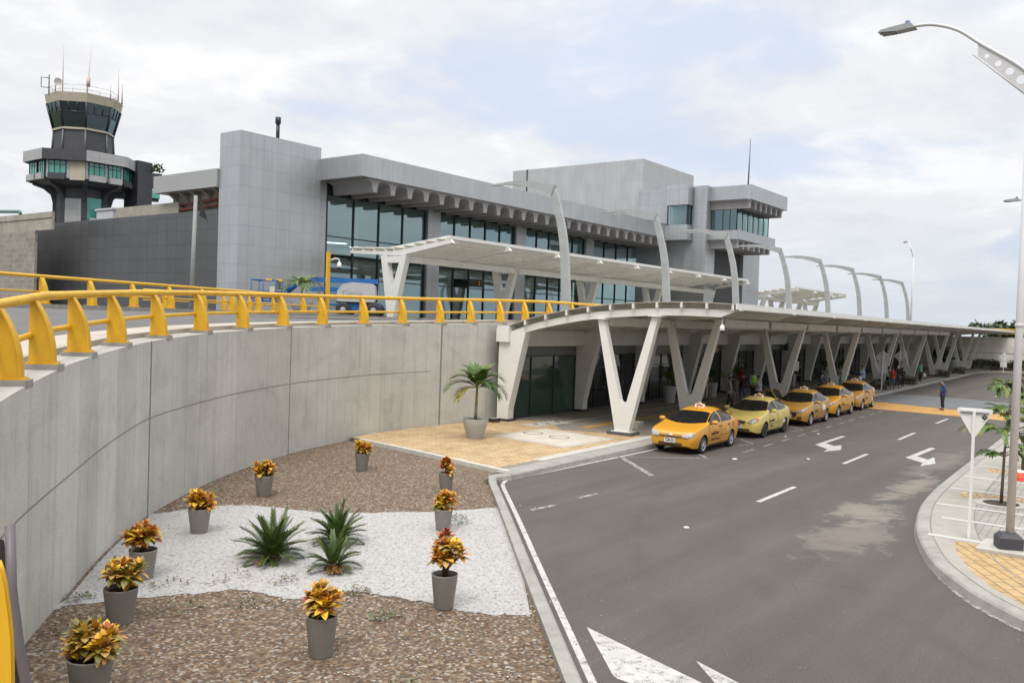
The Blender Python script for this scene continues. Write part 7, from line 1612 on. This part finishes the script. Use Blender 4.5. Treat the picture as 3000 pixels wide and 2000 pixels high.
black_c = cloth('black', (0.02, 0.02, 0.022)); navy = cloth('navy', (0.025, 0.035, 0.075)); jeans = cloth('denim', (0.07, 0.10, 0.17)); dblue = cloth('workwear_blue', (0.035, 0.055, 0.15)); dnavy = cloth('dark_navy', (0.018, 0.022, 0.04)); khaki = cloth('khaki', (0.28, 0.23, 0.17)); white_c = cloth('white', (0.62, 0.62, 0.64)); grey_c = cloth('grey', (0.24, 0.25, 0.26)); pink = cloth('pink', (0.50, 0.03, 0.10)); red_c = cloth('red', (0.42, 0.035, 0.03)); teal = cloth('teal', (0.10, 0.42, 0.36)); lblue = cloth('pale_blue', (0.34, 0.43, 0.60)); maroon = cloth('maroon', (0.05, 0.018, 0.02)); cream = cloth('cream', (0.52, 0.45, 0.36)); fl = floral(); hv = M('cloth_hivis', (0.42, 0.85, 0.02), 0.8, var=0.06)
RT_ = -53.0          # heading that reads as screen-right, slightly toward the lens
g0 = 0.15
person((54.0, 10.55, 0.006), 120, 1.66, 'man in dark blue shirt and navy trousers standing on the orange crossing strip', dblue, dnavy, pose='hold', mask=mask_w, sleeves='long', head_turn=20, group='people around the taxi rank', stout=1.08)
person((40.6, 17.45, g0), -62, 1.68, 'man in grey polo shirt and face mask striding beside the lemon yellow taxi', grey_c, black_c, skin_l, pose='walk', mask=mask_b, head_turn=12)
person((45.5, 18.8, g0), 40, 1.66, 'man in dark maroon shirt and jeans, back turned, beside the man in the floral shirt', maroon, jeans, pose='stand')
person((44.4, 17.5, g0), 75, 1.62, 'man in black and white floral shirt, back turned, reaching out an arm', fl, black_c, pose='reach', stout=1.12)
person((51.0, 21.2, g0), -35, 1.73, 'man in a bright pink shirt standing near the dark glass door', pink, black_c, pose='phone', stout=1.1)
o, S, wr = person((47.7, 19.1, g0), -115, 1.70, 'worker in a fluorescent green vest and mask facing the road', lblue, black_c, skin_l, pose='hip', mask=mask_b, sleeves='long')
V = [S(0, 0, 1.02), S(0, 0, .88), S(0, 0, 1.2), S(-.005, 0, 1.33), S(-.01, 0, 1.41), S(-.01, .15, 1.40), S(-.01, -.15, 1.40)]; skin_obj(V, [(0, 1), (0, 2), (2, 3), (3, 4), (4, 5), (4, 6)], [.158, .16, .15, .155, .10, .088, .088], hv, o, 'vest')
person((47.9, 18.1, g0), -100, 1.45, 'short fair haired woman in cream top seen through the fork of the third V column', cream, jeans, skin_l, hair_b, 'phone', mask_b, longhair=True)
person((47.5, 17.2, g0), 60, 1.56, 'man in white shirt and khaki trousers, back turned, behind the third V column', white_c, khaki, pose='stand', stout=1.12)
person((66.4, 23.0, g0), -110, 1.45, 'person in black standing against the hall front, far from the road', black_c, black_c, pose='hold', mask=mask_w)
person((50.3, 16.15, g0), -120, 1.66, 'man in a navy T shirt looking down behind the open doors of the ochre taxi', navy, dnavy, pose='phone', mask=mask_b, stout=1.1)
person((59.8, 18.5, g0), -110, 1.36, 'short person with a mask seen through the fork of the fourth V column', cream, jeans, pose='phone', mask=mask_b)
person((57.2, 17.15, g0), -60, 1.47, 'person in teal top beside the right leg of the fourth V column', teal, navy, pose='stand')
person((65.0, 18.0, g0), -115, 1.68, 'big man in a pale blue shirt standing behind a child', lblue, jeans, skin_l, pose='stand', mask=mask_w, sleeves='long', stout=1.18)
person((63.4, 17.7, g0), 70, 1.20, 'child in a white top, back turned, in front of the man in pale blue', white_c, navy, pose='stand')
person((69.9, 17.5, g0), -40, 1.60, 'woman in white blouse and black trousers in the group beside the sign post', cream, black_c, pose='hold', mask=mask_w, longhair=True)
person((67.4, 16.55, g0), 35, 1.62, 'man in a red polo shirt, seen from behind, at the kerb by the waiting group', red_c, jeans, pose='stand', stout=1.1)
person((70.0, 16.85, g0), -130, 1.74, 'man in a black jacket with white shoulders and cap, behind the man in red', black_c, dnavy, skin_l, pose='stand', sleeves='long', mask=mask_w)
person((70.9, 16.7, g0), -125, 1.52, 'woman dressed in black with white shoes, holding her hands together by the sign post', black_c, black_c, pose='phone', mask=mask_b, shoes=shoe_w, longhair=True)
o, S, wr = person((82.0, 17.9, g0), -110, 1.64, 'woman in a turquoise top carrying a white bag, walking alone past a V column', teal, black_c, pose='stand', mask=mask_w)
# bags and small things held
def bag(loc, label, mat, s=0.3):
    o = thing('carrier_bag', loc, label, 'bag'); x, y, z = loc; mb = MB(); mb.lathe([(0.02, 0.0), (s*0.42, 0.03), (s*0.48, s*0.45), (s*0.28, s*0.85), (s*0.08, s*1.05)], loc, 14); mb.build('sack', mat, o)
    mb = MB(); mb.tube([(x-0.03, y, z+s), (x, y, z+s*1.35), (x+0.03, y, z+s)], 0.008, 5); mb.build('handle', mat, o)
bag((81.85, 17.55, 0.55), 'white plastic bag hanging from the hand of the woman in turquoise', white_c, 0.34)
person((45.3, 20.9, g0), -120, 1.58, 'woman in cream top in the shade between the second V column and the hall', cream, cream, pose='stand', longhair=True)
_ = bpy.context.view_layer.update(); dg = bpy.context.evaluated_depsgraph_get()
baked = [(o, bpy.data.meshes.new_from_object(o.evaluated_get(dg))) for o, *_ in PEND]
for o, me in baked:
    o.modifiers.clear(); nm = o.data.name; o.data = me
    for p in me.polygons: p.use_smooth = True

# ------------------------------------------------------------------ gravel bed
BED = [(19.9, 21.3), (19.85, 20.6), (19.36, 17.5), (18.78, 14.5), (18.2, 14.35), (17.6, 13.95)]
BED += [(a-0.275, b+0.30) for a, b in GC[::-1][2:]]+[(7.6, 4.75), (3.4, 1.0), (0.4, -2.0)]
low = [(p.x, p.y) for p in WALL if p.x > -0.5 and p.x < 20.0]
BED = BED+low
def stone_mat(name, cols):
    t = NT(name); oi = t.n('ShaderNodeObjectInfo'); r = t.n('ShaderNodeValToRGB'); r.color_ramp.interpolation = 'CONSTANT'; e = r.color_ramp.elements
    while len(e) < len(cols): e.new(0.5)
    for i, c in enumerate(cols): e[i].position = i/len(cols); e[i].color = (*c, 1)
    t.L.new(oi.outputs['Random'], r.inputs[0]); n = t.noise(t.coord('Object'), 1.5, 3, 0.6); t.col(t.mix(1.0, r.outputs[0], t.ramp(n, [(0.3, 0.8), (0.7, 1.15)]), 'MULTIPLY')); return t.done(0.75)
br_cols = [(0.20, 0.115, 0.058), (0.30, 0.185, 0.10), (0.11, 0.066, 0.038), (0.42, 0.30, 0.18), (0.22, 0.145, 0.088), (0.14, 0.115, 0.09), (0.56, 0.45, 0.31), (0.25, 0.125, 0.055), (0.34, 0.24, 0.145), (0.07, 0.048, 0.034), (0.66, 0.60, 0.50), (0.23, 0.20, 0.17), (0.18, 0.11, 0.06), (0.15, 0.088, 0.05)]
wh_cols = [(0.76, 0.755, 0.74), (0.68, 0.67, 0.65), (0.80, 0.795, 0.785), (0.72, 0.705, 0.67), (0.54, 0.52, 0.49), (0.77, 0.76, 0.74), (0.62, 0.56, 0.47), (0.74, 0.745, 0.75), (0.36, 0.33, 0.29), (0.79, 0.785, 0.775)]
br_st, wh_st = stone_mat('brown_pebble', br_cols), stone_mat('white_pebble', wh_cols)
def base_mat(name, cols, sc):
    t = NT(name); v = t.n('ShaderNodeTexVoronoi'); t.L.new(t.coord('Object'), v.inputs['Vector']); v.inputs['Scale'].default_value = sc; s = t.n('ShaderNodeSeparateColor'); t.L.new(v.outputs['Color'], s.inputs[0])
    r = t.n('ShaderNodeValToRGB'); e = r.color_ramp.elements
    while len(e) < len(cols): e.new(0.5)
    for i, c in enumerate(cols): e[i].position = i/len(cols); e[i].color = (*mul(c, 0.5), 1)
    t.L.new(s.outputs[0], r.inputs[0]); t.col(r.outputs[0]); t.bump(v.outputs['Distance'], -0.5, 0.02); return t.done(0.9)
def pebbles(obj, stone, density, smin, smax, seed):
    ng = bpy.data.node_groups.new('scatter', 'GeometryNodeTree'); ng.interface.new_socket('Geometry', in_out='INPUT', socket_type='NodeSocketGeometry'); ng.interface.new_socket('Geometry', in_out='OUTPUT', socket_type='NodeSocketGeometry')
    n = ng.nodes; L = ng.links; gi = n.new('NodeGroupInput'); go = n.new('NodeGroupOutput'); dp = n.new('GeometryNodeDistributePointsOnFaces'); dp.inputs['Density'].default_value = density; dp.inputs['Seed'].default_value = seed
    ico = n.new('GeometryNodeMeshIcoSphere'); ico.inputs['Radius'].default_value = 1.0; ico.inputs['Subdivisions'].default_value = 2
    nz = n.new('ShaderNodeTexNoise'); nz.inputs['Scale'].default_value = 1.1; sp = n.new('GeometryNodeSetPosition'); vm = n.new('ShaderNodeVectorMath'); vm.operation = 'SUBTRACT'; vm.inputs[1].default_value = (0.5, 0.5, 0.5); L.new(nz.outputs['Color'], vm.inputs[0]); L.new(vm.outputs[0], sp.inputs['Offset']); L.new(ico.outputs[0], sp.inputs['Geometry'])
    sm = n.new('GeometryNodeSetMaterial'); sm.inputs['Material'].default_value = stone; L.new(sp.outputs[0], sm.inputs[0])
    ip = n.new('GeometryNodeInstanceOnPoints'); L.new(dp.outputs['Points'], ip.inputs['Points']); L.new(sm.outputs[0], ip.inputs['Instance'])
    rv = n.new('FunctionNodeRandomValue'); rv.data_type = 'FLOAT_VECTOR'; rv.inputs[0].default_value = (-0.5, -0.5, 0); rv.inputs[1].default_value = (0.5, 0.5, 6.28); L.new(rv.outputs[0], ip.inputs['Rotation'])
    rs = n.new('FunctionNodeRandomValue'); rs.data_type = 'FLOAT_VECTOR'; rs.inputs[0].default_value = (smin, smin, smin*0.7); rs.inputs[1].default_value = (smax, smax*0.8, smax*0.75); rs.inputs['Seed'].default_value = 3; L.new(rs.outputs[0], ip.inputs['Scale'])
    jn = n.new('GeometryNodeJoinGeometry'); L.new(gi.outputs[0], jn.inputs[0]); L.new(ip.outputs[0], jn.inputs[0]); L.new(jn.outputs[0], go.inputs[0])
    m = obj.modifiers.new('scatter', 'NODES'); m.node_group = ng
brown_base = base_mat('brown_gravel_base', br_cols, 26); white_base = base_mat('white_gravel_base', wh_cols, 30)
bb = poly_fill('brown_gravel', BED, 0.045, brown_base, 'stuff'); pebbles(bb, br_st, 560, 0.016, 0.060, 1)
tag(bb, 'brown and tan pebbles covering both ends of the planting bed', 'gravel')
up = [(9.7, 16.45), (10.9, 16.3), (11.6, 15.9), (12.05, 15.0), (12.4, 14.05), (13.35, 13.25), (14.2, 12.55), (15.4, 11.95)]; dn = [(10.05, 7.2), (9.62, 7.85), (9.45, 8.75), (9.22, 9.6), (8.85, 10.0), (8.3, 10.1), (8.05, 11.0), (7.25, 11.5), (6.5, 11.95), (5.75, 12.15)]
rg = random.Random(9); jit = lambda P: [(a.x+rg.uniform(-.05, .05), a.y+rg.uniform(-.05, .05)) for a in catmull([(p[0], p[1], 0) for p in P], 8)]
wlow = [(p.x+0.03, p.y-0.06) for p in WALL if 5.9 < p.x < 9.6]
wb = poly_fill('white_gravel', jit(up)+[(a-0.27, b+0.295) for a, b in ((15.2, 11.2), (11.98, 8.23))]+jit(dn)+wlow, 0.052, white_base, 'stuff'); pebbles(wb, wh_st, 620, 0.014, 0.050, 2)
tag(wb, 'band of white marble chips across the planting bed around the cycads', 'gravel')
mb = MB(); rg2 = random.Random(21)
for k in range(420):
    P0_ = V3(*rg2.choice(dn+up), 0); a = rg2.uniform(0, 6.28); r = abs(rg2.gauss(0, 0.55)); x, y = P0_.x+r*math.cos(a), P0_.y+r*math.sin(a); q = rg2.uniform(0.008, 0.019)
    if rg2.random() < 0.12: x, y = rg2.uniform(6.2, 9.3), rg2.uniform(6.0, 8.2)
    mb.lathe([(0, 0), (q, q*0.4), (q*0.8, q*0.9), (0, q)], (0, 0, 0), 5, M=Matrix.Translation((x, y, 0.062)) @ Matrix.Rotation(rg2.uniform(0, 6.3), 4, 'Z') @ Matrix.Diagonal((1.4, 0.8, 0.9, 1)))
tag(mb.build('stray_chips', M('stray_chip_white', (0.50, 0.485, 0.45), 0.8, var=0.25, scale=2)), 'stray white chips kicked over the brown pebbles beside the white band', 'gravel', None, 'stuff')
# strays, weeds and litter
for k, (x, y, sx, nn) in enumerate(((6.9, 10.9, 0.5, 60), (7.7, 10.4, .35, 40), (8.7, 10.9, .3, 30), (9.1, 9.7, .3, 40), (13.9, 11.9, .35, 45), (13.6, 11.5, .3, 35), (17.7, 13.95, .35, 90), (6.9, 6.7, .5, 120), (8.6, 8.6, .3, 50), (6.2, 12.3, .3, 40), (5.6, 11.3, .4, 30), (8.2, 11.6, .5, 25), (7.4, 12.0, .4, 25))):
    leafy_mass('weed_patch', ['thin scatter of weeds in the white gravel nearest the wall', 'low weeds at the lower edge of the white gravel, left of the front cycad', 'tiny weeds below the smallest cycad', 'weeds just behind the lone front pot', 'green weeds in the white gravel near the road kerb, farther tuft', 'green weeds in the white gravel near the road kerb, nearer tuft', 'fringe of grass in the sharp kerb corner by the pavers', 'green weeds in brown gravel near the front kerb, lower middle', 'small weed sprig in brown gravel behind the front pot', 'weeds at the wall foot by the white gravel', 'weeds between the wall and the nearest pots', 'leaf litter around the largest cycad', 'leaf litter on the white gravel left of the largest cycad'][k],
        'weeds', [(x-sx*0.75, x+sx*0.75, y-sx*0.5, y+sx*0.5, 0.06, 0.11)], int(nn*1.4), 0.055, [leafmat('weed_green', (0.07, 0.11, 0.03)), leafmat('dead_leaf', (0.13, 0.075, 0.035))], 70+k, 'weeds and litter on the gravel', (0.3, 1) if k in (0, 2, 11, 12, 10) else (3, 1))
